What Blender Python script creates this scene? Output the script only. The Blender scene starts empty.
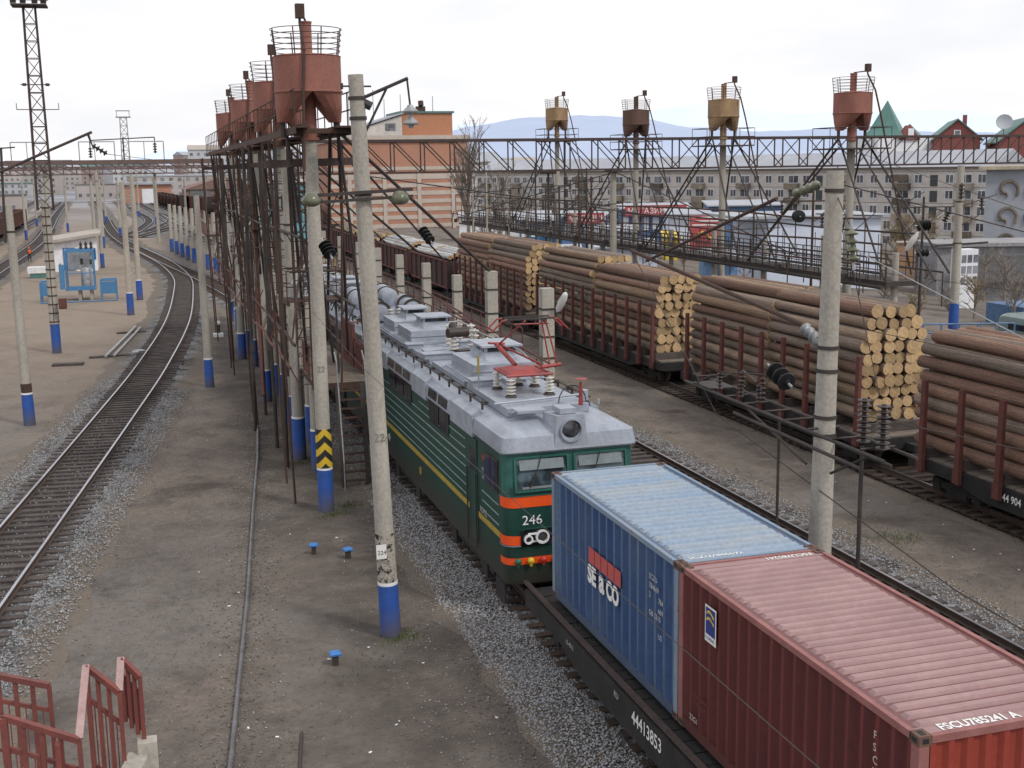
import bpy, math, random
from math import sin, cos, pi, radians as R, sqrt, atan2
from mathutils import Vector, Matrix
random.seed(11)
SC = bpy.context.scene
COL = SC.collection
V = Vector

# ------------------------------------------------------------------ camera numbers (used to turn survey angles into places)
F, YAW, PITCH, ROLL = 1206.18, .29358, .177, -.01536
CAM = V((-8.791, -22.385, 10.135))
_f = V((sin(YAW)*cos(PITCH), cos(YAW)*cos(PITCH), -sin(PITCH)))
_r0 = V((cos(YAW), -sin(YAW), 0)); _u0 = _r0.cross(_f)
_r = _r0*cos(ROLL)+_u0*sin(ROLL); _u = -_r0*sin(ROLL)+_u0*cos(ROLL)
def bearing(u, v, d):
    return CAM + (_f + _r*((u-512)/F) + _u*((384-v)/F))*d

# ------------------------------------------------------------------ mesh builder
SPLIT={'hanger','breaker','stair_post','cross_beam','head_horns','gate','bolt_plate','wall_pier','grab_rails','floodlight_bank','post','sleeper_props','support_rod','bushing','shop_windows','guard_frame','stair_stringer','stair_handrail','top_insulator','lens','lamp_rim','wheels','white_stripes','wall_vent','handrail_plate','concrete_footing','sand_pipe','antenna_arms','stairwell_louvres'}
class MB:
    def __init__(s): s.v=[]; s.f=[]; s.m=[]; s.mi=0
    def mat(s, i): s.mi=i; return s
    def add(s, vs, fs):
        n=len(s.v); s.v+=[tuple(a) for a in vs]; s.f+=[tuple(i+n for i in f) for f in fs]; s.m+=[s.mi]*len(fs); return s
    def box(s, x0,x1,y0,y1,z0,z1):
        return s.add([(x0,y0,z0),(x1,y0,z0),(x1,y1,z0),(x0,y1,z0),(x0,y0,z1),(x1,y0,z1),(x1,y1,z1),(x0,y1,z1)],
            [(3,2,1,0),(4,5,6,7),(0,1,5,4),(1,2,6,5),(2,3,7,6),(3,0,4,7)])
    def obox(s, c, sz, rz=0, rx=0, ry=0):
        M=Matrix.Translation(c)@Matrix.Rotation(rz,4,'Z')@Matrix.Rotation(ry,4,'Y')@Matrix.Rotation(rx,4,'X')
        a,b,h=sz[0]/2,sz[1]/2,sz[2]/2
        vs=[M@V(p) for p in ((-a,-b,-h),(a,-b,-h),(a,b,-h),(-a,b,-h),(-a,-b,h),(a,-b,h),(a,b,h),(-a,b,h))]
        return s.add(vs,[(3,2,1,0),(4,5,6,7),(0,1,5,4),(1,2,6,5),(2,3,7,6),(3,0,4,7)])
    def frame(s, p, q):
        d=(V(q)-V(p)).normalized(); a=V((0,0,1)) if abs(d.z)<.95 else V((1,0,0))
        x=d.cross(a).normalized(); return d,x,x.cross(d)
    def beam(s, p, q, w, h=None):
        h=h or w; p=V(p); q=V(q); d,x,y=s.frame(p,q); x=x*w/2; y=y*h/2
        vs=[p-x-y,p+x-y,p+x+y,p-x+y,q-x-y,q+x-y,q+x+y,q-x+y]
        return s.add(vs,[(3,2,1,0),(4,5,6,7),(0,1,5,4),(1,2,6,5),(2,3,7,6),(3,0,4,7)])
    def tube(s, p, q, r, n=8, r2=None, cap=True):
        r2=r if r2 is None else r2; p=V(p); q=V(q); d,x,y=s.frame(p,q)
        vs=[p+(x*cos(2*pi*k/n)+y*sin(2*pi*k/n))*r for k in range(n)]+[q+(x*cos(2*pi*k/n)+y*sin(2*pi*k/n))*r2 for k in range(n)]
        fs=[(k,(k+1)%n,n+(k+1)%n,n+k) for k in range(n)]
        if cap: fs+=[tuple(range(n-1,-1,-1)),tuple(range(n,2*n))]
        return s.add(vs,fs)
    def path(s, pts, r, n=6, closed=False):
        P=[V(p) for p in pts]; L=len(P)
        for i in range(L if closed else L-1): s.tube(P[i],P[(i+1)%L],r,n)
        return s
    def lathe(s, prof, o=(0,0,0), n=16, axis=(0,0,1), cap=True):
        o=V(o); d=V(axis).normalized(); a=V((1,0,0)) if abs(d.x)<.9 else V((0,1,0))
        x=(a-d*a.dot(d)).normalized(); y=d.cross(x); vs=[]; fs=[]
        for r,z in prof:
            vs+=[o+d*z+(x*cos(2*pi*k/n)+y*sin(2*pi*k/n))*max(r,1e-4) for k in range(n)]
        for i in range(len(prof)-1):
            fs+=[(i*n+k,i*n+(k+1)%n,(i+1)*n+(k+1)%n,(i+1)*n+k) for k in range(n)]
        if cap: fs+=[tuple(range(n-1,-1,-1)),tuple(range((len(prof)-1)*n,len(prof)*n))]
        return s.add(vs,fs)
    def loft(s, rings, cap=True):
        n=len(rings[0]); vs=[p for r in rings for p in r]; fs=[]
        for i in range(len(rings)-1):
            fs+=[(i*n+k,i*n+(k+1)%n,(i+1)*n+(k+1)%n,(i+1)*n+k) for k in range(n)]
        if cap: fs+=[tuple(range(n-1,-1,-1)),tuple(range((len(rings)-1)*n,len(rings)*n))]
        return s.add(vs,fs)
    def quad(s,*p): return s.add(p,[tuple(range(len(p)))])
    def build(s, name, mats, parent=None, smooth=None, at=None):
        if name in SPLIT and parent is not None:
            for piece in s.pieces(): last=piece._build(name,mats,parent,smooth,at)
            return last
        return s._build(name,mats,parent,smooth,at)
    def pieces(s,gap=.04):
        n=len(s.v); p=list(range(n))
        def find(a):
            while p[a]!=a: p[a]=p[p[a]]; a=p[a]
            return a
        for f in s.f:
            for i in f[1:]: p[find(f[0])]=find(i)
        comp={}
        for i in range(n): comp.setdefault(find(i),[]).append(i)
        bb=[]
        for k,vs in comp.items():
            c=[s.v[i] for i in vs]; bb.append([[min(a[j] for a in c)-gap for j in range(3)],[max(a[j] for a in c)+gap for j in range(3)],{k}])
        ch=True
        while ch:
            ch=False
            for i in range(len(bb)):
                for j in range(len(bb)-1,i,-1):
                    A,B=bb[i],bb[j]
                    if all(A[0][k]<=B[1][k] and B[0][k]<=A[1][k] for k in range(3)):
                        A[0]=[min(A[0][k],B[0][k]) for k in range(3)]; A[1]=[max(A[1][k],B[1][k]) for k in range(3)]; A[2]|=B[2]; bb.pop(j); ch=True
        out=[]
        for A in bb:
            m=MB(); mp={}
            for f,mi in zip(s.f,s.m):
                if find(f[0]) in A[2]:
                    for i in f:
                        if i not in mp: mp[i]=len(m.v); m.v.append(s.v[i])
                    m.f.append(tuple(mp[i] for i in f)); m.m.append(mi)
            out.append(m)
        return out
    def _build(s, name, mats, parent=None, smooth=None, at=None):
        me=bpy.data.meshes.new(name)
        off=V((0,0,0))
        if at is not None: off=V(at)
        elif parent is not None and parent.get('_w') is not None: off=V(parent['_w'])
        me.from_pydata([tuple(V(p)-off) for p in s.v],[],s.f)
        if not isinstance(mats,(list,tuple)): mats=[mats]
        for m in mats: me.materials.append(m)
        if len(mats)>1: me.polygons.foreach_set('material_index',s.m)
        if smooth:
            me.polygons.foreach_set('use_smooth',[True]*len(me.polygons))
            me.set_sharp_from_angle(angle=R(smooth if smooth is not True else 40))
        me.update()
        o=bpy.data.objects.new(name,me); COL.objects.link(o)
        if parent is not None:
            o.parent=parent
            if parent.get('_w') is not None: o['_w']=parent['_w']
        elif at is not None: o.location=at
        return o
def tag(o, label=None, cat=None, group=None, kind=None):
    if label: o['label']=label
    if cat: o['category']=cat
    if group: o['group']=group
    if kind: o['kind']=kind
    return o
def thing(name, label, cat, loc=(0,0,0), group=None, rz=0, world=True):
    """Empty at the base; when world is True the parts are written in world coordinates, else in local ones"""
    o=bpy.data.objects.new(name,None); COL.objects.link(o); o.location=loc; o.rotation_euler=(0,0,rz); o.empty_display_size=.3
    if world: o['_w']=tuple(float(a) for a in loc)
    return tag(o,label,cat,group)
def copy_tree(o, parent=None):
    c=o.copy(); COL.objects.link(c)
    if parent is not None: c.parent=parent
    for ch in list(o.children):
        copy_tree(ch,c)
    return c
def dup(o, loc, rz=None, label=None, scale=None, group=None):
    c=copy_tree(o); c.location=loc
    if rz is not None: c.rotation_euler=(0,0,rz)
    if scale: c.scale=scale if isinstance(scale,(tuple,list)) else (scale,)*3
    if label: c['label']=label
    if group: c['group']=group
    return c
def text(s, size, o, right, up, name, m, parent, ext=.004, sx=1, bold=0):
    cu=bpy.data.curves.new('t','FONT'); cu.body=s; cu.size=size; cu.resolution_u=3; cu.offset=bold
    ob=bpy.data.objects.new('t',cu); COL.objects.link(ob)
    dg=bpy.context.evaluated_depsgraph_get(); dg.update()
    me=ob.evaluated_get(dg).to_mesh(); o=V(o); right=V(right).normalized(); up=V(up).normalized(); nn=right.cross(up)*ext
    vs=[o+right*(v.co.x*sx)+up*v.co.y+nn for v in me.vertices]; fs=[tuple(p.vertices) for p in me.polygons]
    ob.evaluated_get(dg).to_mesh_clear(); bpy.data.objects.remove(ob)
    b=MB(); b.add(vs,fs); return b.build(name,m,parent)

# ------------------------------------------------------------------ materials
def nt(name):
    m=bpy.data.materials.new(name); m.use_nodes=True; t=m.node_tree; b=t.nodes['Principled BSDF']; return m,t,b
def mat(name, col, col2=None, rough=.75, metal=0, scale=2., amt=1., streak=1., bump=0., bscale=25., fine=.25, rand=0., rust=None, rustw=.6, spec=.4, dirt=None, stretch=None):
    m,t,b=nt(name); N=t.nodes; L=t.links
    tc=N.new('ShaderNodeTexCoord'); mp=N.new('ShaderNodeMapping'); L.new(tc.outputs['Object'],mp.inputs[0])
    mp.inputs['Scale'].default_value=stretch or (1,1,streak)
    n=N.new('ShaderNodeTexNoise'); n.inputs['Scale'].default_value=scale; n.inputs['Detail'].default_value=6; n.inputs['Roughness'].default_value=.65
    L.new(mp.outputs[0],n.inputs['Vector'])
    r=N.new('ShaderNodeValToRGB'); r.color_ramp.elements[0].position=.35; r.color_ramp.elements[1].position=.68; L.new(n.outputs['Fac'],r.inputs[0])
    mx=N.new('ShaderNodeMix'); mx.data_type='RGBA'; c2=col2 or tuple(c*.72 for c in col)
    mm=N.new('ShaderNodeMath'); mm.operation='MULTIPLY'; mm.inputs[1].default_value=amt; L.new(r.outputs[0],mm.inputs[0])
    L.new(mm.outputs[0],mx.inputs['Factor']); mx.inputs['A'].default_value=(*col,1); mx.inputs['B'].default_value=(*c2,1)
    out=mx.outputs['Result']
    n2=N.new('ShaderNodeTexNoise'); n2.inputs['Scale'].default_value=scale*11; n2.inputs['Detail'].default_value=3; L.new(tc.outputs['Object'],n2.inputs['Vector'])
    hs=N.new('ShaderNodeHueSaturation'); L.new(out,hs.inputs['Color'])
    mr=N.new('ShaderNodeMapRange'); mr.inputs[1].default_value=.25; mr.inputs[2].default_value=.75; mr.inputs[3].default_value=1-fine; mr.inputs[4].default_value=1+fine
    L.new(n2.outputs['Fac'],mr.inputs[0]); val=mr.outputs[0]
    if rand:
        oi=N.new('ShaderNodeObjectInfo'); m2=N.new('ShaderNodeMapRange'); m2.inputs[3].default_value=1-rand; m2.inputs[4].default_value=1+rand
        L.new(oi.outputs['Random'],m2.inputs[0]); mu=N.new('ShaderNodeMath'); mu.operation='MULTIPLY'; L.new(val,mu.inputs[0]); L.new(m2.outputs[0],mu.inputs[1]); val=mu.outputs[0]
    L.new(val,hs.inputs['Value']); out=hs.outputs[0]
    if rust:
        n3=N.new('ShaderNodeTexNoise'); n3.inputs['Scale'].default_value=scale*2.3; n3.inputs['Detail'].default_value=8; n3.inputs['Roughness'].default_value=.75; L.new(mp.outputs[0],n3.inputs['Vector'])
        r3=N.new('ShaderNodeValToRGB'); r3.color_ramp.elements[0].position=rustw; r3.color_ramp.elements[1].position=rustw+.06; L.new(n3.outputs['Fac'],r3.inputs[0])
        m3=N.new('ShaderNodeMix'); m3.data_type='RGBA'; L.new(r3.outputs[0],m3.inputs['Factor']); L.new(out,m3.inputs['A']); m3.inputs['B'].default_value=(*rust,1); out=m3.outputs['Result']
    if dirt:
        z0,z1,dc,da=dirt; sp=N.new('ShaderNodeSeparateXYZ'); L.new(tc.outputs['Object'],sp.inputs[0])
        dn=N.new('ShaderNodeTexNoise'); dn.inputs['Scale'].default_value=3.2; dn.inputs['Detail'].default_value=9; dn.inputs['Roughness'].default_value=.7; dm=N.new('ShaderNodeMapping'); dm.inputs['Scale'].default_value=(1,1,.22); L.new(tc.outputs['Object'],dm.inputs[0]); L.new(dm.outputs[0],dn.inputs['Vector'])
        mz=N.new('ShaderNodeMapRange'); mz.inputs[1].default_value=z1; mz.inputs[2].default_value=z0; mz.inputs[3].default_value=-.35; mz.inputs[4].default_value=.75; L.new(sp.outputs['Z'],mz.inputs[0])
        sm=N.new('ShaderNodeMath'); sm.operation='ADD'; L.new(mz.outputs[0],sm.inputs[0]); L.new(dn.outputs['Fac'],sm.inputs[1])
        rr=N.new('ShaderNodeMapRange'); rr.inputs[1].default_value=.35; rr.inputs[2].default_value=1.15; rr.inputs[4].default_value=da; L.new(sm.outputs[0],rr.inputs[0])
        xd=N.new('ShaderNodeMix'); xd.data_type='RGBA'; L.new(rr.outputs[0],xd.inputs['Factor']); L.new(out,xd.inputs['A']); xd.inputs['B'].default_value=(*dc,1); out=xd.outputs['Result']
    L.new(out,b.inputs['Base Color']); b.inputs['Roughness'].default_value=rough; b.inputs['Metallic'].default_value=metal
    b.inputs['Specular IOR Level'].default_value=spec
    if bump:
        bn=N.new('ShaderNodeTexNoise'); bn.inputs['Scale'].default_value=bscale; bn.inputs['Detail'].default_value=4; L.new(mp.outputs[0],bn.inputs['Vector'])
        bp=N.new('ShaderNodeBump'); bp.inputs['Strength'].default_value=bump; bp.inputs['Distance'].default_value=.03; L.new(bn.outputs['Fac'],bp.inputs['Height']); L.new(bp.outputs[0],b.inputs['Normal'])
    return m
M={}
M['concrete']=mat('aged concrete',(.40,.375,.33),(.29,.27,.235),rough=.9,scale=1.3,streak=.25,bump=.3,fine=.18,rust=(.2,.17,.13),rustw=.68)
M['concrete2']=mat('warm concrete',(.44,.39,.33),(.30,.27,.23),rough=.9,scale=1.1,streak=.3,bump=.3,fine=.2)
M['peel']=mat('peeling concrete paint',(.42,.39,.34),(.33,.3,.26),rough=.9,scale=2.2,rust=(.025,.02,.018),rustw=.5,bump=.4)
M['blue']=mat('blue base paint',(.028,.095,.38),(.025,.075,.28),rough=.6,scale=3,fine=.15,rust=(.12,.12,.13),rustw=.66,dirt=(0,.9,(.10,.085,.07),.75))
M['white']=mat('white paint',(.84,.84,.86),(.68,.68,.68),rough=.6,scale=2,fine=.08)
M['signw']=mat('sign white',(.8,.8,.78),(.7,.7,.68),rough=.5,scale=3,fine=.03)
M['dark']=mat('dark steel',(.035,.032,.032),(.06,.045,.038),rough=.7,scale=3)
M['black']=mat('black frame paint',(.014,.014,.016),(.03,.027,.025),rough=.75,scale=1.5)
M['rusty']=mat('rusty steel',(.085,.045,.032),(.05,.035,.03),rough=.85,scale=3,fine=.3)
M['redbrown']=mat('red oxide paint',(.14,.052,.042),(.10,.042,.036),rough=.75,scale=2,fine=.2,rust=(.06,.035,.028),rustw=.64)
M['rail_paint']=mat('stair railing paint',(.20,.058,.048),(.13,.045,.04),rough=.6,scale=4,fine=.15,rust=(.1,.04,.03),rustw=.68)
M['railtop']=mat('faded stair railing paint',(.40,.28,.27),(.3,.19,.18),rough=.6,scale=4,fine=.1)
M['stencil']=mat('worn stencil paint',(.13,.125,.12),(.22,.21,.19),rough=.8,scale=14)
M['trussm']=mat('brown lattice steel',(.075,.05,.045),(.045,.035,.035),rough=.8,scale=2)
M['galv']=mat('galvanised steel',(.38,.39,.40),(.25,.26,.27),rough=.5,metal=.4,scale=4)
M['silo_red']=mat('silo red oxide',(.30,.125,.095),(.21,.09,.07),rough=.75,scale=1.2,streak=.35,fine=.12,rust=(.1,.05,.04),rustw=.66)
M['silo_ochre']=mat('silo faded ochre',(.36,.24,.13),(.22,.14,.085),rough=.8,scale=1.2,streak=.3,fine=.12,rust=(.08,.05,.035),rustw=.62)
M['silo_brown']=mat('silo dark brown',(.13,.075,.055),(.09,.055,.045),rough=.8,scale=1.2,streak=.3,fine=.15)
M['pipe']=mat('worn steel pipe',(.17,.17,.185),(.10,.09,.085),rough=.5,metal=.3,scale=3)
M['capblue']=mat('faded blue cap paint',(.05,.20,.52),(.04,.16,.42),rough=.6,scale=6)
M['glaze']=mat('glazed porcelain brown',(.03,.022,.02),(.05,.035,.03),rough=.5,scale=5,fine=.1)
M['glass_ins']=mat('greenish glass insulator',(.085,.095,.06),(.17,.175,.12),rough=.25,scale=5,fine=.1)
M['porc']=mat('white porcelain',(.62,.60,.55),(.45,.43,.4),rough=.35,scale=6,fine=.1)
M['blackrub']=mat('black rubber insulator',(.012,.012,.013),rough=.45,scale=5)
M['green']=mat('locomotive green',(.012,.060,.045),(.010,.042,.036),rough=.45,scale=.8,streak=.4,fine=.14,rust=(.022,.075,.068),rustw=.6,spec=.45,dirt=(.8,2.0,(.05,.042,.033),.85))
M['cabgreen']=mat('weathered cab green',(.022,.095,.078),(.04,.155,.13),rough=.45,scale=2.2,fine=.15)
M['orange']=mat('warning orange',(.86,.10,.015),(.78,.085,.015),rough=.45,scale=3,fine=.06)
M['yellow']=mat('side stripe yellow',(.42,.30,.04),(.30,.22,.05),rough=.5,scale=2)
M['lgrey']=mat('locomotive roof grey',(.345,.38,.44),(.245,.27,.32),rough=.45,metal=.1,scale=1.6,fine=.1,rust=(.15,.15,.16),rustw=.66,stretch=(1.6,.5,1))
M['lgrey2']=mat('locomotive hatch grey',(.37,.405,.465),(.25,.275,.32),rough=.5,metal=.1,scale=2.4,fine=.1,rust=(.16,.155,.16),rustw=.65)
M['ribs']=mat('faded rib trim',(.30,.41,.38),(.18,.28,.26),rough=.5,scale=3)
M['pred']=mat('pantograph red',(.33,.045,.042),(.18,.035,.03),rough=.5,scale=4,fine=.1)
M['b_side']=mat('container blue sides',(.055,.115,.235),(.11,.165,.25),rough=.55,scale=1.3,streak=.22,fine=.16,rust=(.085,.07,.065),rustw=.64,dirt=(0,.9,(.05,.05,.06),.6))
M['b_side_shade']=mat('container blue groove shade',(.025,.062,.17),(.06,.10,.185),rough=.6,scale=.9,streak=.35,fine=.14)  # shade and grime between the crests painted as a darker blue
M['r_side_shade']=mat('container red groove shade',(.10,.022,.022),(.085,.022,.022),rough=.6,scale=.8,streak=.4,fine=.1)  # recess shade of the red corrugation put into a darker colour
M['b_roof_shade']=mat('blue roof gutter shade',(.085,.125,.20),(.12,.14,.18),rough=.7,scale=1.5,fine=.15)  # shade between the roof ribs painted in as darker blue
M['r_roof_shade']=mat('red roof gutter shade',(.19,.09,.09),(.15,.07,.07),rough=.7,scale=1.5,fine=.12)  # shade between the roof ribs painted in as darker red
M['b_roof']=mat('container faded blue roof',(.215,.30,.415),(.31,.345,.375),rough=.65,scale=1.1,fine=.14,rust=(.33,.30,.26),rustw=.6,stretch=(.22,1.3,1))
M['b_rail']=mat('container blue top rail',(.16,.24,.35),(.22,.25,.28),rough=.6,scale=3,fine=.15,rust=(.16,.10,.08),rustw=.6)
M['r_side']=mat('container red sides',(.15,.034,.032),(.10,.026,.026),rough=.5,scale=1.3,streak=.22,fine=.14,rust=(.075,.035,.03),rustw=.66,dirt=(0,.8,(.06,.035,.03),.6))
M['r_end']=mat('container red end',(.30,.05,.03),(.22,.04,.03),rough=.5,scale=.8,streak=.4,fine=.1)
M['r_rail']=mat('container faded red rail',(.30,.13,.12),(.22,.09,.085),rough=.6,scale=3,fine=.12)
M['r_roof']=mat('container faded red roof',(.355,.225,.225),(.27,.165,.165),rough=.6,scale=1,fine=.07,rust=(.30,.15,.14),rustw=.66)
M['rust']=mat('casting rust',(.16,.09,.065),(.09,.06,.05),rough=.85,scale=8,fine=.3)
M['logo_red']=mat('logo red',(.50,.09,.08),(.4,.09,.09),rough=.5,scale=3)
M['logo_blue']=mat('logo navy',(.03,.05,.25),rough=.5)
M['logo_yel']=mat('logo yellow',(.65,.5,.1),rough=.5)
M['wood']=mat('weathered deck boards',(.20,.16,.13),(.13,.11,.095),rough=.9,scale=4,bump=.4)
M['sleeper']=mat('creosoted sleeper timber',(.052,.043,.041),(.105,.087,.079),rough=.95,scale=1.7,fine=.35,bump=.5)
M['sleeper_d']=mat('oily dark sleeper timber',(.05,.036,.03),(.08,.055,.042),rough=.95,scale=1.7,fine=.35,bump=.5)
M['railside']=mat('rail rust',(.09,.06,.045),(.06,.045,.04),rough=.8,scale=2)
M['railhead']=mat('polished rail head',(.50,.50,.55),(.38,.38,.41),rough=.28,metal=.85,scale=2,fine=.05)
M['brick']=mat('orange plaster wall',(.42,.215,.145),(.36,.19,.135),rough=.9,scale=.15,fine=.08)
M['band']=mat('pale wall band',(.50,.44,.385),(.42,.36,.32),rough=.9,scale=.2,fine=.1)
M['pent']=mat('orange penthouse wall',(.43,.20,.115),(.38,.18,.11),rough=.9,scale=.2,fine=.05)
M['apt']=mat('apartment grey panel',(.56,.53,.50),(.40,.38,.365),rough=.9,scale=.22,fine=.12,rust=(.33,.31,.30),rustw=.66)
M['apt2']=mat('apartment end panel',(.30,.32,.36),(.25,.27,.31),rough=.9,scale=.1,fine=.08)
M['roof_l']=mat('light metal roof',(.38,.40,.44),(.29,.31,.35),rough=.6,scale=.1,fine=.06)
M['roof_g']=mat('green metal roof',(.075,.17,.155),(.10,.21,.19),rough=.55,scale=.3,fine=.06)
M['win']=mat('window pane dark',(.045,.052,.065),(.24,.25,.27),rough=.2,scale=.55,fine=.2,rand=.5)
M['winf']=mat('window frame white',(.74,.76,.80),(.62,.64,.68),rough=.6,scale=.5,fine=.04)
M['balc']=mat('balcony panel',(.17,.15,.135),(.26,.22,.16),rough=.85,scale=.2,rand=.6)
M['dkstrip']=mat('stairwell louvre',(.06,.07,.075),rough=.7,scale=.5)
M['wwall']=mat('white warehouse wall',(.62,.68,.80),(.55,.61,.72),rough=.7,scale=.12,fine=.04)
M['bluek']=mat('kiosk blue',(.085,.17,.34),(.14,.25,.40),rough=.6,scale=.5,rand=.2)
M['redsign']=mat('sign red',(.42,.07,.08),(.36,.08,.09),rough=.5,scale=.5)
M['cyan']=mat('booth light blue',(.07,.22,.42),(.07,.18,.33),rough=.5,scale=3,fine=.08)
M['door']=mat('door blue',(.03,.12,.34),rough=.5)
M['turq']=mat('turquoise panel wall',(.14,.33,.37),(.11,.27,.32),rough=.6,scale=.2)
M['slate']=mat('grey roofing felt',(.42,.38,.34),(.33,.30,.27),rough=.9,scale=.8)
M['wagonbrown']=mat('wagon brown',(.115,.05,.038),(.08,.04,.033),rough=.8,scale=.6,streak=.4)
M['wagondark']=mat('dark wagon',(.05,.035,.032),(.035,.028,.027),rough=.85,scale=.6)
M['stake']=mat('wagon stake red',(.14,.045,.038),(.09,.035,.03),rough=.8,scale=3,fine=.2)
M['bark0']=mat('pine bark grey',(.25,.195,.155),(.125,.095,.076),rough=.95,scale=5,fine=.45,bump=.9,bscale=14,rand=.3,rust=(.30,.17,.09),rustw=.66,stretch=(2,.9,2))
M['bark1']=mat('pine bark orange',(.33,.22,.145),(.19,.13,.092),rough=.95,scale=5,fine=.45,bump=.9,bscale=14,rand=.3,rust=(.40,.26,.14),rustw=.64,stretch=(2,.9,2))
M['bark2']=mat('pine bark red',(.27,.16,.115),(.14,.088,.068),rough=.95,scale=5,fine=.45,bump=.9,bscale=14,rand=.3,rust=(.36,.24,.16),rustw=.66,stretch=(2,.9,2))
M['bark3']=mat('stripped pine',(.29,.21,.15),(.17,.125,.10),rough=.9,scale=1.4,fine=.3,bump=.4,rand=.2)
M['birch']=mat('birch bark',(.50,.50,.50),(.28,.27,.26),rough=.85,scale=2.5,fine=.4,rand=.2,rust=(.08,.07,.06),rustw=.6)
M['cut']=mat('fresh cut wood',(.52,.37,.20),(.33,.22,.12),rough=.85,scale=4.5,fine=.3,rand=.3)
M['twig']=mat('bare twigs',(.24,.205,.18),(.17,.145,.125),rough=.95,scale=1)
M['twig2']=mat('ochre twigs',(.26,.20,.12),(.18,.14,.09),rough=.95,scale=1)
M['trunkp']=mat('poplar bark',(.32,.29,.25),(.2,.18,.15),rough=.9,scale=1)
M['vest']=mat('orange vest',(.8,.13,.03),rough=.8)
M['cloth']=mat('dark work clothes',(.03,.035,.05),rough=.9)
M['skin']=mat('skin',(.45,.27,.2),rough=.6)
M['asph']=mat('flat roof felt',(.12,.12,.125),(.17,.17,.17),rough=.9,scale=.4)
M['hill1']=None
def glassmat(name,col,rough=.08):
    m,t,b=nt(name); b.inputs['Base Color'].default_value=(*col,1); b.inputs['Roughness'].default_value=rough; b.inputs['Specular IOR Level'].default_value=.8
    n=t.nodes.new('ShaderNodeTexNoise'); n.inputs['Scale'].default_value=2.5; c=t.nodes.new('ShaderNodeTexCoord'); t.links.new(c.outputs['Object'],n.inputs['Vector'])
    r=t.nodes.new('ShaderNodeValToRGB'); r.color_ramp.elements[0].position=.45; r.color_ramp.elements[1].position=.6
    r.color_ramp.elements[0].color=(*[c_*.6 for c_ in col],1); r.color_ramp.elements[1].color=(*[min(1,c_*2.2) for c_ in col],1); t.links.new(n.outputs['Fac'],r.inputs[0]); t.links.new(r.outputs[0],b.inputs['Base Color'])
    return m
M['glass']=glassmat('dark cab glass',(.05,.07,.08)); M['glassd']=glassmat('very dark side glass',(.012,.014,.018),.15)
M['lens']=glassmat('headlamp lens',(.03,.03,.035),.1)
def plain(name,c,rough=.5):
    m,t,b=nt(name); n=t.nodes.new('ShaderNodeTexNoise'); n.inputs['Scale'].default_value=8
    x=t.nodes.new('ShaderNodeMix'); x.data_type='RGBA'; x.inputs['A'].default_value=(*c,1); x.inputs['B'].default_value=(*[a*.8 for a in c],1)
    t.links.new(n.outputs['Fac'],x.inputs['Factor']); t.links.new(x.outputs['Result'],b.inputs['Base Color']); b.inputs['Roughness'].default_value=rough; return m
M['lamp_y']=plain('yellow hose cap',(.7,.5,.03)); M['lamp_b']=plain('blue hose cap',(.04,.12,.6)); M['lamp_r']=plain('red hose cap',(.55,.03,.02)); M['lamp_g']=plain('green hose cap',(.02,.12,.07))
def hill(name,col,em):  # air haze painted in through pale colour and a little emission
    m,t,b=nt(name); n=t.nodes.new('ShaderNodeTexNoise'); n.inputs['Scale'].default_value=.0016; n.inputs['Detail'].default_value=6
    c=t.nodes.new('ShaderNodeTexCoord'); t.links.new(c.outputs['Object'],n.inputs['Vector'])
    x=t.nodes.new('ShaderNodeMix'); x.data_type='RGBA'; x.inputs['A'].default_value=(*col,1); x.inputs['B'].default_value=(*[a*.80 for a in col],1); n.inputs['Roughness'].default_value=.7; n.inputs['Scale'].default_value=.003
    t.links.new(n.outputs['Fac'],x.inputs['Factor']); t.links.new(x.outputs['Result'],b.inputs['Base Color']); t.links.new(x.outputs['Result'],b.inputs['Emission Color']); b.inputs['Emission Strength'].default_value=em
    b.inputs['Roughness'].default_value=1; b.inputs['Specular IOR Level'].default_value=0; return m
# barber stripes for the marked column
def chevron():
    m,t,b=nt('yellow and black chevrons'); N=t.nodes; L=t.links
    tc=N.new('ShaderNodeTexCoord'); sp=N.new('ShaderNodeSeparateXYZ'); L.new(tc.outputs['Object'],sp.inputs[0])
    ab=N.new('ShaderNodeMath'); ab.operation='ABSOLUTE'; L.new(sp.outputs['X'],ab.inputs[0])
    m1=N.new('ShaderNodeMath'); m1.operation='MULTIPLY_ADD'; m1.inputs[1].default_value=1.1; L.new(ab.outputs[0],m1.inputs[0]); L.new(sp.outputs['Z'],m1.inputs[2])
    m2=N.new('ShaderNodeMath'); m2.operation='MULTIPLY'; m2.inputs[1].default_value=2.3; L.new(m1.outputs[0],m2.inputs[0])
    fr=N.new('ShaderNodeMath'); fr.operation='FRACT'; L.new(m2.outputs[0],fr.inputs[0])
    g=N.new('ShaderNodeMath'); g.operation='GREATER_THAN'; g.inputs[1].default_value=.5; L.new(fr.outputs[0],g.inputs[0])
    x=N.new('ShaderNodeMix'); x.data_type='RGBA'; x.inputs['A'].default_value=(.02,.02,.02,1); x.inputs['B'].default_value=(.62,.42,.03,1); L.new(g.outputs[0],x.inputs['Factor'])
    L.new(x.outputs['Result'],b.inputs['Base Color']); b.inputs['Roughness'].default_value=.6; return m
M['chev']=chevron(); M['haze_br']=mat('distant brown steel',(.15,.105,.095),(.11,.08,.075),rough=.85,scale=1)  # distance haze put into the colour of the far steel
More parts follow.
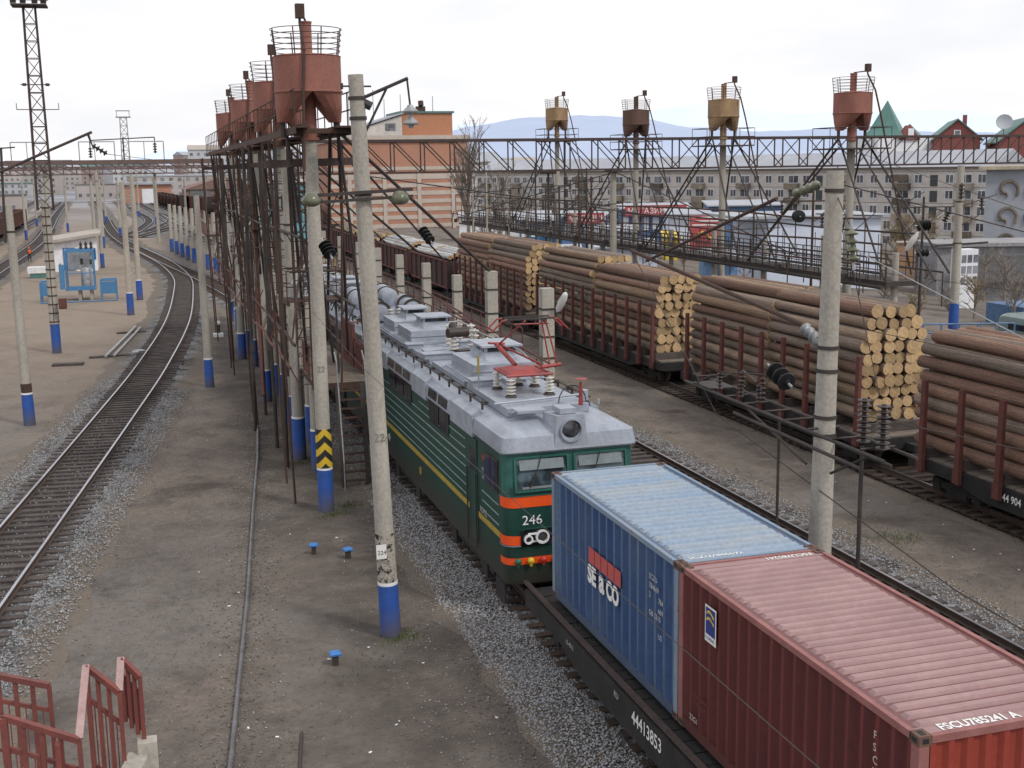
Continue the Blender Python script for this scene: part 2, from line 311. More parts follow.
# ground: trodden earth with pebbles, oil darkening, faint green
def ground_mat():
    m,t,b=nt('trodden earth and fine gravel'); N=t.nodes; L=t.links
    tc=N.new('ShaderNodeTexCoord'); P=tc.outputs['Object']
    def noise(s,d=5,r=.6):
        n=N.new('ShaderNodeTexNoise'); n.inputs['Scale'].default_value=s; n.inputs['Detail'].default_value=d; n.inputs['Roughness'].default_value=r; L.new(P,n.inputs['Vector']); return n.outputs['Fac']
    def ramp(i,a,b_,ca=(0,0,0),cb=(1,1,1)):
        r=N.new('ShaderNodeValToRGB'); r.color_ramp.elements[0].position=a; r.color_ramp.elements[1].position=b_; r.color_ramp.elements[0].color=(*ca,1); r.color_ramp.elements[1].color=(*cb,1); L.new(i,r.inputs[0]); return r.outputs[0]
    def mix(f,a,b_,blend='MIX'):
        x=N.new('ShaderNodeMix'); x.data_type='RGBA'; x.blend_type=blend
        for sock,val in (('Factor',f),('A',a),('B',b_)):
            if isinstance(val,tuple): x.inputs[sock].default_value=(*val,1)
            elif isinstance(val,float): x.inputs[sock].default_value=val
            else: L.new(val,x.inputs[sock])
        return x.outputs['Result']
    base=mix(ramp(noise(.13,6),.38,.62),(.162,.141,.126),(.212,.177,.150))
    base=mix(ramp(noise(.5,6,.7),.46,.68),base,(.10,.088,.078))
    base=mix(ramp(noise(1.7,6,.75),.55,.75),base,(.27,.225,.185))
    base=mix(ramp(noise(.21,4),.56,.68),base,(.085,.072,.063))
    base=mix(ramp(noise(4.5,8,.8),.50,.72),base,(.085,.075,.068))
    base=mix(ramp(noise(.09,3),.5,.6),base,mix(ramp(noise(2.8,8,.8),.4,.65),base,(.19,.18,.17)))
    # far to the left and beyond: sandier; near the locomotive darker
    sp=N.new('ShaderNodeSeparateXYZ'); L.new(P,sp.inputs[0])
    mr=N.new('ShaderNodeMapRange'); mr.inputs[1].default_value=20; mr.inputs[2].default_value=60; L.new(sp.outputs['Y'],mr.inputs[0])
    x1=N.new('ShaderNodeMapRange'); x1.inputs[1].default_value=-5; x1.inputs[2].default_value=-8; L.new(sp.outputs['X'],x1.inputs[0])
    mu=N.new('ShaderNodeMath'); mu.operation='MULTIPLY'; L.new(mr.outputs[0],mu.inputs[0]); L.new(x1.outputs[0],mu.inputs[1])
    mu2=N.new('ShaderNodeMath'); mu2.operation='MULTIPLY'; L.new(mu.outputs[0],mu2.inputs[0]); mu2.inputs[1].default_value=.55
    base=mix(mu2.outputs[0],base,(.32,.255,.20))
    # dark strip beside the sanding columns
    d1=N.new('ShaderNodeMath'); d1.operation='ADD'; d1.inputs[1].default_value=4.2; L.new(sp.outputs['X'],d1.inputs[0])
    d2=N.new('ShaderNodeMath'); d2.operation='ABSOLUTE'; L.new(d1.outputs[0],d2.inputs[0])
    d3=N.new('ShaderNodeMapRange'); d3.inputs[1].default_value=.2; d3.inputs[2].default_value=2.6; d3.inputs[3].default_value=.75; d3.inputs[4].default_value=0; L.new(d2.outputs[0],d3.inputs[0])
    dn=N.new('ShaderNodeMath'); dn.operation='MULTIPLY'; L.new(d3.outputs[0],dn.inputs[0]); L.new(ramp(noise(.9,5),.3,.6),dn.inputs[1])
    base=mix(dn.outputs[0],base,(.075,.065,.058))
    # distance: town mix
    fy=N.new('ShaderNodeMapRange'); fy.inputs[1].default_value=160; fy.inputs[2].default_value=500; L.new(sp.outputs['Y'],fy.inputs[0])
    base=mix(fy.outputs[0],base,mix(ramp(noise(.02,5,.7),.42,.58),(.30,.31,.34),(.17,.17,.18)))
    # pebbles
    vo=N.new('ShaderNodeTexVoronoi'); vo.inputs['Scale'].default_value=16; L.new(P,vo.inputs['Vector'])
    pb=ramp(vo.outputs['Distance'],.16,.24,(1,1,1),(0,0,0)); sc=N.new('ShaderNodeSeparateColor'); L.new(vo.outputs['Color'],sc.inputs[0])
    th=N.new('ShaderNodeMath'); th.operation='MULTIPLY'; L.new(pb,th.inputs[0]); L.new(ramp(sc.outputs[0],.55,.8),th.inputs[1])
    th2=N.new('ShaderNodeMath'); th2.operation='MULTIPLY'; L.new(th.outputs[0],th2.inputs[0]); L.new(ramp(noise(.7,4),.4,.65,(.15,.15,.15)),th2.inputs[1])
    base=mix(th2.outputs[0],base,mix(sc.outputs[1],(.09,.08,.075),(.30,.27,.245)))
    L.new(base,b.inputs['Base Color']); b.inputs['Roughness'].default_value=.95; b.inputs['Specular IOR Level'].default_value=.15
    bp=N.new('ShaderNodeBump'); bp.inputs['Strength'].default_value=.85; bp.inputs['Distance'].default_value=.07; L.new(noise(6,9,.8),bp.inputs['Height']); L.new(bp.outputs[0],b.inputs['Normal'])
    return m
M['ground']=ground_mat()
def ballast_mat(name,lo,hi,dirt):
    m,t,b=nt(name); N=t.nodes; L=t.links; tc=N.new('ShaderNodeTexCoord'); P=tc.outputs['Object']
    vo=N.new('ShaderNodeTexVoronoi'); vo.inputs['Scale'].default_value=15; L.new(P,vo.inputs['Vector'])
    sc=N.new('ShaderNodeSeparateColor'); L.new(vo.outputs['Color'],sc.inputs[0])
    r=N.new('ShaderNodeValToRGB'); r.color_ramp.elements[0].color=(*lo,1); r.color_ramp.elements[1].color=(*hi,1); L.new(sc.outputs[0],r.inputs[0])
    n=N.new('ShaderNodeTexNoise'); n.inputs['Scale'].default_value=.8; n.inputs['Detail'].default_value=6; L.new(P,n.inputs['Vector'])
    r2=N.new('ShaderNodeValToRGB'); r2.color_ramp.elements[0].position=.42; r2.color_ramp.elements[1].position=.66; L.new(n.outputs['Fac'],r2.inputs[0])
    x=N.new('ShaderNodeMix'); x.data_type='RGBA'; L.new(r2.outputs[0],x.inputs['Factor']); L.new(r.outputs[0],x.inputs['A']); x.inputs['B'].default_value=(*dirt,1)
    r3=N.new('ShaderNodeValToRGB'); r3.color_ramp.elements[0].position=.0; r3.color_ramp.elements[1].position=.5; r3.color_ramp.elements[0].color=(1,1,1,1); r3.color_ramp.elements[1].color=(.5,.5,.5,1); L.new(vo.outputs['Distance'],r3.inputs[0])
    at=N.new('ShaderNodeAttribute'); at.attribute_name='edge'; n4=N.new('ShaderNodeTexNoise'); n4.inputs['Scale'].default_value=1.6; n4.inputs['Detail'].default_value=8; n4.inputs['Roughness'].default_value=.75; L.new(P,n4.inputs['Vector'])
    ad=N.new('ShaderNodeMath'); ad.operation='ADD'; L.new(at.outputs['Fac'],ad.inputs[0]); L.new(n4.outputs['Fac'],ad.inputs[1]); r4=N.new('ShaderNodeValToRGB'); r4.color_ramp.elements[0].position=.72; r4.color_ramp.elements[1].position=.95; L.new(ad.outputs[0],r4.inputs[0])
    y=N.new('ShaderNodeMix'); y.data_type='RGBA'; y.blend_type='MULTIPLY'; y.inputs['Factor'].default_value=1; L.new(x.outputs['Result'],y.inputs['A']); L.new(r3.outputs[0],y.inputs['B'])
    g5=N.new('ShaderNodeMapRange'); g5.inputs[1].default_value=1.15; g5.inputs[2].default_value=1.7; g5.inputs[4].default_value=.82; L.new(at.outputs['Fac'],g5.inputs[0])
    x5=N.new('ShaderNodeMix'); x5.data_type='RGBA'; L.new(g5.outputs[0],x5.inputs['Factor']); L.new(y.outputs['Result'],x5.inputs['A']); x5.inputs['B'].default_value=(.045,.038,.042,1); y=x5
    x4=N.new('ShaderNodeMix'); x4.data_type='RGBA'; L.new(r4.outputs[0],x4.inputs['Factor']); x4.inputs['A'].default_value=(.17,.145,.122,1); L.new(y.outputs['Result'],x4.inputs['B']); y=x4
    L.new(y.outputs['Result'],b.inputs['Base Color']); b.inputs['Roughness'].default_value=.95; b.inputs['Specular IOR Level'].default_value=.1
    bp=N.new('ShaderNodeBump'); bp.invert=True; bp.inputs['Strength'].default_value=.9; bp.inputs['Distance'].default_value=.05; L.new(vo.outputs['Distance'],bp.inputs['Height']); L.new(bp.outputs[0],b.inputs['Normal'])
    return m
M['ballast']=ballast_mat('crushed stone ballast',(.13,.135,.14),(.62,.63,.66),(.12,.105,.095))
M['ballast_d']=ballast_mat('oily ballast',(.05,.042,.038),(.22,.19,.17),(.07,.055,.048))
M['ramp']=mat('grey ramp concrete',(.30,.30,.31),(.22,.22,.23),rough=.9,scale=.5)
M['st1']=mat('grey stone',(.37,.38,.41),(.24,.245,.255),rough=.9,scale=9); M['st2']=mat('pale stone',(.44,.43,.42),rough=.9,scale=9); M['st3']=mat('dark stone',(.13,.125,.12),rough=.9,scale=9); M['st4']=mat('brown stone',(.24,.19,.15),rough=.9,scale=9)
# ------------------------------------------------------------------ ground, hills, tracks
def smooth(a,b,x):
    t=min(1,max(0,(x-a)/(b-a))); return t*t*(3-2*t)
def terr(x,y):
    return -6*smooth(36,110,x)*(1-.0*y)
def mk_ground():
    b=MB(); xs=[-9000,-4000,-2000,-1000,-500,-250,-120,-60,-30,0,30]+[36+5*i for i in range(16)]+[130,170,250,400,700,1200,2500,5000,12000]
    ys=[-3000,-500,-100,-40,0,40,80,120,160,220,300,450,700,1000,1800,3000,6000,14000]
    n=len(xs)
    b.add([(x,y,terr(x,y)) for y in ys for x in xs],[(j*n+i,j*n+i+1,(j+1)*n+i+1,(j+1)*n+i) for j in range(len(ys)-1) for i in range(n-1)])
    tag(b.build('ground',M['ground'],smooth=60),kind='structure')
mk_ground()
def ridge(name,pts,d,m,depth=1500):
    b=MB(); pp=[]
    for i in range(len(pts)-1):
        (u0,v0),(u1,v1)=pts[i],pts[i+1]; k=max(1,int(abs(u1-u0)/12))
        for j in range(k):
            t=j/k; tt=t*t*(3-2*t); pp.append((u0+(u1-u0)*t, v0+(v1-v0)*tt+random.uniform(-.6,.6)))
    pp.append(pts[-1]); top=[bearing(u,v,d) for u,v in pp]; n=len(top)
    front=[]
    for t in top:
        dr=V((t.x-CAM.x,t.y-CAM.y,0)).normalized(); front.append(V((t.x,t.y,-30))-dr*depth)
    b.add(front+top,[(i,i+1,n+i+1,n+i) for i in range(n-1)])
    tag(b.build(name,m,smooth=60),kind='structure')
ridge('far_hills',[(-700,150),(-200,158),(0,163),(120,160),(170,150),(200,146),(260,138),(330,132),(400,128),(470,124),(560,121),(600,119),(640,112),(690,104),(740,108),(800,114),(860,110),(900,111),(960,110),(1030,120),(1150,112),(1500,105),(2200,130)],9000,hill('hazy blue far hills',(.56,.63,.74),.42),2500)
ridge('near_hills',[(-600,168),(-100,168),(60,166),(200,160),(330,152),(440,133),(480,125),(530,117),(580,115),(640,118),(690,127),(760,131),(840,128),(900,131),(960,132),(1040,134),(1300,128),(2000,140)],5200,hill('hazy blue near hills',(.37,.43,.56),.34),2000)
def resample(pts,step):
    out=[]; P=[V((x,y,0)) for x,y in pts]
    # Catmull-Rom for smooth curves
    Q=[]
    for i in range(len(P)-1):
        p0=P[max(0,i-1)];p1=P[i];p2=P[i+1];p3=P[min(len(P)-1,i+2)]; k=max(2,int((p2-p1).length/2))
        for j in range(k):
            t=j/k; Q.append(.5*((2*p1)+(p2-p0)*t+(2*p0-5*p1+4*p2-p3)*t*t+(3*p1-p0-3*p2+p3)*t**3))
    Q.append(P[-1]); d=0; out=[Q[0]]
    for i in range(1,len(Q)):
        seg=(Q[i]-Q[i-1]).length
        while d+seg>=step:
            t=(step-d)/seg; q=Q[i-1].lerp(Q[i],t); out.append(q); Q[i-1]=q; seg=(Q[i]-q).length; d=0
        d+=seg
    return out
def normals(P):
    N=[]
    for i in range(len(P)):
        t=(P[min(i+1,len(P)-1)]-P[max(i-1,0)]).normalized(); N.append(V((t.y,-t.x,0)))
    return N
def track(pts,zo=0,near=(-1e9,1e9),w=2.3,mat_b='ballast',mat_s='sleeper',sl=True,step=.55,hw=1.35):
    t=bpy.data.objects.new('railway_track',None); COL.objects.link(t); tag(t,kind='structure')
    P=resample(pts,1.2); N=normals(P); b=MB()
    prof=[(-w-.7,.004),(-w*.8,.06),(-1.4,.115),(-1.15,.112),(-.7,.10),(.7,.10),(1.15,.112),(1.4,.115),(w*.8,.06),(w+.7,.004)]; rows=[]
    for i,(p,n) in enumerate(zip(P,N)):
        rows.append([p+n*(x+ (random.uniform(-.3,.3) if abs(x)>1.5 else 0))+V((0,0,z+zo)) for x,z in prof])
    k=len(prof); b.add([q for r in rows for q in r],[(i*k+j,i*k+j+1,(i+1)*k+j+1,(i+1)*k+j) for i in range(len(rows)-1) for j in range(k-1)])
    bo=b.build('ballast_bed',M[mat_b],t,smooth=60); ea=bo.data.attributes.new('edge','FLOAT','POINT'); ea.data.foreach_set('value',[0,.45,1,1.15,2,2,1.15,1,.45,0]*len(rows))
    r=MB(); sec=[(-.065,.0),(.065,0),(.065,.02),(.012,.035),(.012,.13),(.036,.14),(.036,.175),(-.036,.175),(-.036,.14),(-.012,.13),(-.012,.035),(-.065,.02)]
    for s in (-.795,.795):
        k=len(sec); vs=[];
        for p,n in zip(P,N): vs+=[p+n*(s+x)+V((0,0,zo+.155+z)) for x,z in sec]
        base=len(r.v); r.add(vs,[])
        for j in range(k):
            fs=[(base+i*k+j,base+i*k+(j+1)%k,base+(i+1)*k+(j+1)%k,base+(i+1)*k+j) for i in range(len(P)-1)]
            r.f+=fs; r.m+=[1 if j==6 else 0]*len(fs)
    r.build('rails',[M['railside'],M['railhead']],t)
    if sl:
        S=resample(pts,step); SN=normals(S); q=MB()
        for p,n in zip(S,SN):
            if near[0]<p.y<near[1]:
                c=p+n*random.uniform(-.05,.05); q.obox((c.x,c.y,zo+.085+random.uniform(-.008,.008)),(hw*2,.235+random.uniform(-.02,.03),.15),atan2(n.y,n.x)+random.uniform(-.02,.02))
        q.build('sleepers',M[mat_s],t)
    return t
LT=[(-16.2,-16),(-14.9,-6),(-13.3,6.7),(-12.45,13.2),(-10.4,29),(-8.7,43),(-6.9,62),(-5.8,83),(-5.45,98),(-6.3,116),(-7.9,133),(-11.3,165),(-14.5,215),(-19.5,340),(-26,480)]
T0=[(.1,-40),(.1,-10),(.1,20),(.1,45),(-.35,60),(-1.7,76),(-3.7,97),(-6.6,122),(-9.4,148)]
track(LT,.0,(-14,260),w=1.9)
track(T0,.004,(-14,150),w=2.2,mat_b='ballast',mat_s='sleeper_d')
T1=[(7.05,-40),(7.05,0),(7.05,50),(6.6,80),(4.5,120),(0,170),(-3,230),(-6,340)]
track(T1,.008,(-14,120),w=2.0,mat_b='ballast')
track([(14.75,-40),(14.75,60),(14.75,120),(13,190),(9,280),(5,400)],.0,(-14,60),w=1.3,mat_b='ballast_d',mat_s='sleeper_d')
track([(-24.4,40),(-24,80),(-23.8,120),(-23.8,170),(-26,230),(-29.3,306),(-36,480)],.0,(40,220),w=1.7)
track([(-30.6,60),(-30.9,130),(-31.3,200),(-32.3,300),(-37,470)],.004,(60,200),w=1.6)
for dx in (4.6,9.4,14.2):
    track([(-12.5+dx*.2,182),(-11.5+dx*.6,215),(-12+dx,260),(-16+dx,340),(-21+dx,480)],.003+dx*.0004,sl=False)
for dx in (-37,-43,-50): track([(dx,60),(dx-1,150),(dx-4,300),(dx-12,520)],.003,sl=False)
# loose ballast stones and pebbles near the camera
def stones():
    import numpy as np
    rng=np.random.default_rng(5); pos=[]
    def strip(n,pts,x0,x1,y0,y1):
        P=resample(pts,.5); N=normals(P); idx=[i for i,p in enumerate(P) if y0<p.y<y1]
        for _ in range(n):
            i=random.choice(idx); x=random.uniform(x0,x1)
            if random.random()<.25: x=random.gauss((x0+x1)/2,abs(x1-x0)*.42)
            q=P[i]+N[i]*x; h=.115 if abs(x)<1.45 else max(.0,.115-.09*(abs(x)-1.45)); pos.append((q.x,q.y+random.uniform(-.25,.25),h,random.uniform(.012,.034)))
    strip(22000,T0,-2.75,-1.25,-7,14); strip(4000,T0,-2.6,-1.3,14,30)
    strip(7000,T1,.9,2.4,-6,20); strip(2500,T1,.9,2.4,20,40)
    strip(8500,LT,1.2,2.4,2,36); strip(5500,LT,-2.3,-1.3,8,40); strip(3500,LT,-1.3,1.3,0,30)
    for _ in range(16000):
        y=random.uniform(-5,32); x=random.uniform(-13,-3)*1.0
        if random.random()<.5: x=random.gauss(-8.8+.02*y,1.2)
        pos.append((x,y,-.001,random.uniform(.006,.019)))
    for _ in range(3500):
        y=random.uniform(-7,30); t_=min(1,max(0,(y+8)/33)); x=-8.6+3.6*t_+random.gauss(.15,.45); pos.append((x,y,0,random.uniform(.01,.032)))
    for _ in range(1800): x,y=random.gauss(-3.4,.9),random.gauss(-2,3.5); pos.append((x,y,0,random.uniform(.008,.025)))
    for _ in range(2200): pos.append((random.uniform(9,12.5),random.uniform(-6,30),0,random.uniform(.007,.02)))
    pos=np.array(pos); n=len(pos)
    oc=np.array([(1,0,0),(0,1,0),(-1,0,0),(0,-1,0),(0,0,.8),(0,0,-.5)]); fo=np.array([(0,1,4),(1,2,4),(2,3,4),(3,0,4),(1,0,5),(2,1,5),(3,2,5),(0,3,5)])
    an=rng.uniform(0,6.28,n); ca,sa=np.cos(an),np.sin(an)
    j=oc[None]*(1+rng.uniform(-.35,.35,(n,6,3))); s=pos[:,3][:,None,None]; j=j*s
    x=j[:,:,0]*ca[:,None]-j[:,:,1]*sa[:,None]; y=j[:,:,0]*sa[:,None]+j[:,:,1]*ca[:,None]
    vs=np.stack([x+pos[:,0:1],y+pos[:,1:2],j[:,:,2]+pos[:,2:3]+pos[:,3:4]*.35],-1).reshape(-1,3)
    fs=(fo[None]+np.arange(n)[:,None,None]*6).reshape(-1,3)
    me=bpy.data.meshes.new('loose_stones'); me.vertices.add(len(vs)); me.vertices.foreach_set('co',vs.ravel())
    me.loops.add(len(fs)*3); me.loops.foreach_set('vertex_index',fs.ravel().astype(np.int32)); me.polygons.add(len(fs))
    me.polygons.foreach_set('loop_start',np.arange(0,len(fs)*3,3,dtype=np.int32))
    for k in ('st1','st2','st3','st4'): me.materials.append(M[k])
    me.update(calc_edges=True)
    gm=pos[:,2]<.001; c1=rng.choice(4,n,p=[.50,.17,.23,.10]); c2=rng.choice(4,n,p=[.14,.03,.38,.45]); mi=np.repeat(np.where(gm,c2,c1),8).astype(np.int32); me.polygons.foreach_set('material_index',mi); me.update()
    o=bpy.data.objects.new('loose_stones',me); COL.objects.link(o); tag(o,'loose crushed stones scattered along the track shoulders','gravel',kind='stuff')
stones()
def grass():
    b=MB()
    for cx,cy,n,s in ((-4.0,2.5,260,.45),(-4.9,1.2,60,1.2),(-3.9,12.6,160,.5),(-3.3,13.4,140,.5),(-4.1,19.4,90,.5),(-12.6,17.5,140,.8),(10.4,5.0,220,.8),(-3.4,16.8,80,.6)):
        for _ in range(n):
            x,y=random.gauss(cx,s*.5),random.gauss(cy,s*.5); a=random.uniform(0,6.3); h=random.uniform(.04,.13); w=.012
            b.add([(x-w*cos(a),y-w*sin(a),.0),(x+w*cos(a),y+w*sin(a),.0),(x+random.uniform(-.05,.05),y+random.uniform(-.05,.05),h)],[(0,1,2)])
    tag(b.build('grass_tufts',mat('young grass',(.07,.11,.03),(.12,.13,.05),rough=.9,scale=3)),'sparse green grass tufts at the foot of the poles','grass',kind='stuff')
grass()
# ------------------------------------------------------------------ poles
def disc_stack(b,p,q,r,n,seg=14):
    """string of insulator sheds from p to q"""
    p=V(p);q=V(q);d=(q-p);L=d.length;d.normalize();st=L/n; prof=[]
    for i in range(n):
        z=i*st; prof+=[(r*.3,z),(r*.42,z+st*.18),(r,z+st*.55),(r*.95,z+st*.68),(r*.35,z+st*.75),(r*.3,z+st*.99)]
    b.lathe(prof,p,seg,d); return b
def pole(x,y,h,r0,r1,label,base=1.2,lean=(0,0),cat='pole',name='concrete_pole',group=None,ring=True,mats='concrete',z0=0,bands=(),paint='blue',peel=False,chev=False):
    t=thing(name,label,cat,(x,y,z0),group)
    def at(z): return V((x+lean[0]*z/h,y+lean[1]*z/h,z0+z))
    def rr(z): return r0+(r1-r0)*z/h
    n=20
    if base: MB().tube(at(-.1),at(base),rr(0)*1.04+.012,n,rr(base)+.012).build('painted_base',M[paint],t,smooth=40)
    z1=base
    if ring and base: MB().tube(at(base),at(base+.07),rr(base)+.014,n,rr(base)+.014).build('white_ring',M['white'],t,smooth=40); z1=base+.07
    if chev: MB().tube(at(z1),at(z1+1.15),rr(z1)+.012,n,rr(z1+1)+.012).build('hazard_marking',M['chev'],t,smooth=40)
    if peel: MB().tube(at(z1),at(z1+1.1),rr(z1)+.006,n,rr(z1+1)+.006).build('peeling_section',M['peel'],t,smooth=40)
    MB().tube(at(max(z1-.2,-.1)),at(h),rr(z1),n,r1).build('shaft',M[mats],t,smooth=40)
    for z in bands:
        MB().tube(at(z),at(z+.07),rr(z)+.02,n,rr(z)+.02).build('clamp_band',M['dark'],t,smooth=40)
    return t,at,rr
# the tall pole beside the locomotive
G,ga,gr=pole(-4.11,2.66,12.05,.215,.155,'tall concrete pole with blue base and peeling patch, right beside the locomotive',base=1.2,lean=(-.34,-.05),bands=(11.15,11.55,9.62),peel=True)
p=ga(9.62)
b=MB(); b.beam((p.x-1.25,p.y-.22,p.z+.02),(p.x+1.0,p.y-.22,p.z+.12),.07,.07).beam((p.x-1.25,p.y-.22,p.z-.12),(p.x+1.0,p.y-.22,p.z-.02),.06,.06); b.build('crossbar',M['dark'],G)
for s in (-1.1,.72):
    b=MB(); b.lathe([(.02,.05),(.10,.03),(.17,-.05),(.20,-.13),(.16,-.20),(.07,-.24)],(p.x+s,p.y-.24,p.z+.05),18); b.build('glass_insulator',M['glass_ins'],G,smooth=50)  # greenish glass insulator near each crossbar end
a=ga(11.7); MB().tube((a.x+.1,a.y,a.z-.12),(a.x+1.05,a.y-.1,a.z+.28),.035,8).tube((a.x+.1,a.y,a.z-.9),(a.x+.62,a.y-.06,a.z+.1),.025,8).tube((a.x+1.03,a.y-.1,a.z+.28),(a.x+1.08,a.y-.1,a.z-.25),.022,6).tube((a.x+.12,a.y,a.z-.2),(a.x+.28,a.y-.05,a.z-.28),.09,8).build('bracket_arm',M['dark'],G)
MB().tube((a.x-.3,a.y-.02,a.z+.12),(a.x+.3,a.y-.02,a.z+.12),.02,6).tube((a.x-.3,a.y-.02,a.z+.06),(a.x-.3,a.y-.02,a.z+.18),.03,6).build('pin_bracket',M['dark'],G)
b=MB(); disc_stack(b,(a.x+1.08,a.y-.1,a.z-.25),(a.x+1.09,a.y-.1,a.z-.72),.17,2); b.build('insulator',M['galv'],G,smooth=50)
g=ga(2.05); MB().box(g.x-.24,g.x-.02,g.y-.235,g.y-.225,g.z-.2,g.z+.12).build('number_plate',M['signw'],G)
text('224',.13,(g.x-.22,g.y-.237,g.z-.1),(1,0,0),(0,0,1),'plate_number',M['dark'],G)
g=ga(4.45); text('224',.25,(g.x-.14,g.y-.212,g.z),(1,0,0),(0,0,1),'pole_number',M['stencil'],G)
# the other poles of the yard
P1,_,_=pole(-13.75,30.08,9.0,.22,.15,'leaning concrete pole at the left edge with rust ring above its blue base',base=1.3,lean=(-.1,0),bands=(7.9,))
MB().tube((-13.76,30.08,1.38),(-13.77,30.08,1.75),.218,20).build('rust_ring',M['rusty'],P1,smooth=40)
ap,_,_=pole(-6.17,36.48,9.1,.2,.13,'slender concrete pole standing alone beside the curved track',base=1.35,lean=(-.1,0))
pole(-9.98,69.61,9.6,.24,.17,'nearer of the two concrete poles by the transformer booth',base=1.6,lean=(0,0),mats='concrete2')
pole(-9.33,80.45,10.0,.24,.17,'farther of the two concrete poles by the transformer booth',base=1.6,mats='concrete2')
# extension post and long cantilever on the left pole
e=thing('catenary_bracket','dark steel post and long raised arm clamped to the left-edge pole','bracket',(-14.0,30.0,8.2))
MB().tube((-14.06,30.0,7.5),(-13.92,30.0,11.25),.05,8).build('post',M['dark'],e,smooth=40)
MB().tube((-14.6,29.9,10.05),(-10.47,30.1,11.83),.055,8).tube((-14.4,29.95,10.2),(-13.95,30,9.9),.03,6).build('arm',M['trussm'],e,smooth=40)
MB().tube((-10.62,30.1,11.72),(-10.5,30.1,11.3),.06,6,.03).tube((-14.2,30,11.2),(-13.4,30,11.25),.03,6).build('hanger',M['dark'],e)
b=MB(); disc_stack(b,(-10.5,30.1,11.3),(-9.95,30.1,10.95),.13,4); b.build('insulator',M['glaze'],e,smooth=50)
# lattice mast near left
def lattice(b,x,y,z0,z1,w0,w1,n,r=.03,rb=.018):
    c=lambda i,k:(V((x+(-1)**((k+1)//2%2)*0,y,0)))
    def cor(t,k): w=(w0+(w1-w0)*t)/2; return V((x+(w if k in (1,2) else -w),y+(w if k in (2,3) else -w),z0+(z1-z0)*t))
    for k in range(4): b.tube(cor(0,k),cor(1,k),r,5)
    for i in range(n):
        t0,t1=i/n,(i+1)/n
        for k in range(4):
            k2=(k+1)%4; b.tube(cor(t1,k),cor(t1,k2),rb,4)
            if i%2: b.tube(cor(t0,k),cor(t1,k2),rb,4)
            else: b.tube(cor(t0,k2),cor(t1,k),rb,4)
m_=thing('lattice_mast','tall leaning lattice floodlight mast with blue foot at the left','mast',(-13.97,51.43,0))
MB().tube((-13.97,51.43,-.1),(-13.97,51.43,1.7),.26,16).build('painted_base',M['blue'],m_,smooth=40)
MB().tube((-13.97,51.43,1.7),(-13.97,51.43,8.6),.27,16,.2).build('shaft',M['concrete'],m_,smooth=40)
b=MB()
for i in range(14): b.tube((-13.97,51.43,1.8+i*.5),(-13.97,51.43,1.87+i*.5),.285-.004*i,12)
b.tube((-13.97,51.15,1.8),(-13.97,51.2,8.4),.02,5).build('clamp_bands',M['rusty'],m_)
b=MB(); lattice(b,-13.95,51.43,8.2,19.3,.85,.62,12,.045,.022); b.build('lattice_section',M['trussm'],m_)
MB().box(-14.85,-13.0,50.7,52.1,19.3,19.38).path([(-14.85,50.7,19.75),(-13.0,50.7,19.75),(-13.0,52.1,19.75),(-14.85,52.1,19.75)],.03,5,True).build('platform',M['dark'],m_)
for i,xx in enumerate((-14.7,-14.2,-13.6,-13.15)): MB().obox((xx,50.75,19.6),(.3,.3,.34),0,.4).build('floodlight',M['dark'],m_)
MB().tube((-14.7,51.1,15.1),(-13.15,51.1,15.1),.03,6).tube((-14.6,51.1,15.1),(-14.4,51.1,15.1),.08,8).tube((-13.4,51.1,15.1),(-13.2,51.1,15.1),.08,8).tube((-15.0,51.1,13.75),(-12.8,51.1,13.75),.025,6).tube((-12.8,51.1,13.75),(-12.8,51.1,14.1),.02,5).tube((-15,51.1,13.75),(-15,51.1,14.1),.02,5).build('antenna_arms',M['dark'],m_)
m2=thing('lattice_mast','distant pale lattice lighting mast rising beyond the left gantry','mast',(-11.5,300,0))
b=MB(); lattice(b,-11.5,300,0,24,2.4,1.6,12,.12,.06); b.build('lattice_section',M['galv'],m2)
MB().box(-13.3,-9.7,299,301,24,24.25).box(-13.2,-9.8,299.1,300.9,25.6,25.75).tube((-13,299.2,24),(-13,299.2,25.7),.08,5).tube((-10,299.2,24),(-10,299.2,25.7),.08,5).build('platform',M['galv'],m2)
# smaller poles further off (positions measured), each with a little blue foot
far=[(-14.07,156.6,9.4,'thin distant pole with blue foot behind the white hut'),(-21.6,211,9.3,'thin distant pole with blue foot left of the far curve'),
 (-13.2,118,10.6,'pale tall post rising beside the white hut'),(-12.2,185,9.5,'slim far pole between the converging tracks, nearest of them'),(-15.8,243,10,'slim far pole among the left tracks, beyond the hut'),
 (-6.0,232,9.5,'slim far pole with blue foot before the dark wagons'),(-24.8,125,9.6,'slim far pole behind the worker'),(-19,265,10,'slim far pole left of the pale lattice mast'),(-9.2,275,10,'slim far pole right of the pale lattice mast'),
 (-2.2,170,9.3,'brown-banded far pole left of the second walkway'),(2.6,205,9.5,'far pole in front of the brown shed'),(8.5,215,9.5,'far pole right of the brown shed'),(-26.5,185,9.5,'slim far pole beside the brown freight train'),(-29,240,9.5,'farthest slim pole beside the brown freight train')]
for x,y,h,l in far: pole(x,y,h,.21,.15,l,base=1.6,ring=False,bands=(h-1.2,))
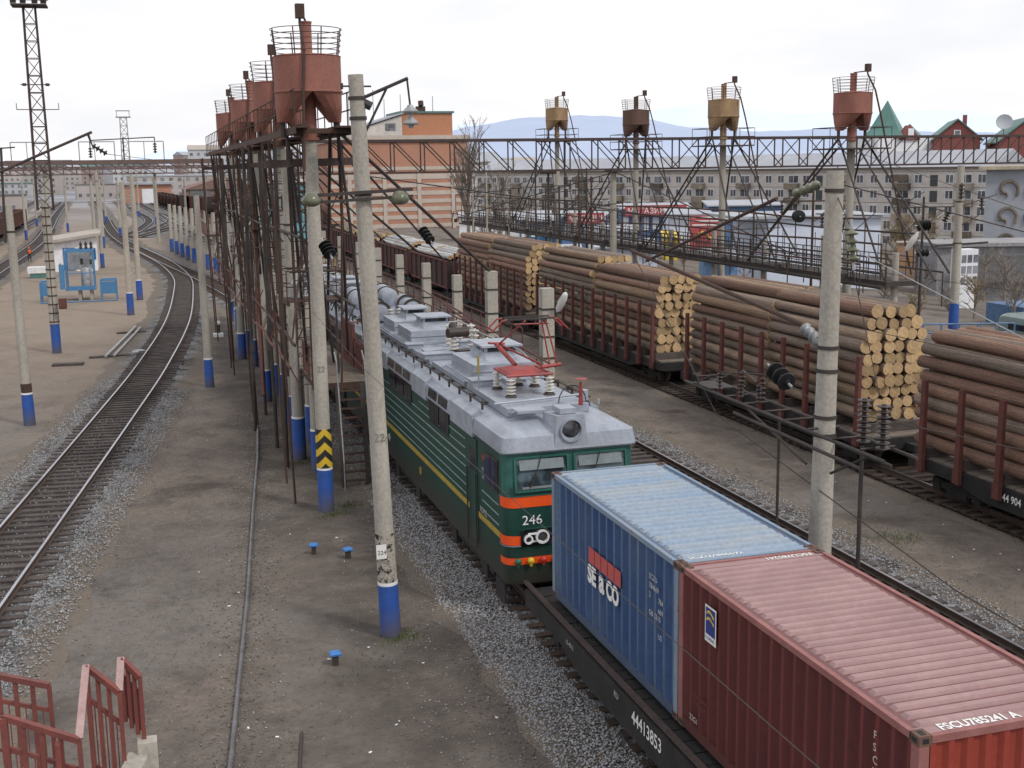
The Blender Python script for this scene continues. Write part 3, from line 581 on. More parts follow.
# switching pole between the tracks (right)
RP,ra,rrr=pole(3.5,-2.34,10.0,.25,.16,'thick plain concrete pole standing behind the blue container',base=0,lean=(.12,0),bands=(9.6,6.65,6.2,5.3,4.95))
sw=thing('switchgear_beam','steel beam frame with switch gear crossing the thick concrete pole','switchgear',(3.5,-2.34,5.0))
b=MB()
for dx,dz in ((-.33,.0),(.33,0),(-.36,-.28),(.3,-.3)): b.tube((3.5+dx,3.1 if dz==0 else .6,5.16+dz),(3.5+dx,-4.9 if dz==0 else -4.2,5.06+dz),.035,6)
for k in range(9): b.tube((3.15,3-.9*k,5.13),(3.85,3-.9*k,5.13),.025,5)
b.tube((3.2,.3,5.1),(3.45,-1.9,4.3),.03,5).tube((3.2,-4.4,5.05),(3.5,-2.7,4.3),.03,5)
b.build('beam_frame',M['dark'],sw)
b=MB(); b.tube((3.5,-.71,5.1),(3.5,-.71,.1),.03,6); b.build('support_rod',M['dark'],sw); b=MB(); b.tube((3.5,-3.72,5.05),(3.5,-3.72,.1),.04,6); b.build('support_rod',M['dark'],sw)
b=MB()
for k,(yy,xx) in enumerate(((1.6,3.3),(1.1,3.6),(.6,3.3),(.2,3.6),(-.1,3.35))):
    disc_stack(b,(xx,yy,5.18),(xx,yy,5.6+.1*(k%2)),.07,5,8)
b.tube((3.3,1.6,5.6),(3.6,.2,5.75),.02,5).tube((3.6,1.1,5.7),(3.3,-.1,5.65),.02,5)
b.build('isolator_stack',M['glaze'],sw)
b=MB(); b.obox((3.45,2.2,5.2),(.6,.9,.03)).tube((3.2,2.6,5.2),(3.2,1.8,5.5),.02,5).tube((3.7,2.6,5.2),(3.7,1.8,5.5),.02,5).tube((3.2,1.8,5.5),(3.7,1.8,5.5),.02,5).tube((3.2,2.6,5.35),(3.7,2.6,5.35),.02,5).build('tray',M['dark'],sw)
for yy in (-3.75,-4.35):
    b=MB(); disc_stack(b,(3.5,yy,5.1),(3.5,yy,5.95),.13,9,12); b.build('coil_insulator',M['glaze'],sw,smooth=50)
br=thing('cantilever_bracket','brown tube cantilever with insulated ends fixed to the thick concrete pole','bracket',(3.5,-2.1,6.7))
b=MB(); b.tube((3.55,-1.55,7.0),(3.5,7.2,7.95),.05,8).tube((3.55,-.3,9.45),(3.5,6.2,7.75),.04,8); b.build('tube_arm',M['rusty'],br,smooth=40)
b=MB(); disc_stack(b,(3.55,-2.1,6.72),(3.55,-1.5,6.98),.12,4); b.build('insulator',M['galv'],br,smooth=50)
b=MB(); disc_stack(b,(3.6,-1.85,9.75),(3.57,-.95,9.54),.10,4); b.build('insulator',M['glass_ins'],br,smooth=50)
def insul(p,q,r,n,label,m='blackrub',name='insulator_string',ends=()):
    t=thing(name,label,'insulator',tuple(p)); b=MB(); disc_stack(b,p,q,r,n,16); b.build('sheds',M[m],t,smooth=50)
    d=(V(q)-V(p)).normalized(); MB().tube(V(p)-d*.18,V(q)+d*.14,.03,8).build('end_fitting',M['galv'],t); return t
_p=bearing(324,243,32.5); insul(tuple(_p),(_p.x+.12,_p.y-.30,_p.z-.32),.19,4,'black insulator stack hanging left of the tall pole')
insul((.80,20.2,8.05),(.98,19.6,7.62),.19,4,'black insulator stack hanging right of the tall pole')
insul((3.5,-.35,5.98),(3.5,-1.05,5.76),.20,3,'fat black insulator above the switch gear beam')
insul((3.55,-3.05,8.95),(3.55,-3.15,8.35),.12,4,'olive insulator string hanging right of the thick pole',m='glass_ins')
# ------------------------------------------------------------------ wires
def wire(pts,label,r=.012,sag=0,name='overhead_wire',m='dark'):
    out=[]
    for i in range(len(pts)-1):
        a,c=V(pts[i]),V(pts[i+1]); k=10 if sag else 1
        for j in range(k):
            t=j/k; q=a.lerp(c,t); q.z-=sag*4*t*(1-t); out.append(q)
    out.append(V(pts[-1])); b=MB(); b.path(out,r,4); o=b.build(name,M[m]); return tag(o,label,'wire')
wire([(-4.45,-24,5.9),(-4.45,2.6,5.95),(-4.2,13,6.1)],'dark wire running low across the container sides to the sanding columns',.007)
wire([(3.3,-12,3.1),(3.3,-6.75,3.37),(3.5,2.1,4.5),(3.5,7,7.8)],'dark cable sloping down behind the containers',.014)
wire([(7.05,-30,6.3),(7.05,52,6.4)],'contact wire above the empty track',.009,name='contact_wire')
wire([(14.5,-30,6.5),(14.5,60,6.6)],'contact wire above the timber train',.009,name='contact_wire')
wire([(3.55,-2.3,9.8),(14.5,-2,7.2),(25,31,10.8)],'span wire from the thick pole toward the far hoppers',.012)
wire([(8.7,-6.5,3.9),(12.2,-1.5,4.8),(13.0,12,7.5)],'pale rope slung over the timber stack',.018,m='galv')
wire([(-9.95,30.1,10.95),(-4,100,11)],'catenary wire from the left-edge pole arm',.012)
wire([(3.55,-3.05,8.95),(3.6,-2.4,9.6)],'short jumper above the olive insulator',.012)
wire([(3.55,-3.15,8.2),(3.7,-3.9,6.0)],'short jumper below the olive insulator',.012)
wire([(3.5,-1.05,5.76),(3.6,-2.2,5.5),(10.3,-6.5,4.0)],'thin wire leaving the fat black insulator',.01)
# ------------------------------------------------------------------ locomotive (two sections, front at local y=0 facing -y, centre x=0)
def plan(ix,iy,Lb,rc=.28,n=5,back=.0):
    """outline with rounded front corners; ix/iy insets"""
    hx=1.57-ix; pts=[]
    for k in range(n+1):
        a=pi+ (pi/2)*k/n; pts.append((-hx+rc+rc*cos(a), iy+rc+rc*sin(a)))
    for k in range(n+1):
        a=1.5*pi+(pi/2)*k/n; pts.append((hx-rc+rc*cos(a), iy+rc+rc*sin(a)))
    pts+=[(hx,Lb-back),(-hx,Lb-back)]
    return pts
def ring(ix,iy,z,Lb,**k): return [V((x,y,z)) for x,y in plan(ix,iy,Lb,**k)]
def make_loco():
    Lb=22.1; t=thing('electric_locomotive','','locomotive',world=False)
    b=MB(); b.loft([ring(.03,.03,.82,Lb),ring(0,0,.9,Lb),ring(0,0,2.62,Lb)]); b.build('body',M['green'],t,smooth=35)
    # cab front upper part, leaning back; sides carry on to the back
    b=MB(); b.loft([ring(.0,.0,2.622,Lb),ring(0,.02,2.95,Lb),ring(.01,.13,3.88,Lb)]); b.build('upper_body',M['green'],t,smooth=35)
    b=MB(); b.box(-1.3,1.3,-.006,.03,2.63,2.9)
    R0=ring(-.006,-.006,2.64,2.0)[:12]; R1=ring(-.002,.118,3.86,2.0)[:12]; b=MB(); n=12
    b.add(R0+R1,[(i,i+1,n+i+1,n+i) for i in range(n-1)]); b.build('cab_front',M['cabgreen'],t,smooth=35)
    b=MB(); b.loft([ring(-.05,.02,3.86,Lb,rc=.2),ring(-.055,-.01,3.90,Lb,rc=.2),ring(-.01,.07,4.22,Lb,rc=.2),ring(.22,.32,4.325,Lb,rc=.15),ring(.9,1.2,4.40,Lb)]); sk=b.build('roof',M['lgrey'],t,smooth=16)
    # orange bands wrap the front corners
    def band(z0,z1,m,name,d=.012):
        r0=ring(-d,-d,z0,.62)[:12]; r1=ring(-d,-d,z1,.62)[:12]; r0=[V((r0[0].x,.42,z0))]+r0+[V((r0[-1].x,.42,z0))]; r1=[V((r1[0].x,.42,z1))]+r1+[V((r1[-1].x,.42,z1))]
        n=14; b=MB(); b.add(r0+r1,[(i,i+1,n+i+1,n+i) for i in range(n-1)]); b.build(name,m,t,smooth=35)
    band(2.63,2.88,M['orange'],'warning_band'); band(1.76,1.98,M['orange'],'warning_band'); band(1.30,1.46,M['orange'],'warning_band')
    band(1.735,1.758,M['lgrey'],'trim_strip',.03); band(2.885,2.905,M['cabgreen'],'trim_strip',.03)
    # windscreens
    for s in (-1,1):
        x0,x1=(-1.32,-.07) if s<0 else (.09,1.34); z0,z1=3.0,3.76; y=lambda z:.02+.11*(z-2.95)/.93-.012
        fr=MB()
        for a,c in (((x0,z0),(x1,z0)),((x1,z0),(x1,z1)),((x1,z1),(x0,z1)),((x0,z1),(x0,z0))): fr.beam((a[0],y(a[1])-.012,a[1]),(c[0],y(c[1])-.012,c[1]),.05,.05)
        f=fr.build('windscreen_frame',M['cabgreen'],t)
        MB().quad((x0+.03,y(z0),z0+.02),(x1-.03,y(z0),z0+.02),(x1-.03,y(z1),z1-.02),(x0+.03,y(z1),z1-.02)).build('windscreen',M['glass'],f)
        MB().quad((x0+.1,y(z0)-.006,z1-.28),(x1-.1,y(z0)-.006,z1-.28),(x1-.1,y(z1)-.004,z1-.06),(x0+.1,y(z1)-.004,z1-.06)).build('upper_band',mat('pale windscreen band',(.17,.21,.225),rough=.4,scale=5),f)  # pale band across the upper part of the pane
        MB().beam((x0+.15,y(z0)-.01,z0+.07),(x1-.15,y(z0)-.01,z0+.07),.02,.05).build('dash_shelf',M['galv'],f)
        MB().tube((x0+.62,y(z1)-.05,z1+.02),(x0+.42,y(z0)-.04,z0+.22),.012,5).tube((x0+.45,y(z0)-.045,z0+.4),(x0+.33,y(z0)-.045,z0+.08),.016,5).build('wiper',M['dark'],f)
    # number, emblem lamp cluster, lower lamps
    text('246',.31,(-1.20,-.016,2.23),(1,0,0),(0,0,1),'road_number',M['white'],t,bold=.0,sx=1.05)
    MB().beam((-1.1,-.016,2.13),(-.5,-.016,2.13),.012,.012).build('trim_strip',M['cabgreen'],t)
    for s in (-1,1):
        q=MB(); q.box(*( (-1.23,-.5) if s<0 else (.5,1.23)),-.05,.01,1.74,2.1); w=q.build('lamp_housing',M['glassd'],t)
        cx=.74*s; ex=-1.07 if s<0 else 1.07
        q=MB(); q.lathe([(.12,0),(.16,0),(.16,.06),(.12,.06),(.12,0)],(cx,-.06,1.94),20,(0,-1,0),cap=False).lathe([(.07,0),(.105,0),(.105,.06),(.07,.06),(.07,0)],(ex,-.06,1.9),16,(0,-1,0),cap=False); q.build('lamp_rim',M['white'],w,smooth=40)
        q=MB(); q.box(min(cx,ex),max(cx,ex),-.075,-.052,1.82,1.86).box(min(cx,ex),max(cx,ex),-.075,-.052,2.0,2.04); q.build('lamp_bridge',M['white'],w)
        MB().lathe([(.13,.0),(.05,.035)],(cx,-.062,1.94),18,(0,-1,0)).lathe([(.08,0),(.04,.035)],(ex,-.062,1.9),14,(0,-1,0)).build('lens',M['lens'],w,smooth=60)
    for i,(x,m) in enumerate(((-1.32,'lamp_g'),(-1.02,'lamp_y'),(-.72,'lamp_r'),(-.42,'lamp_b'),(.42,'lamp_b'),(.72,'lamp_r'),(1.02,'lamp_y'),(1.3,'lamp_g'))):
        MB().lathe([(.04,0),(.04,.05),(.075,.06),(.08,.11),(.045,.15),(.03,.16)],(x,0,1.4),12,(0,-1,0)).lathe([(.03,.0),(.045,.08)],(x,-.1,1.28),8,(0,0,1)).build('hose_tap',M[m],t,smooth=40)
    MB().box(-.22,.22,-.45,0,.95,1.2).box(-.16,.16,-.62,-.4,.9,1.25).build('coupler',M['black'],t)
    # big headlamp box
    b=MB(); b.loft([[V((x,y,z)) for x,y,z in r] for r in ([(-.40,.0,3.93),(.40,.0,3.93),(.40,1.0,3.93),(-.40,1.0,3.93)],[(-.33,.05,4.66),(.33,.05,4.66),(.33,1.0,4.58),(-.33,1.0,4.58)])]); h=b.build('headlamp_box',M['lgrey2'],t)
    MB().box(-.2,.2,.2,.75,4.66,4.78).build('box_lid',M['lgrey'],h)
    MB().lathe([(.235,-.03),(.27,-.03),(.27,.07),(.235,.07),(.235,-.03)],(0,.03,4.32),24,(0,-1,0),cap=False).build('headlamp_rim',M['lgrey2'],h,smooth=40)
    MB().lathe([(.24,0),(.12,.03),(.0,.045)],(0,.03,4.32),20,(0,-1,0)).build('headlamp_lens',M['lens'],h,smooth=60)
    # side details, both sides
    for s in (-1,1):
        X=1.57*s
        def sb(x0,x1,*a): q=MB(); return q.box(min(X+s*x0,X+s*x1),max(X+s*x0,X+s*x1),*a)
        b=MB()
        for z in (1.62+.0,): pass
        for k in range(7):
            z=2.1+.235*k
            if k<6: b.box(min(X,X+s*.014),max(X,X+s*.014),3.45,21.7,z,z+.02)
            else: b.box(min(X,X+s*.014),max(X,X+s*.014),3.45,5.1,z,z+.02).box(min(X,X+s*.014),max(X,X+s*.014),7.4,8.7,z,z+.02)
        for z in (2.1,2.335,2.57): b.box(min(X,X+s*.014),max(X,X+s*.014),.55,1.95,z,z+.02)
        b.build('side_ribs',M['ribs'],t)
        sb(.004,.016,.45,2.28,1.83,1.97).build('side_stripe',M['yellow'],t); sb(.004,.016,3.12,21.8,1.83,1.97).build('side_stripe',M['yellow'],t)
        d=sb(.0,.02,2.35,3.05,1.15,3.72).build('door',M['green'],t)
        q=MB()
        for yy in (2.3,3.1): q.tube((X+s*.07,yy,1.05),(X+s*.07,yy,2.9),.02,6)
        q.build('grab_rails',M['dark'],d)
        sb(.02,.026,2.45,2.95,2.9,3.45).build('door_pane',M['glassd'],d)
        for y0,y1 in ((.62,1.05),(1.12,1.6)):
            f=sb(.0,.03,y0-.05,y1+.05,2.85,3.62).build('side_window_frame',M['dark'],t); sb(.03,.036,y0,y1,2.9,3.57).build('pane',M['glassd'],f)
        # twin rows of machine room windows with grey covers between
        for y0,n in ((5.1,2),(9.7,3),(14.2,3),(18.4,2)):
            w=1.05
            for k in range(n):
                a=y0+k*(w+.12); f=sb(.0,.022,a,a+w,3.22,3.82).build('louvre_window',M['glassd'],t)
                # sloping row above, on the roof skirt
                q=MB(); p0=V((X+s*.052,a+.04,3.95)); z=lambda tt:V((X+s*(.068-.036*tt),0,3.93+.27*tt))
                q.quad((z(.04).x,a+.05,z(.04).z),(z(.04).x,a+w-.05,z(.04).z),(z(.96).x,a+w-.05,z(.96).z),(z(.96).x,a+.05,z(.96).z)); q.build('skylight_window',M['glassd'],f)
        for y0,y1 in ((2.55,4.75),(7.55,9.4),(13.2,13.95),(17.7,18.2)):
            b=MB(); x0,x1=(X-s*.05,X+s*.062); b.loft([[V((a,y,z)) for a,z in ((x0,3.75),(x1,3.75),(x1,4.28),(x0-s*.12,4.42))] for y in (y0,y1)]); b.build('side_cover',M['lgrey2'],t)
        b=MB(); b.path([(X-s*.22,2.4,4.56),(X-s*.22,21.9,4.56)],.022,5).path([(X-s*.32,2.4,4.6),(X-s*.32,21.9,4.6)],.016,5)
        for k in range(18): b.tube((X-s*.22,2.6+1.1*k,4.40),(X-s*.22,2.6+1.1*k,4.6),.03,6); b.box(min(X-s*.36,X-s*.2),max(X-s*.36,X-s*.2),2.57+1.1*k,2.63+1.1*k,4.52,4.6)
        b.build('roof_pipes',M['dark'],t)
        text('BЛ 85',.13,(X+s*.012,1.9 if s<0 else .75,3.08),(0,-s*-1 if s>0 else -1,0),(0,0,1),'side_lettering',M['porc'],t) if s<0 else None
        text('246',.13,(X+s*.012,1.9,2.9),(0,-1,0),(0,0,1),'side_lettering',M['porc'],t) if s<0 else None
        text('BCЖД',.2,(X+s*.02,2.1,2.04),(0,-1,0),(0,0,1),'side_lettering',M['porc'],t) if s<0 else None
        MB().lathe([(.07,0),(.07,.01)],(X+s*.01,1.78,3.42),12,(s,0,0)).build('emblem',M['lamp_r'],t)
        sb(.004,.03,8.6,8.8,1.35,1.55).build('reflector_plate',M['yellow'],t)
        # bogies: frames, wheels
        for k,yc in enumerate((3.6,11.0,18.4)):
            q=MB(); q.box(min(X-s*.1,X-s*.28),max(X-s*.1,X-s*.28),yc-2.2,yc+2.2,.62,.84)
            for dy in (-1.5,1.5): q.box(min(X-s*.06,X-s*.3),max(X-s*.06,X-s*.3),yc+dy-.25,yc+dy+.25,.42,.9)
            bg=q.build('bogie_frame',M['black'],t)
            for dy in (-1.5,1.5): MB().lathe([(.2,0),(.60,0),(.625,.12),(.2,.12)],(s*.74,yc+dy,.955-.0),24,(s,0,0)).build('wheel',M['railside'],bg,smooth=40)
        MB().box(min(X,X-s*.05),max(X,X-s*.05),.2,.9,.35,.82).build('step_panel',M['black'],t)
    # roof deck plates and equipment
    b=MB()
    for y0,y1 in ((1.5,5.3),(5.5,9.3),(9.5,12.9),(13.1,18.1),(18.3,21.8)): b.box(-1.02,1.02,y0+.1,y1,4.38,4.575)
    b.build('roof_deck',M['lgrey'],t)
    b=MB(); b.tube((-1.25,1.9,4.66),(1.2,2.35,4.66),.03,6).tube((-1.1,1.0,4.6),(-.6,1.6,4.62),.012,5).box(-.95,-.25,1.0,1.5,4.56,4.62); b.build('roof_conduit',M['lgrey2'],t)
    def hatch(y0,y1,x0,x1,cap=True,h=.34):
        q=MB(); q.loft([[V((a,b_,z)) for a,b_ in ((x0-e,y0-e),(x1+e,y0-e),(x1+e,y1+e),(x0-e,y1+e))] for e,z in ((.16,4.575),(.16,4.64),(.0,4.66),(.0,4.66+h))]); u=q.build('intake_housing',M['lgrey2'],t)
        q=MB(); q.box(x0-.22,x1+.22,y0-.22,y1+.22,4.58,4.60).box(x0-.03,x1+.03,y0-.03,y1+.03,4.66+h*.45,4.66+h*.53); q.build('seam',M['lgrey'],u)
        if cap:
            cy0,cy1=y0+(y1-y0)*.42,y1-.1; x0=x0+.5; q=MB(); q.loft([[V((a,b_,z)) for a,b_ in ((x0+e,cy0+e-.5*(e<.1)),(x1-e,cy0+e-.5*(e<.1)),(x1-e,cy1),(x0+e,cy1))] for e,z in ((.0,4.66+h),(.12,4.80+h),(.12,4.95+h))]); q.build('cowl',M['lgrey2'],u)
            MB().box(x0+.02,x1-.02,cy0+.0,cy1+.1,4.95+h,5.0+h).build('cowl_lid',M['lgrey2'],u)
            q=MB()
            for k in range(2): q.box(x0+.105,x0+.117,cy0+.2+.42*k,cy0+.5+.42*k,4.82+h,4.93+h)
            q.box(x0+.2,x1-.2,cy0+.105,cy0+.117,4.82+h,4.93+h); q.build('louvre_slots',M['glassd'],u)
    hatch(5.5,8.0,-.75,.95); hatch(12.9,15.0,-.85,.75); hatch(15.6,17.6,-.85,.6)
    for (x,y,sx,sy,h) in ((-.75,4.9,.55,.5,.16),(.2,5.0,.5,.5,.1),(-.7,9.9,.9,.5,.14),(-.6,10.9,.6,.6,.1),(-.9,12.2,.5,.4,.12),(.75,12.3,.4,.5,.12),(.7,16.5,.3,1.2,.18)):
        MB().box(x-sx/2,x+sx/2,y-sy/2,y+sy/2,4.575,4.575+h).box(x-sx/2-.04,x+sx/2+.04,y-sy/2-.04,y+sy/2+.04,4.575+h,4.6+h).build('roof_box',M['lgrey2'],t)
    # cylinders (brake resistor blowers)
    for x,y in ((-.72,18.8),(.62,19.3),(-.62,20.3),(.72,20.9)):
        q=MB(); q.lathe([(.30,0),(.37,.04),(.37,.7),(.32,.85),(.2,.9)],(x,y,4.97),24,(0,1,.0)).box(x-.3,x+.3,y+.05,y+.8,4.575,4.8); u=q.build('blower_drum',M['lgrey2'],t,smooth=40)
        MB().lathe([(.33,-.03),(.41,-.03),(.41,.05),(.33,.05),(.33,-.03)],(x,y,4.97),24,(0,1,0),cap=False).build('drum_rim',M['dark'],u,smooth=40)
        MB().lathe([(.35,.04),(.05,.0)],(x,y-.02,4.97),24,(0,1,0)).build('drum_mouth',M['lgrey'],u)
    # high voltage gear
    for i,(x,y,h,r) in enumerate(((-.15,10.1,.6,.15),(.1,11.0,.6,.15),(.55,10.2,.75,.13),(.75,11.4,.75,.14),(.15,12.0,.7,.1),(.85,9.9,.5,.1),(.6,12.2,.7,.1))):
        q=MB(); disc_stack(q,(x,y,4.6),(x,y,4.6+h),r,5,12); q.build('roof_insulator',M['porc'],t,smooth=50)
    MB().tube((-.35,10.0,5.28),(.3,10.15,5.28),.15,14).tube((.1,10.9,5.2),(.1,11.2,5.35),.13,12).box(-.2,.35,9.9,10.3,4.58,4.75).build('breaker',M['glaze'],t,smooth=40)
    MB().path([(.0,10.2,5.2),(.5,10.2,5.3),(.75,11.4,5.25),(.6,12.2,5.35),(.15,12.0,5.35)],.025,6).path([(.55,10.2,5.3),(.7,6,5.25),(.6,4.3,5.1)],.02,6).build('busbar',M['galv'],t)
    for x,y in ((-.45,18.3),(-.1,18.4)): q=MB(); disc_stack(q,(x,y,4.6),(x,y,5.15),.12,5,12); q.build('roof_insulator',M['porc'],t,smooth=50)
    MB().tube((-.98,4.25,4.6),(-.98,4.25,5.3),.022,6).build('marker_rod',M['galv'],t); MB().tube((-.98,4.25,5.0),(-.98,4.25,5.45),.03,6).build('marker_tip',M['yellow'],t)
    # pantograph
    for x,y in ((-.5,3.0),(.5,3.0),(-.5,4.2),(.5,4.2),(.15,4.5)):
        q=MB(); disc_stack(q,(x,y,4.62),(x,y,5.04),.125,5,14); u=q.build('pantograph_insulator',M['porc'],t,smooth=50)
        MB().lathe([(.16,0),(.1,.07)],(x,y,4.575),12).build('insulator_foot',M['dark'],u)
    q=MB(); q.loft([[V((x,y,z)) for x,y in ((-.5*e,3.05+.6*(1-e)),(.5*e,3.05+.6*(1-e)),(.5*e,4.2-.5*(1-e)),(-.5*e,4.2-.5*(1-e)))] for e,z in ((1,5.06),(.92,5.12),(.6,5.2),(.3,5.22))]); q.tube((-.6,3.0,5.1),(.6,3.0,5.1),.04,6).tube((-.55,4.25,5.1),(.55,4.25,5.1),.04,6).tube((-.55,3.0,5.1),(-.55,4.25,5.1),.035,6).tube((.55,3.0,5.1),(.55,4.25,5.1),.035,6)
    pa=q.build('pantograph_base',M['pred'],t)
    q=MB(); q.tube((-.1,3.9,5.22),(-.28,5.0,5.62),.06,8).tube((-.5,5.0,5.66),(-.05,5.0,5.62),.035,6).tube((.55,3.25,5.2),(-.2,5.0,5.6),.02,5); q.build('lower_arm',M['pred'],pa)
    q=MB(); q.tube((-.2,5.0,5.62),(-.05,3.2,6.42),.024,6).tube((.55,3.1,5.3),(.35,3.1,6.42),.02,6).tube((.75,3.1,5.3),(.45,3.1,6.42),.02,6).tube((.3,3.0,5.28),(.85,3.15,5.3),.05,6).tube((-.35,3.15,6.36),(.55,3.15,6.34),.02,6).tube((-.2,5.0,5.62),(.5,3.3,5.25),.02,5); q.build('upper_arm',M['pred'],pa)
    q=MB(); q.beam((-.55,2.95,6.5),(.62,2.95,6.5),.05,.04).beam((-.55,3.4,6.5),(.62,3.4,6.5),.05,.04).tube((-.5,3.15,6.42),(-.5,3.35,6.42),.07,8).tube((.45,3.15,6.42),(.45,3.35,6.42),.06,8); q.build('collector_head',M['dark'],pa)
    q=MB()
    for s in (-1,1):
        for yy in (2.95,3.4): q.path([(.58*s,yy,6.5),(.72*s,yy,6.47),(.98*s,yy,6.22)],.022,6)
    q.build('head_horns',M['pred'],pa)
    q=MB(); disc_stack(q,(.72,1.35,4.6),(.72,1.35,5.0),.05,3,8); q.tube((.72,1.35,4.6),(.72,1.35,5.15),.06,8,.03).lathe([(.05,0),(.16,.02),(.16,.03),(.03,.04)],(.72,1.35,5.2),12); q.build('horn',M['pred'],t,smooth=40)
    q=MB(); q.tube((1.0,1.9,4.6),(1.0,1.9,4.85),.11,12).tube((1.15,1.3,4.6),(1.15,1.3,4.72),.035,8); q.build('air_canister',M['lgrey2'],t,smooth=40)
    q=MB(); q.path([(.6+.35*cos(a*pi/8),1.6,4.62+.42*sin(a*pi/8)) for a in range(9)],.015,5); q.build('cable_loop',M['dark'],t)
    b=MB(); b.box(-.7,.7,22.1,22.35,1.2,4.1); b.build('gangway',M['black'],t)
    b=MB(); b.box(-1.1,1.1,.7,22,.75,.95); b.build('underframe',M['black'],t)
    return t
L1=make_loco(); L1.location=(.14,2.6,0); L1['label']='green electric locomotive section with grey roof, numbered 246 on its cab'; L1['group']='sections of the green locomotive'
dup(L1,(.14,2.6+44.9,0),pi,'rear section of the green locomotive, its grey roof beyond the tall pole')
# ------------------------------------------------------------------ containers
def wave(n,per,dep,f0=.28,f1=.22):
    """trapezoid corrugation points (s, depth)"""
    out=[]
    for i in range(n):
        a=i*per; out+=[(a,0),(a+per*f0,0),(a+per*.5,-dep),(a+per*(.5+f0),-dep)]
    out.append((n*per,0)); return out
def container(name,label,y1,sm,rm,em,per_side,nr):
    W,H,Lc=2.438,2.591,6.058; x0,x1=-W/2,W/2; y0=y1-Lc; z0=1.5; z1=z0+H
    t=thing(name,label,'container',(0,y1-Lc/2,z0))
    for s in (-1,1):
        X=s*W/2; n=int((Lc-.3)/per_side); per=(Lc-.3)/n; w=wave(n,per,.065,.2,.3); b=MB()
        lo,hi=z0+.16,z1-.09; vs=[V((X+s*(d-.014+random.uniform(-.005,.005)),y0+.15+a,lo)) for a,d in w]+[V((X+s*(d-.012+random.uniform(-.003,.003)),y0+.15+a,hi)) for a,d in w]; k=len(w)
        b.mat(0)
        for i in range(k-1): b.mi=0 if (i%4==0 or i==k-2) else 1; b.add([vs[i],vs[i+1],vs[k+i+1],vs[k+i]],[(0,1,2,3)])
        b.build('side_panel',[sm,M['b_side_shade'] if em is M['b_side'] else M['r_side_shade']],t)
    # end towards the camera
    for ys,face in ((y0,-1),(y1,1)):
        w=wave(9,(W-.3)/9,.045); b=MB(); k=len(w); vs=[V((x0+.15+a,ys+face*(d-.012),z0+.16)) for a,d in w]+[V((x0+.15+a,ys+face*(d-.012),z1-.09)) for a,d in w]
        b.add(vs,[(i,i+1,k+i+1,k+i) for i in range(k-1)]); b.build('end_panel',em,t)
    b=MB()
    for s in (-1,1):
        xa=(x0,x0+.07) if s<0 else (x1-.07,x1)
        b.mat(2).box(*xa,y0+.16,y1-.16,z0+.02,z0+.16); b.mat(1).box(*xa,y0+.16,y1-.16,z1-.09,z1-.004); b.mat(0)
        for yy in ((y0,y0+.14),(y1-.14,y1)): b.box(*((x0,x0+.13) if s<0 else (x1-.13,x1)),*yy,z0+.12,z1-.12)
    for yy in ((y0,y0+.07),(y1-.07,y1)): b.box(x0+.16,x1-.16,*yy,z0+.02,z0+.16); b.mat(1).box(x0+.16,x1-.16,*yy,z1-.09,z1-.004); b.mat(0)
    b.build('frame',[M['b_rail'] if em is M['b_side'] else M['r_rail'],M['b_rail'] if em is M['b_side'] else M['r_rail'],sm],t)
    b=MB(); n=nr; Lr=Lc-.5; per=Lr/n; z=z1-.035
    # ribbed roof: raised trapezoid strips between flat gutters
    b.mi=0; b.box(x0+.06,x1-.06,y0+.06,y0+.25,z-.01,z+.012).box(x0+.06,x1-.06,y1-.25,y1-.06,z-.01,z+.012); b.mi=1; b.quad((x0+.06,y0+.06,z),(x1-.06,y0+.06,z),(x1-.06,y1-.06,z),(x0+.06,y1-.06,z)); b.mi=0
    for i in range(n):
        a=y0+.25+i*per; c=a+per*.62; e=per*.1
        lo=[V((x0+.17,a,z)),V((x1-.17,a,z)),V((x1-.17,c,z)),V((x0+.17,c,z))]; hi=[V((x0+.21,a+e,z+.042)),V((x1-.21,a+e,z+.042)),V((x1-.21,c-e,z+.042)),V((x0+.21,c-e,z+.042))]
        b.add(lo+hi,[(4,5,6,7),(0,1,5,4),(1,2,6,5),(2,3,7,6),(3,0,4,7)])
    rf=b.build('roof_panel',[rm,M['b_roof_shade'] if em is M['b_side'] else M['r_roof_shade']],t)
    for xa in (x0,x1-.162):
        for ya in (y0,y1-.178):
            for za in (z0,z1-.118):
                b=MB(); b.mat(0).box(xa,xa+.162,ya,ya+.178,za,za+.118+.003*(za>z0)); b.mat(1); top=za+.118+.004
                if za>z0: b.box(xa+.045,xa+.117,ya+.035,ya+.143,top,top+.001)
                b.box(xa+.04,xa+.12,ya-.001,ya,za+.03,za+.09); s=-.001 if xa<0 else .162
                b.box(xa+s,xa+s+.001,ya+.04,ya+.14,za+.03,za+.09); b.build('corner_casting',[M['rust'],M['black']],t)
    return t,(x0,x1,y0,y1,z0,z1)
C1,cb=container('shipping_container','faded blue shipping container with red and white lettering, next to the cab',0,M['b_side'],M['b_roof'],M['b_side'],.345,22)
X=cb[0]-.016
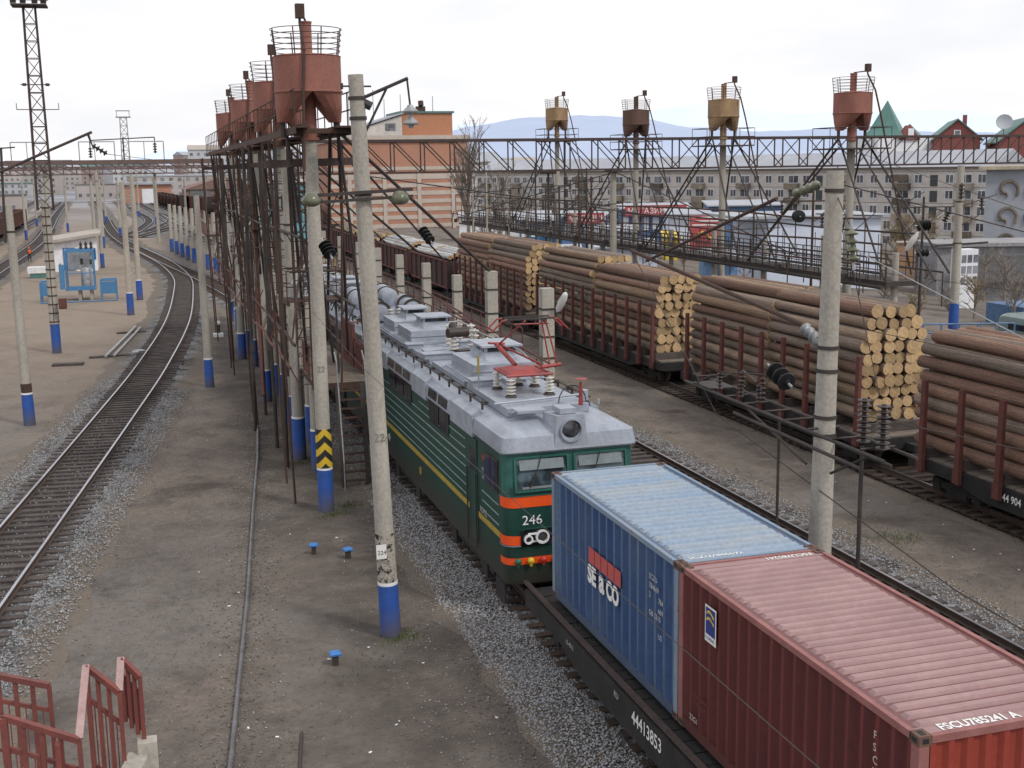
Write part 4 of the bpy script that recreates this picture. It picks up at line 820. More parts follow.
# logo: red block drawn on the corrugations' crests, pale lettering under it
b=MB()
for k in range(5):
    ya=-2.15-.322*k; b.quad((X,ya,2.90),(X,ya-.30,2.90),(X,ya-.30,3.2),(X,ya,3.2))
b.build('logo_block',M['logo_red'],C1)
text('SE',.46,(X-.003,-2.12,2.53),(0,-1,0),(0,0,1),'logo_lettering',M['signw'],C1,bold=.024,sx=.95)
text('a',.62,(X-.003,-2.70,2.53),(0,-1,0),(0,0,1),'logo_lettering',M['signw'],C1,bold=.024,sx=.95)
text('CO',.46,(X-.003,-3.06,2.53),(0,-1,0),(0,0,1),'logo_lettering',M['signw'],C1,bold=.024,sx=.85)
for k,(s_,zz) in enumerate((('SCZU',3.52),('784669',3.36),('2',3.2),('GB 2210',2.9))): text(s_,.13,(X,-4.98,zz),(0,-1,0),(0,0,1),'marking',M['porc'],C1)
for k,(s_,zz) in enumerate((('784',3.45),('669',3.28),('US',2.85))): text(s_,.13,(X,-5.35,zz-.25),(0,-1,0),(0,0,1),'marking',M['porc'],C1)
text('SCZU7846692',.15,(-.95,-5.88,4.072),(1,.0,0),(0,1,0),'roof_code',M['signw'],C1,bold=.003,sx=1.05)
MB().box(-1.15,1.15,-6.0,-5.955,4.07,4.074).build('dark_edge_strip',M['b_side'],C1)
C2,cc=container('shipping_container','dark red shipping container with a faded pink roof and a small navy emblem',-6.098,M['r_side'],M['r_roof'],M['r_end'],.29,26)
X=cc[0]-.016
MB().box(X-.002,X,-7.40,-7.04,3.24,3.80).build('emblem_border',M['signw'],C2); MB().box(X-.006,X-.003,-7.37,-7.07,3.36,3.77).build('emblem_field',M['logo_blue'],C2)
b=MB()
for z0,dz in ((3.66,0),(3.56,0)):
    b.loft([[V((X-.009,-7.10-.24*k/6,z0+.035*sin(k/6*pi*1.3)-dz-.00)),V((X-.009,-7.10-.24*k/6,z0+.035*sin(k/6*pi*1.3)+.045)),V((X-.0085,-7.10-.24*k/6,z0+.035*sin(k/6*pi*1.3)+.045)),V((X-.0085,-7.10-.24*k/6,z0+.035*sin(k/6*pi*1.3)))] for k in range(7)])
b.build('emblem_waves',M['logo_yel'],C2)
text('FLORENS',.07,(X-.004,-7.06,3.28),(0,-1,0),(0,0,1),'emblem_lettering',M['logo_blue'],C2)
text('FSCU785241',.16,(.98,-6.2,4.072),(-1,0,0),(0,-1,0),'roof_code',M['signw'],C2,bold=.003,sx=.95)
text('FSCU785241 A',.2,(-.86,-12.05,4.072),(1,0,0),(0,1,0),'roof_code',M['signw'],C2,bold=.006,sx=.82)
for i,ch in enumerate('FSCU785241'): text(ch,.14,(X,-11.35,3.72-.15*i),(0,-1,0),(0,0,1),'marking',M['porc'],C2)
for i,ch in enumerate('22G1'): text(ch,.15,(X,-11.75,3.45-.17*i),(0,-1,0),(0,0,1),'marking',M['porc'],C2)
text('22G1',.13,(X,-6.55,1.78),(0,-1,0),(0,0,1),'marking',M['porc'],C2); text('MAX 24000',.09,(X,-6.7,2.2),(0,-1,0),(0,0,1),'marking',M['stake'],C2); text('TARE 2230',.09,(X,-6.7,2.08),(0,-1,0),(0,0,1),'marking',M['stake'],C2)
# ------------------------------------------------------------------ wagons
def bogie(b,w,x,yc,wb=.925):
    b.box(x-1.0,x+1.0,yc-.18,yc+.18,.52,.74)
    for dy in (-wb,wb): w.tube((x-.8,yc+dy,.79),(x+.8,yc+dy,.79),.08,8)
    for s in (-1,1):
        b.box(x+s*1.02-.08,x+s*1.02+.08,yc-1.15,yc+1.15,.5,.72); b.loft([[V((x+s*1.02+e,yc+dy,z)) for dy,z in ((-.5,.35),(.5,.35),(.3,.9),(-.3,.9))] for e in (-.09,.09)])
        for dy in (-wb,wb): b.box(x+s*1.02-.11,x+s*1.02+.11,yc+dy-.16,yc+dy+.16,.4,.78); w.lathe([(.1,0),(.46,0),(.475,.12),(.1,.12)],(x+s*.74,yc+dy,.79),20,(s,0,0))
def flatcar(name,label,x,y0,y1,group,stakes=None,sz=3.6,deckm='wood',num=None,kind='wagon',ny=None):
    t=thing(name,label,kind,(x,(y0+y1)/2,0),group)
    b=MB()
    for s in (-1,1):
        # fish-belly side sill
        ys=[y0,y0+2.2,y0+3.6,y1-3.6,y1-2.2,y1]; zb=[.98,.98,.72,.72,.98,.98]; xa,xb=x+s*1.32,x+s*1.5
        b.loft([[V((xa,y,z)),V((xb,y,z)),V((xb,y,1.32)),V((xa,y,1.32))] for y,z in zip(ys,zb)])
    b.box(x-1.32,x+1.32,y0,y0+.25,.95,1.31).box(x-1.32,x+1.32,y1-.25,y1,.95,1.31).box(x-.3,x+.3,y0+.2,y1-.2,.8,1.2)
    b.box(x-.2,x+.2,y0-.5,y0,.9,1.15).box(x-.2,x+.2,y1,y1+.5,.9,1.15)
    b.build('underframe',M['black'],t)
    b=MB(); n=int((y1-y0)/.4)
    for i in range(n): b.box(x-1.38,x+1.38,y0+.1+i*.4,y0+.1+i*.4+.37,1.322,1.375+random.uniform(-.006,.006))
    b.build('deck_boards',M[deckm],t)
    for k,yc in enumerate((y0+1.85,y1-1.85)):
        b=MB(); w=MB(); bogie(b,w,x,yc); bg=b.build('bogie',M['black'],t); w.build('wheels',M['railside'],bg,smooth=40)
    if stakes:
        b=None
        for s in (-1,1):
            for i in range(stakes):
                yy=y0+.75+(y1-y0-1.5)*i/(stakes-1); b=MB(); b.loft([[V((x+s*(1.50+a),yy+c,z)) for a,c in ((-.0,-.1),(.11*k,-.1),(.11*k,.1),(-.0,.1))] for z,k in ((.95,1),(1.5,1.3),(sz,.9))]).box(x+s*1.6-.06,x+s*1.6+.06,yy-.14,yy+.14,1.0,1.42); b.build('stake',M['stake'],t)
    if stakes:
        for i in range(stakes):
            yy=y0+.75+(y1-y0-1.5)*i/(stakes-1); MB().box(x-1.44,x+1.44,yy-.09,yy+.09,1.383,1.68).build('bunk_beam',M['sleeper'],t)
    if num: text(num[0],num[3],(x-1.505,num[1],num[2]),(0,-1,0),(0,0,1),'wagon_number',M['signw'],t,bold=.004,sx=.9)
    return t
FC=flatcar('container_flatcar','black flat wagon under the two containers, with a white wagon number',0,-14.2,1.0,'flat wagons',deckm='black',num=('44413853',-4.9,1.0,.34))
text('RU',.16,(-1.505,-4.1,1.12),(0,-1,0),(0,0,1),'wagon_mark',M['porc'],FC); text('13-4012',.13,(-1.505,-1.6,1.12),(0,-1,0),(0,0,1),'wagon_mark',M['porc'],FC)
b=MB(); b.box(-1.47,-1.38,-14.0,1.2,1.38,1.44).box(1.38,1.47,-14.0,1.2,1.38,1.44); b.build('rub_rail',M['trussm'],FC)
GRP='timber wagons'
LX=14.75
W=[('timber wagon numbered 44 904, loaded with reddish logs',-4.9,8.6,8,3.75),('timber wagon behind the thick pole, bright sawn log ends showing at its end',10.6,25.1,9,3.95),
   ('third timber wagon, behind the locomotive cab',27.3,45.7,12,4.0),('timber wagon coupled to the dark open wagons, stacked with pine logs',47.3,65.3,12,4.0)]
for i,(l,y0,y1,n,sz) in enumerate(W): flatcar('timber_wagon',l,LX,y0,y1,GRP,n,sz,num=(('44 904',4.3,.98,.3) if i==0 else None))
# logs: a few shared meshes, every log its own object
def log_mesh(r0,r1,L,bark):
    b=MB(); n=12; k=7; rings=[]; ph=random.uniform(0,6)
    for i in range(k):
        t=i/(k-1); y=-L/2+L*t; rr=r0+(r1-r0)*t; ox=.055*sin(ph+t*4); oz=.04*cos(ph*2+t*3)
        rings.append([V((ox+rr*(1+.05*sin(3*a+ph))*cos(a),y,oz+rr*(1+.05*cos(2*a+ph))*sin(a))) for a in [2*pi*j/n for j in range(n)]])
    b.loft(rings,cap=False); b.mi=1; m=len(b.v); b.f+=[tuple(range(n)),tuple(range(m-1,m-n-1,-1))]; b.m+=[1,1]
    for _ in range(5):
        pass
    o=b.build('log',[M[bark],M['cut']],smooth=50); me=o.data; bpy.data.objects.remove(o); return me
LM=[log_mesh(.5*1.06,.5*.94,1.,k) for k in ('bark0','bark1','bark2','bark0','bark2','bark3')]  # unit diameter, unit length, scaled per log
def put_log(x,y,z,d,L,label,group,ms=LM,rz=0,rx=0,name='log'):
    o=bpy.data.objects.new(name,random.choice(ms)); COL.objects.link(o); o.location=(x,y,z); o.scale=(d,L,d); o.rotation_euler=(rx,random.choice((0,0,pi)) ,rz)
    return tag(o,label,'log',group)
RM=[log_mesh(.5*1.06,.5*.94,1.,k) for k in ('bark2','bark2','bark0')]
random.seed(4)
def stack(x,y0,y1,ztop,zedge,label,group,full,zb=1.6,hw=1.46,d=.385,ms=LM):
    yc,L=(y0+y1)/2,(y1-y0); z=zb+d/2; row=0
    while True:
        f=max(0,(z-zedge))/max(.01,(ztop-zedge)); 
        if z+d*.3>ztop: break
        w=hw*sqrt(max(0,1-f*f*.72)) if z>zedge else hw
        cnt=int((2*w)/d); off=(2*w-cnt*d)/2
        for i in range(cnt):
            dd=d*random.uniform(.86,1.07); xx=x-w+off+d*(i+.5)+random.uniform(-.015,.015)+(.06*(row%2)-.03); zz=z+random.uniform(-.02,.02)
            left=i==0; top=z+d*1.0>zedge and (i==0 or z+d*1.35>ztop or f>.0)
            # what shows: outer left column and the rounded top
            show=full or left or (i==1 and (z>zedge or ms is RM)) or (z+d*1.3>ztop) or (z>zedge and i<3)
            if show: put_log(xx,yc+random.uniform(-.12,.12)*(1 if full else .6),zz,dd,L*random.uniform(.985,1.015),label,group,ms=ms,rz=random.uniform(-.006,.006),rx=random.uniform(-.003,.003))
        z+=d*.93; row+=1
stack(LX,-4.5,1.7,4.95,3.9,'reddish pine log in the front bundle on the wagon numbered 44 904','logs on the nearest wagon, front bundle',False,ms=RM,d=.42)
stack(LX,2.,8.7,5.1,4.0,'reddish pine log in the rear bundle on the wagon numbered 44 904','logs on the nearest wagon, rear bundle',False,ms=RM,d=.42)
stack(LX,11.7,18.1,5.5,4.1,'pine log in the front bundle of the second timber wagon, sawn end showing','logs on the second wagon, front bundle',True,hw=1.4,d=.41,zb=1.66)
stack(LX,18.,24.7,5.5,4.1,'pine log in the rear bundle of the second timber wagon','logs on the second wagon, rear bundle',False,hw=1.4,d=.41,zb=1.66)
stack(LX,28.3,36.3,5.5,4.3,'pine log in the front bundle of the third timber wagon, sawn end showing','logs on the third wagon, front bundle',True,hw=1.35,d=.42,zb=1.66)
stack(LX,36.5,45.3,5.7,4.4,'pine log in the rear bundle of the third timber wagon','logs on the third wagon, rear bundle',False)
stack(LX,47.7,56.1,5.6,4.4,'pine log in the front bundle of the fourth timber wagon','logs on the fourth wagon, front bundle',False)
stack(LX,56.3,64.9,5.6,4.4,'pine log in the rear bundle of the fourth timber wagon','logs on the fourth wagon, rear bundle',False,d=.42)
# front face of the fourth wagon bundle, short billets filling the core
for r_ in range(8):
    for c_ in range(5): put_log(LX-.75+.42*c_+random.uniform(-.02,.02),48.6,2.0+.42*r_,.40*random.uniform(.9,1.05),1.7,'short pine log end inside the front bundle of the fourth timber wagon','core logs of the fourth wagon')
# gondolas with birch
def gondola(x,y0,y1,label,m='wagonbrown',h=3.25,group='open wagons',kind='wagon'):
    t=thing('gondola_wagon',label,kind,(x,(y0+y1)/2,0),group)
    b=MB(); b.box(x-1.5,x-1.44,y0,y1,1.2,h).box(x+1.44,x+1.5,y0,y1,1.2,h).box(x-1.44,x+1.44,y0,y0+.06,1.2,h).box(x-1.44,x+1.44,y1-.06,y1,1.2,h).box(x-1.43,x+1.43,y0+.07,y1-.07,1.25,1.3); b.build('body',M[m],t)
    b=MB(); n=8
    for s in (-1,1):
        b.box(x+s*1.54-.05,x+s*1.54+.05,y0-.02,y1+.02,h-.1,h+.02).box(x+s*1.53-.04,x+s*1.53+.04,y0,y1,1.12,1.28)
        for i in range(n): yy=y0+.1+(y1-y0-.2)*i/(n-1); b.box(x+s*1.56-.06,x+s*1.56+.06,yy-.07,yy+.07,1.2,h-.1)
    b.build('side_posts',M['stake' if m=='wagondark' else m],t)
    b=MB(); w=MB(); bogie(b,w,x,y0+1.9); bogie(b,w,x,y1-1.9); b.box(x-.3,x+.3,y0-.4,y1+.4,.8,1.15); b.build('underframe',M['black'],t); w.build('wheels',M['railside'],t,smooth=40)
    return t
names=['first','second','third','fourth','fifth']
BM=[log_mesh(.53,.47,1.,'birch')]; YM=[log_mesh(.53,.47,1.,'bark3')]
y=66.9
for i in range(5):
    gondola(LX,y,y+13,f'dark open wagon, {names[i]} behind the pine timber wagons'+(', heaped with birch' if i<2 else ', loaded with pale timber' if i<4 else ''),'wagondark')
    if i<4:
        for half in (0,1):
            for k in range(9):
                dx=-1.2+.3*k; put_log(LX+dx,y+3.4+half*6.2,3.3+.55*cos(dx*1.1)+random.uniform(-.05,.05),.32,5.9,('pale birch log heaped on the %s dark open wagon' if i<2 else 'pale peeled log on the %s dark open wagon')%names[i],'logs on the %s open wagon'%names[i],ms=BM if i<2 else YM)
    y+=14.6
# ------------------------------------------------------------------ sanding towers
def silo(x,y,label,m,dz=0,near=False,base=1.3,chev=False,z0=0,gal=True,group='sand hoppers on concrete columns',side=1):
    zt=12.45+dz
    t=thing('sand_hopper_tower',label,'sand hopper',(x,y,z0),group); n=24
    if base: MB().tube((x,y,z0-.1),(x,y,z0+base),.235,18).build('painted_base',M['blue'],t,smooth=40); MB().tube((x,y,z0+base),(x,y,z0+base+.06),.238,18).build('white_ring',M['white'],t,smooth=40)
    if chev:
        o=MB().tube((x,y,1.37),(x,y,2.55),.238,18).build('hazard_marking',M['chev'],t,smooth=40)
        text('22',.24,(x-.13,y-.222,4.3),(1,0,0),(0,0,1),'pole_number',M['stencil'],t)
    MB().tube((x,y,z0),(x,y,zt-1.3),.22,18,.19).build('column',M['concrete'],t,smooth=40)
    MB().tube((x,y,zt-1.35),(x,y,zt+.05),.2,18).lathe([(.26,0),(.26,.08)],(x,y,zt-1.32),18).build('core_pipe',M[m],t,smooth=40)
    b=MB(); b.lathe([(.95,0),(.98,.0),(.98,.04),(.95,.05),(.95,.98),(.97,1.0),(.9,1.03),(.2,1.1)],(x,y,zt),32); b.build('hopper_drum',M[m],t,smooth=30)
    # two outlets like trouser legs
    for s in (-1,1):
        top=[V((x+s*abs(.95*cos(a)) if True else 0,y+.95*sin(a),zt+.01)) for a in [(-pi/2)+pi*k/10 for k in range(11)]]
        def rg(f,z,cx,r): return [V((x+s*((abs(.95*cos(a)))*(1-f)+(cx+r*cos(a))*f), y+(.95*(1-f)+r*f)*sin(a), z)) for a in [(-pi/2)+pi*k/10 for k in range(11)]]
        r0=rg(0,zt+.01,.7,.2); r1=rg(.5,zt-.42,.74,.2); r2=rg(1,zt-.82,.74,.17)
        # close inner side
        def inner(r,cx): return [V((x+s*cx,r[-1].y,r[0].z)),V((x+s*cx,r[0].y,r[0].z))]
        rings=[r0+inner(r0,.02),r1+inner(r1,.33),r2+inner(r2,.58)]
        if s<0: rings=[list(reversed(r)) for r in rings]
        MB().loft(rings).build('outlet_cone',M[m],t)
        MB().tube((x+s*.76,y,zt-.80),(x+s*.76,y,zt-1.25),.08,8).build('outlet_valve',M['dark'],t)
    b=MB(); b.lathe([(.2,0),(.19,.05),(.165,.1),(.165,.88),(.18,.9),(.18,.94)],(x,y,zt+1.03),18); b.build('vent_stack',M[m],t,smooth=30)
    b=MB()
    for k in range(8): a=2*pi*k/8+.3; b.tube((x+.93*cos(a),y+.93*sin(a),zt+1.0),(x+1.02*cos(a),y+1.02*sin(a),zt+1.75),.018,5)
    for j in range(5): rr=.945+.016*j; b.path([(x+rr*cos(2*pi*k/20),y+rr*sin(2*pi*k/20),zt+1.15+.15*j) for k in range(20)],.011,4,True)
    b.build('guard_rail',M['rusty'],t)
    b=MB(); q=[(x-.35,y-1.05,zt-2.2),(x-.28,y-1.02,zt-.1),(x-.2,y-.98,zt+1.1),(x-.22,y-.5,zt+1.9)] if side>0 else [(x+2.9,y-1.3,z0+4.5),(x+.95,y-1.02,zt-.1),(x+.62,y-.98,zt+1.1),(x+.4,y-.6,zt+1.9)]
    b.path(q,.045,8); e=q[-1]; b.tube(e,(e[0],e[1],e[2]+.15),.04,6); b.box(e[0]-.11,e[0]+.13,e[1]-.12,e[1]+.12,e[2]+.1,e[2]+.48); b.path([(e[0]+.1,e[1],e[2]+.15),(x,y,zt+2.0)],.03,6); b.build('filling_pipe',M['rusty'],t)
    return t,zt
SX={13.1:-4.0,25.6:-3.5,38.3:-3.38,51.5:-3.3}
SL=[(13.1,'large rust-red sand hopper on the column with black and yellow chevrons','silo_red',0,True),(25.6,'rust-red sand hopper just behind the one on the chevron column','silo_red',.02,False),(38.3,'rust-red sand hopper third in the row beside the locomotive','silo_red',.05,False),(51.5,'last sand hopper of the row beside the locomotive','silo_red',.05,False)]
for y,l,m,dz,ch in SL: silo(SX[y],y,l,m,dz-(.12 if y<14 else 0),chev=ch)
SR=[(31.6,'red-brown sand hopper in the row beyond the timber train','silo_red',.1),(45.7,'pale ochre sand hopper between the red-brown and the dark brown one','silo_ochre',.55),(59.4,'dark brown sand hopper in the row beyond the timber train','silo_brown',.6),(76.7,'yellowish sand hopper by the poplars, at the end of the row beyond the timber train','silo_ochre',1.6)]
for y,l,m,dz in SR:
    t,zt=silo(25.5,y,l,m,dz,base=0,side=-1)
    b=MB(); b.box(24.0,27.0,y-1.2,y+1.2,zt-1.75,zt-1.68); b.build('service_platform',M['dark'],t)
    b=MB(); zz=zt-1.68
    for hx in (.5,1.0): b.path([(24,y-1.2,zz+hx),(27,y-1.2,zz+hx),(27,y+1.2,zz+hx),(24,y+1.2,zz+hx)],.02,4,True)
    for px_ in (24,25,26,27):
        for py_ in (y-1.2,y+1.2): b.tube((px_,py_,zz),(px_,py_,zz+1.0),.02,4)
    b.build('platform_rail',M['dark'],t)
    b=MB()
    for dx,dy in ((-2.2,-6.5),(-2.5,6),(2.4,-5),(2.4,5)): b.tube((25.5+(.74 if dx>0 else -.74),y,zt-1.2),(25.5+dx,y+dy,4.9),.055,6)
    b.tube((25.3,y-1,zt-1.7),(24.2,y-9,5.0),.05,6).tube((25.3,y+1,zt-1.7),(24.2,y+8,5.0),.05,6)
    b.build('sand_pipe',M['dark'],t)
# overhead gallery along the left row
g=thing('overhead_gallery','dark steel catwalk running beneath the row of hoppers beside the locomotive','catwalk',(-3.9,34,10.9))
b=MB(); b.box(-4.6,-4.2,11.6,55,11.32,11.37).box(-3.45,-2.95,11.6,55,11.32,11.37)
for yy in (12.2,14.4,25,27,37.5,39.5,50.5,52.5,56.5): b.box(-4.64,-2.9,yy,yy+.16,11.18,11.32)
b.box(-4.66,-4.58,11.6,57,11.15,11.32).box(-2.96,-2.87,11.6,57,11.15,11.32); b.build('deck',M['rusty'],g)
b=MB()
for xx in (-4.6,-2.9):
    for hz in (.5,1.0): b.tube((xx,11.6,11.35+hz),(xx,57,11.35+hz),.022,5)
    for k in range(31): b.tube((xx,11.6+1.513*k,11.35),(xx,11.6+1.513*k,12.35),.02,5)
b.build('railing',M['rusty'],g)
b=MB()
for i,yy in enumerate((13.6,)): b.beam((-5.3,yy,10.35),(-2.3,yy,10.42),.16,.22)
for yy in (26,39,52): b.beam((-5.2,yy,10.4),(-2.4,yy,10.4),.14,.18)
b.build('cross_beam',M['trussm'],g)
# the tangle of sand pipes and struts from gallery down to the walkway
for i,(y,l) in enumerate(((13.1,'steel sand pipes and struts dropping from the hopper on the chevron column'),(25.6,'sand pipes and struts dropping from the second hopper beside the locomotive'),(38.3,'sand pipes and struts dropping from the third hopper beside the locomotive'),(51.5,'sand pipes and struts dropping from the last hopper beside the locomotive'))):
    t=thing('sand_pipework',l,'pipework',(-3.9,y,3.4)); random.seed(20+i)
    b=MB()
    for dx,dy,z,ex in ((-.74,2.5,3.8,-3.6),(-.74,5,3.8,-3.75),(.74,2.0,3.9,-2.2),(.74,6.0,3.9,-2.2),(-.74,8,3.9,-3.7),(.5,9.5,3.9,-2.4),(-.3,4,3.9,-3.0)): b.tube((-3.9+dx,y+.2,11.2),(ex,y+dy,z),.05,6)
    b.build('sand_pipe',M['dark'],t)
    b=MB()
    for dx,dy,z in ((-1.2,.8,11),(-1.15,3.4,11),(1.0,1.2,11)): b.tube((-3.9+dx,y+dy,z),(-3.9+dx*.75,y+dy+.3,.0 if dx<0 else 3.6),.04,6)
    b.tube((-4.7,y+.7,7.2),(-3.1,y+.7,7.2),.03,5).tube((-4.7,y+.7,5.2),(-4.0,y+3,7.9),.03,5); b.build('standpipe',M['rusty'],t)
    # crossing pipes to the far posts, above the locomotive
    b=MB(); b.tube((-3.16,y+.1,11.25),(3.55,y+8,6.35),.055,8).tube((-3.16,y+.3,11.0),(3.5,y+15,6.3),.04,6); b.build('crossing_pipe',M['dark'],t)
# denser steelwork between the hopper columns: ladders, landings, pipe runs
for i,y in enumerate((15.5,21.5,28.5,34.5,41.5,48.0,54.5)):
    t=thing('access_ladder',f'caged steel ladder between the sand columns, number {i+1} from the stairs','ladder',(-4.2,y,3.4),'access ladders of the sand columns'); b=MB(); x0=-4.35+.25*(i%3)
    b.tube((x0,y,3.3),(x0,y,11.3),.028,5).tube((x0+.42,y,3.3),(x0+.42,y,11.3),.028,5)
    for k in range(26): b.tube((x0,y,3.5+.3*k),(x0+.42,y,3.5+.3*k),.014,4)
    b.build('ladder',M['rusty'],t); b=MB()
    for k in range(6): z=5+1.1*k; b.path([(x0-.05,y,z),(x0-.1,y-.5,z),(x0+.5,y-.5,z),(x0+.47,y,z)],.012,4)
    b.tube((x0+.2,y-.5,4.9),(x0+.2,y-.5,10.6),.012,4).tube((x0-.1,y-.5,4.9),(x0-.1,y-.5,10.6),.012,4); b.build('safety_cage',M['rusty'],t)
random.seed(31)
for i,y in enumerate((17.2,23.4,29.0,35.8,40.0,47.2,53.5)):
    t=thing('valve_landing',f'small steel landing with valves and drums, number {i+1} along the sand columns','platform',(-3.6,y,6),'valve landings of the sand columns'); z=6.0+.9*((i*3)%4)
    b=MB(); b.box(-4.5,-2.7,y-.7,y+.7,z,z+.05).box(-4.5,-4.42,y-.7,y+.7,z-.12,z).box(-2.78,-2.7,y-.7,y+.7,z-.12,z); b.build('deck',M['rusty'],t)
    b=MB()
    for hz in (.5,1.0): b.path([(-4.5,y-.7,z+hz),(-2.7,y-.7,z+hz),(-2.7,y+.7,z+hz),(-4.5,y+.7,z+hz)],.018,4,True)
    for xx in (-4.5,-3.6,-2.7):
        for yy in (y-.7,y+.7): b.tube((xx,yy,z),(xx,yy,z+1.0),.018,4)
    b.build('railing',M['rusty'],t); b=MB(); xx=-4.1+.5*(i%3); b.lathe([(.16,0),(.2,.05),(.2,.5),(.1,.65),(.05,.8)],(xx,y,z+.05),10).tube((xx,y,z+.6),(xx+.5,y+.3,z+1.4),.04,5).tube((xx,y,z),(xx-.1,y+.2,z-2.6),.05,6); b.build('sand_drum',M[('galv','dark','silo_brown')[i%3]],t)
    b=MB(); b.tube((-4.45,y+.6,3.4),(-4.45,y+.6,z),.04,5); b.build('prop',M['dark'],t); b=MB(); b.tube((-2.75,y+.6,3.4),(-2.75,y+.6,z),.04,5); b.build('prop',M['dark'],t)
for xx,z,l,m in ((-4.55,5.0,'long horizontal air pipe along the sand columns, low one','rusty'),(-2.75,6.1,'long horizontal pipe on the locomotive side of the sand columns','dark'),(-4.4,8.2,'long horizontal sand pipe along the sand columns, upper one','dark'),(-3.1,9.4,'long horizontal cable tray high along the sand columns','rusty'),(-4.75,4.3,'handrail pipe along the outer edge of the sand columns','redbrown')):
    b=MB(); q=[(xx+random.uniform(-.06,.06),14+3.1*k,z+random.uniform(-.05,.05)) for k in range(15)]; b.path(q,.045,6)
    for k in range(0,15,1): b.tube(q[k],(q[k][0]+(.25 if xx<-3.5 else -.25),q[k][1],q[k][2]+random.choice((-.5,.5))),.02,4)
    tag(b.build('pipe_run',M[m],smooth=50),l,'pipe')
for i in range(12):
    y=19+3.2*i; xx=random.choice((-4.5,-4.3,-2.7,-2.9)); b=MB(); b.tube((xx,y,0),(xx+random.uniform(-.1,.1),y+random.uniform(-.2,.2),10.9),random.choice((.05,.07,.09)),8); tag(b.build('standpipe',M[random.choice(('rusty','dark','dark','concrete'))],smooth=50),'thin upright steel pipe in the thicket of sand columns','pipe','upright pipes among the sand columns')
# plain columns of the left row
pole(-3.92,20.1,10.9,.225,.17,'plain tall concrete column between the first two hoppers beside the locomotive',base=1.5,bands=(6.8,8.0,8.3))
pole(-3.9,31.8,10.9,.22,.17,'plain tall concrete column between the second and third hoppers beside the locomotive',base=1.4)
pole(-3.95,45.0,10.9,.22,.17,'plain tall concrete column between the third and last hoppers beside the locomotive',base=1.4)
# walkway (left)
def walkway(name,label,x0,x1,y0,y1,z,posts,rail='redbrown',panel=True,deck='wood',bm='rusty'):
    t=thing(name,label,'walkway',((x0+x1)/2,(y0+y1)/2,0))
    b=MB(); n=int((y1-y0)/.3)
    for i in range(n): b.box(x0,x1,y0+i*.3,y0+i*.3+.27,z-.05,z+random.uniform(-.01,.005))
    b.build('deck',M[deck],t)
    b=MB()
    for xx in (x0+.05,x1-.05): b.box(xx-.05,xx+.05,y0,y1,z-.22,z-.055)
    b.box(x0-.02,x1+.02,y0-.05,y0-.005,z-.22,z-.0); k=0
    while y0+k*2.1<y1: b.box(x0+.1,x1-.1,y0+k*2.1+.3,y0+k*2.1+.4,z-.2,z-.06); k+=1
    b.build('deck_beam',M[bm],t)
    for xx in (x0,x1):
        b=MB(); m=int((y1-y0)/1.4)
        for hz in (.5,1.05): b.tube((xx,y0,z+hz),(xx,y1,z+hz),.025,5)
        for i in range(m+1): yy=y0+(y1-y0)*i/m; b.tube((xx,yy,z-.1),(xx,yy,z+1.05),.028,5)
        if panel:
            for i in range(0,m,5): yy=y0+(y1-y0)*(i+1)/m; b.box(xx-.01,xx+.01,yy+.03,yy+1.2,z+.05,z+.95)
        b.build('railing',M[rail],t)
    return t
LW=walkway('sanding_walkway','raised boarded walkway with red-brown railings and stairs beside the locomotive',-3.75,-1.95,16.3,63,3.35,None)
b=MB()
for k in range(11): z=3.1-.29*k; yy=16.2-.05*k; b.box(-3.0,-2.3,yy-.12,yy+.1,z-.03,z)
st=b.build('stair_tread',M['rusty'],LW)
b=MB()
for xx in (-3.05,-2.25): b.beam((xx,16.25,3.3),(xx,15.6,0),.04,.16)
b.build('stair_stringer',M['dark'],LW)
b=MB()
for xx in (-3.1,-2.2): b.path([(xx,16.3,4.35),(xx,15.9,4.1),(xx,15.1,.9),(xx,15.1,0)],.025,6)
b.build('stair_handrail',M['galv'],LW)
b=MB(); b.path([(-2.0,16.3,4.4),(-2.0,16.3,5.3),(-2.6,16.3,5.3)],.02,5).path([(-3.7,17.0,4.4),(-3.5,16.4,5.6)],.02,5)
for k in range(5): b.box(-2.05,-1.95,19+.5*k,19.35+.5*k,3.4,4.9)
b.build('gate',M['redbrown'],LW)
posts=[(-3.47,18.2,'first'),(-3.07,22.7,'second'),(-3.23,30.5,'third'),(-3.18,33.3,'fourth'),(-3.15,37.7,'fifth'),(-3.43,42.1,'sixth'),(-3.39,46.2,'seventh'),(-3.2,51,'eighth'),(-3.1,57.6,'ninth'),(-3.2,62.5,'tenth')]
for i,(x,y,o_) in enumerate(posts): pole(x-.1,y,5.6 if i%2 else 4.9,.17,.16,f'{o_} short blue-footed post of the walkway beside the locomotive, counted from its stairs',base=1.4,cat='post',name='walkway_post',group='posts of the left walkway')
# second walkway further on
walkway('sanding_walkway','distant raised walkway on blue-footed posts beyond the curve',-2.9,-1.3,98,142,4.3,None,panel=False).rotation_euler=(0,0,0)
for i in range(9):
    y=98+5.6*i; x=-.8-(y-98)*.085; pole(x-.6,y,6.2,.24,.2,f'blue-footed post under the distant walkway, number {i+1} from its near end',base=1.7,cat='post',name='walkway_post',group='posts of the distant walkway',ring=False)
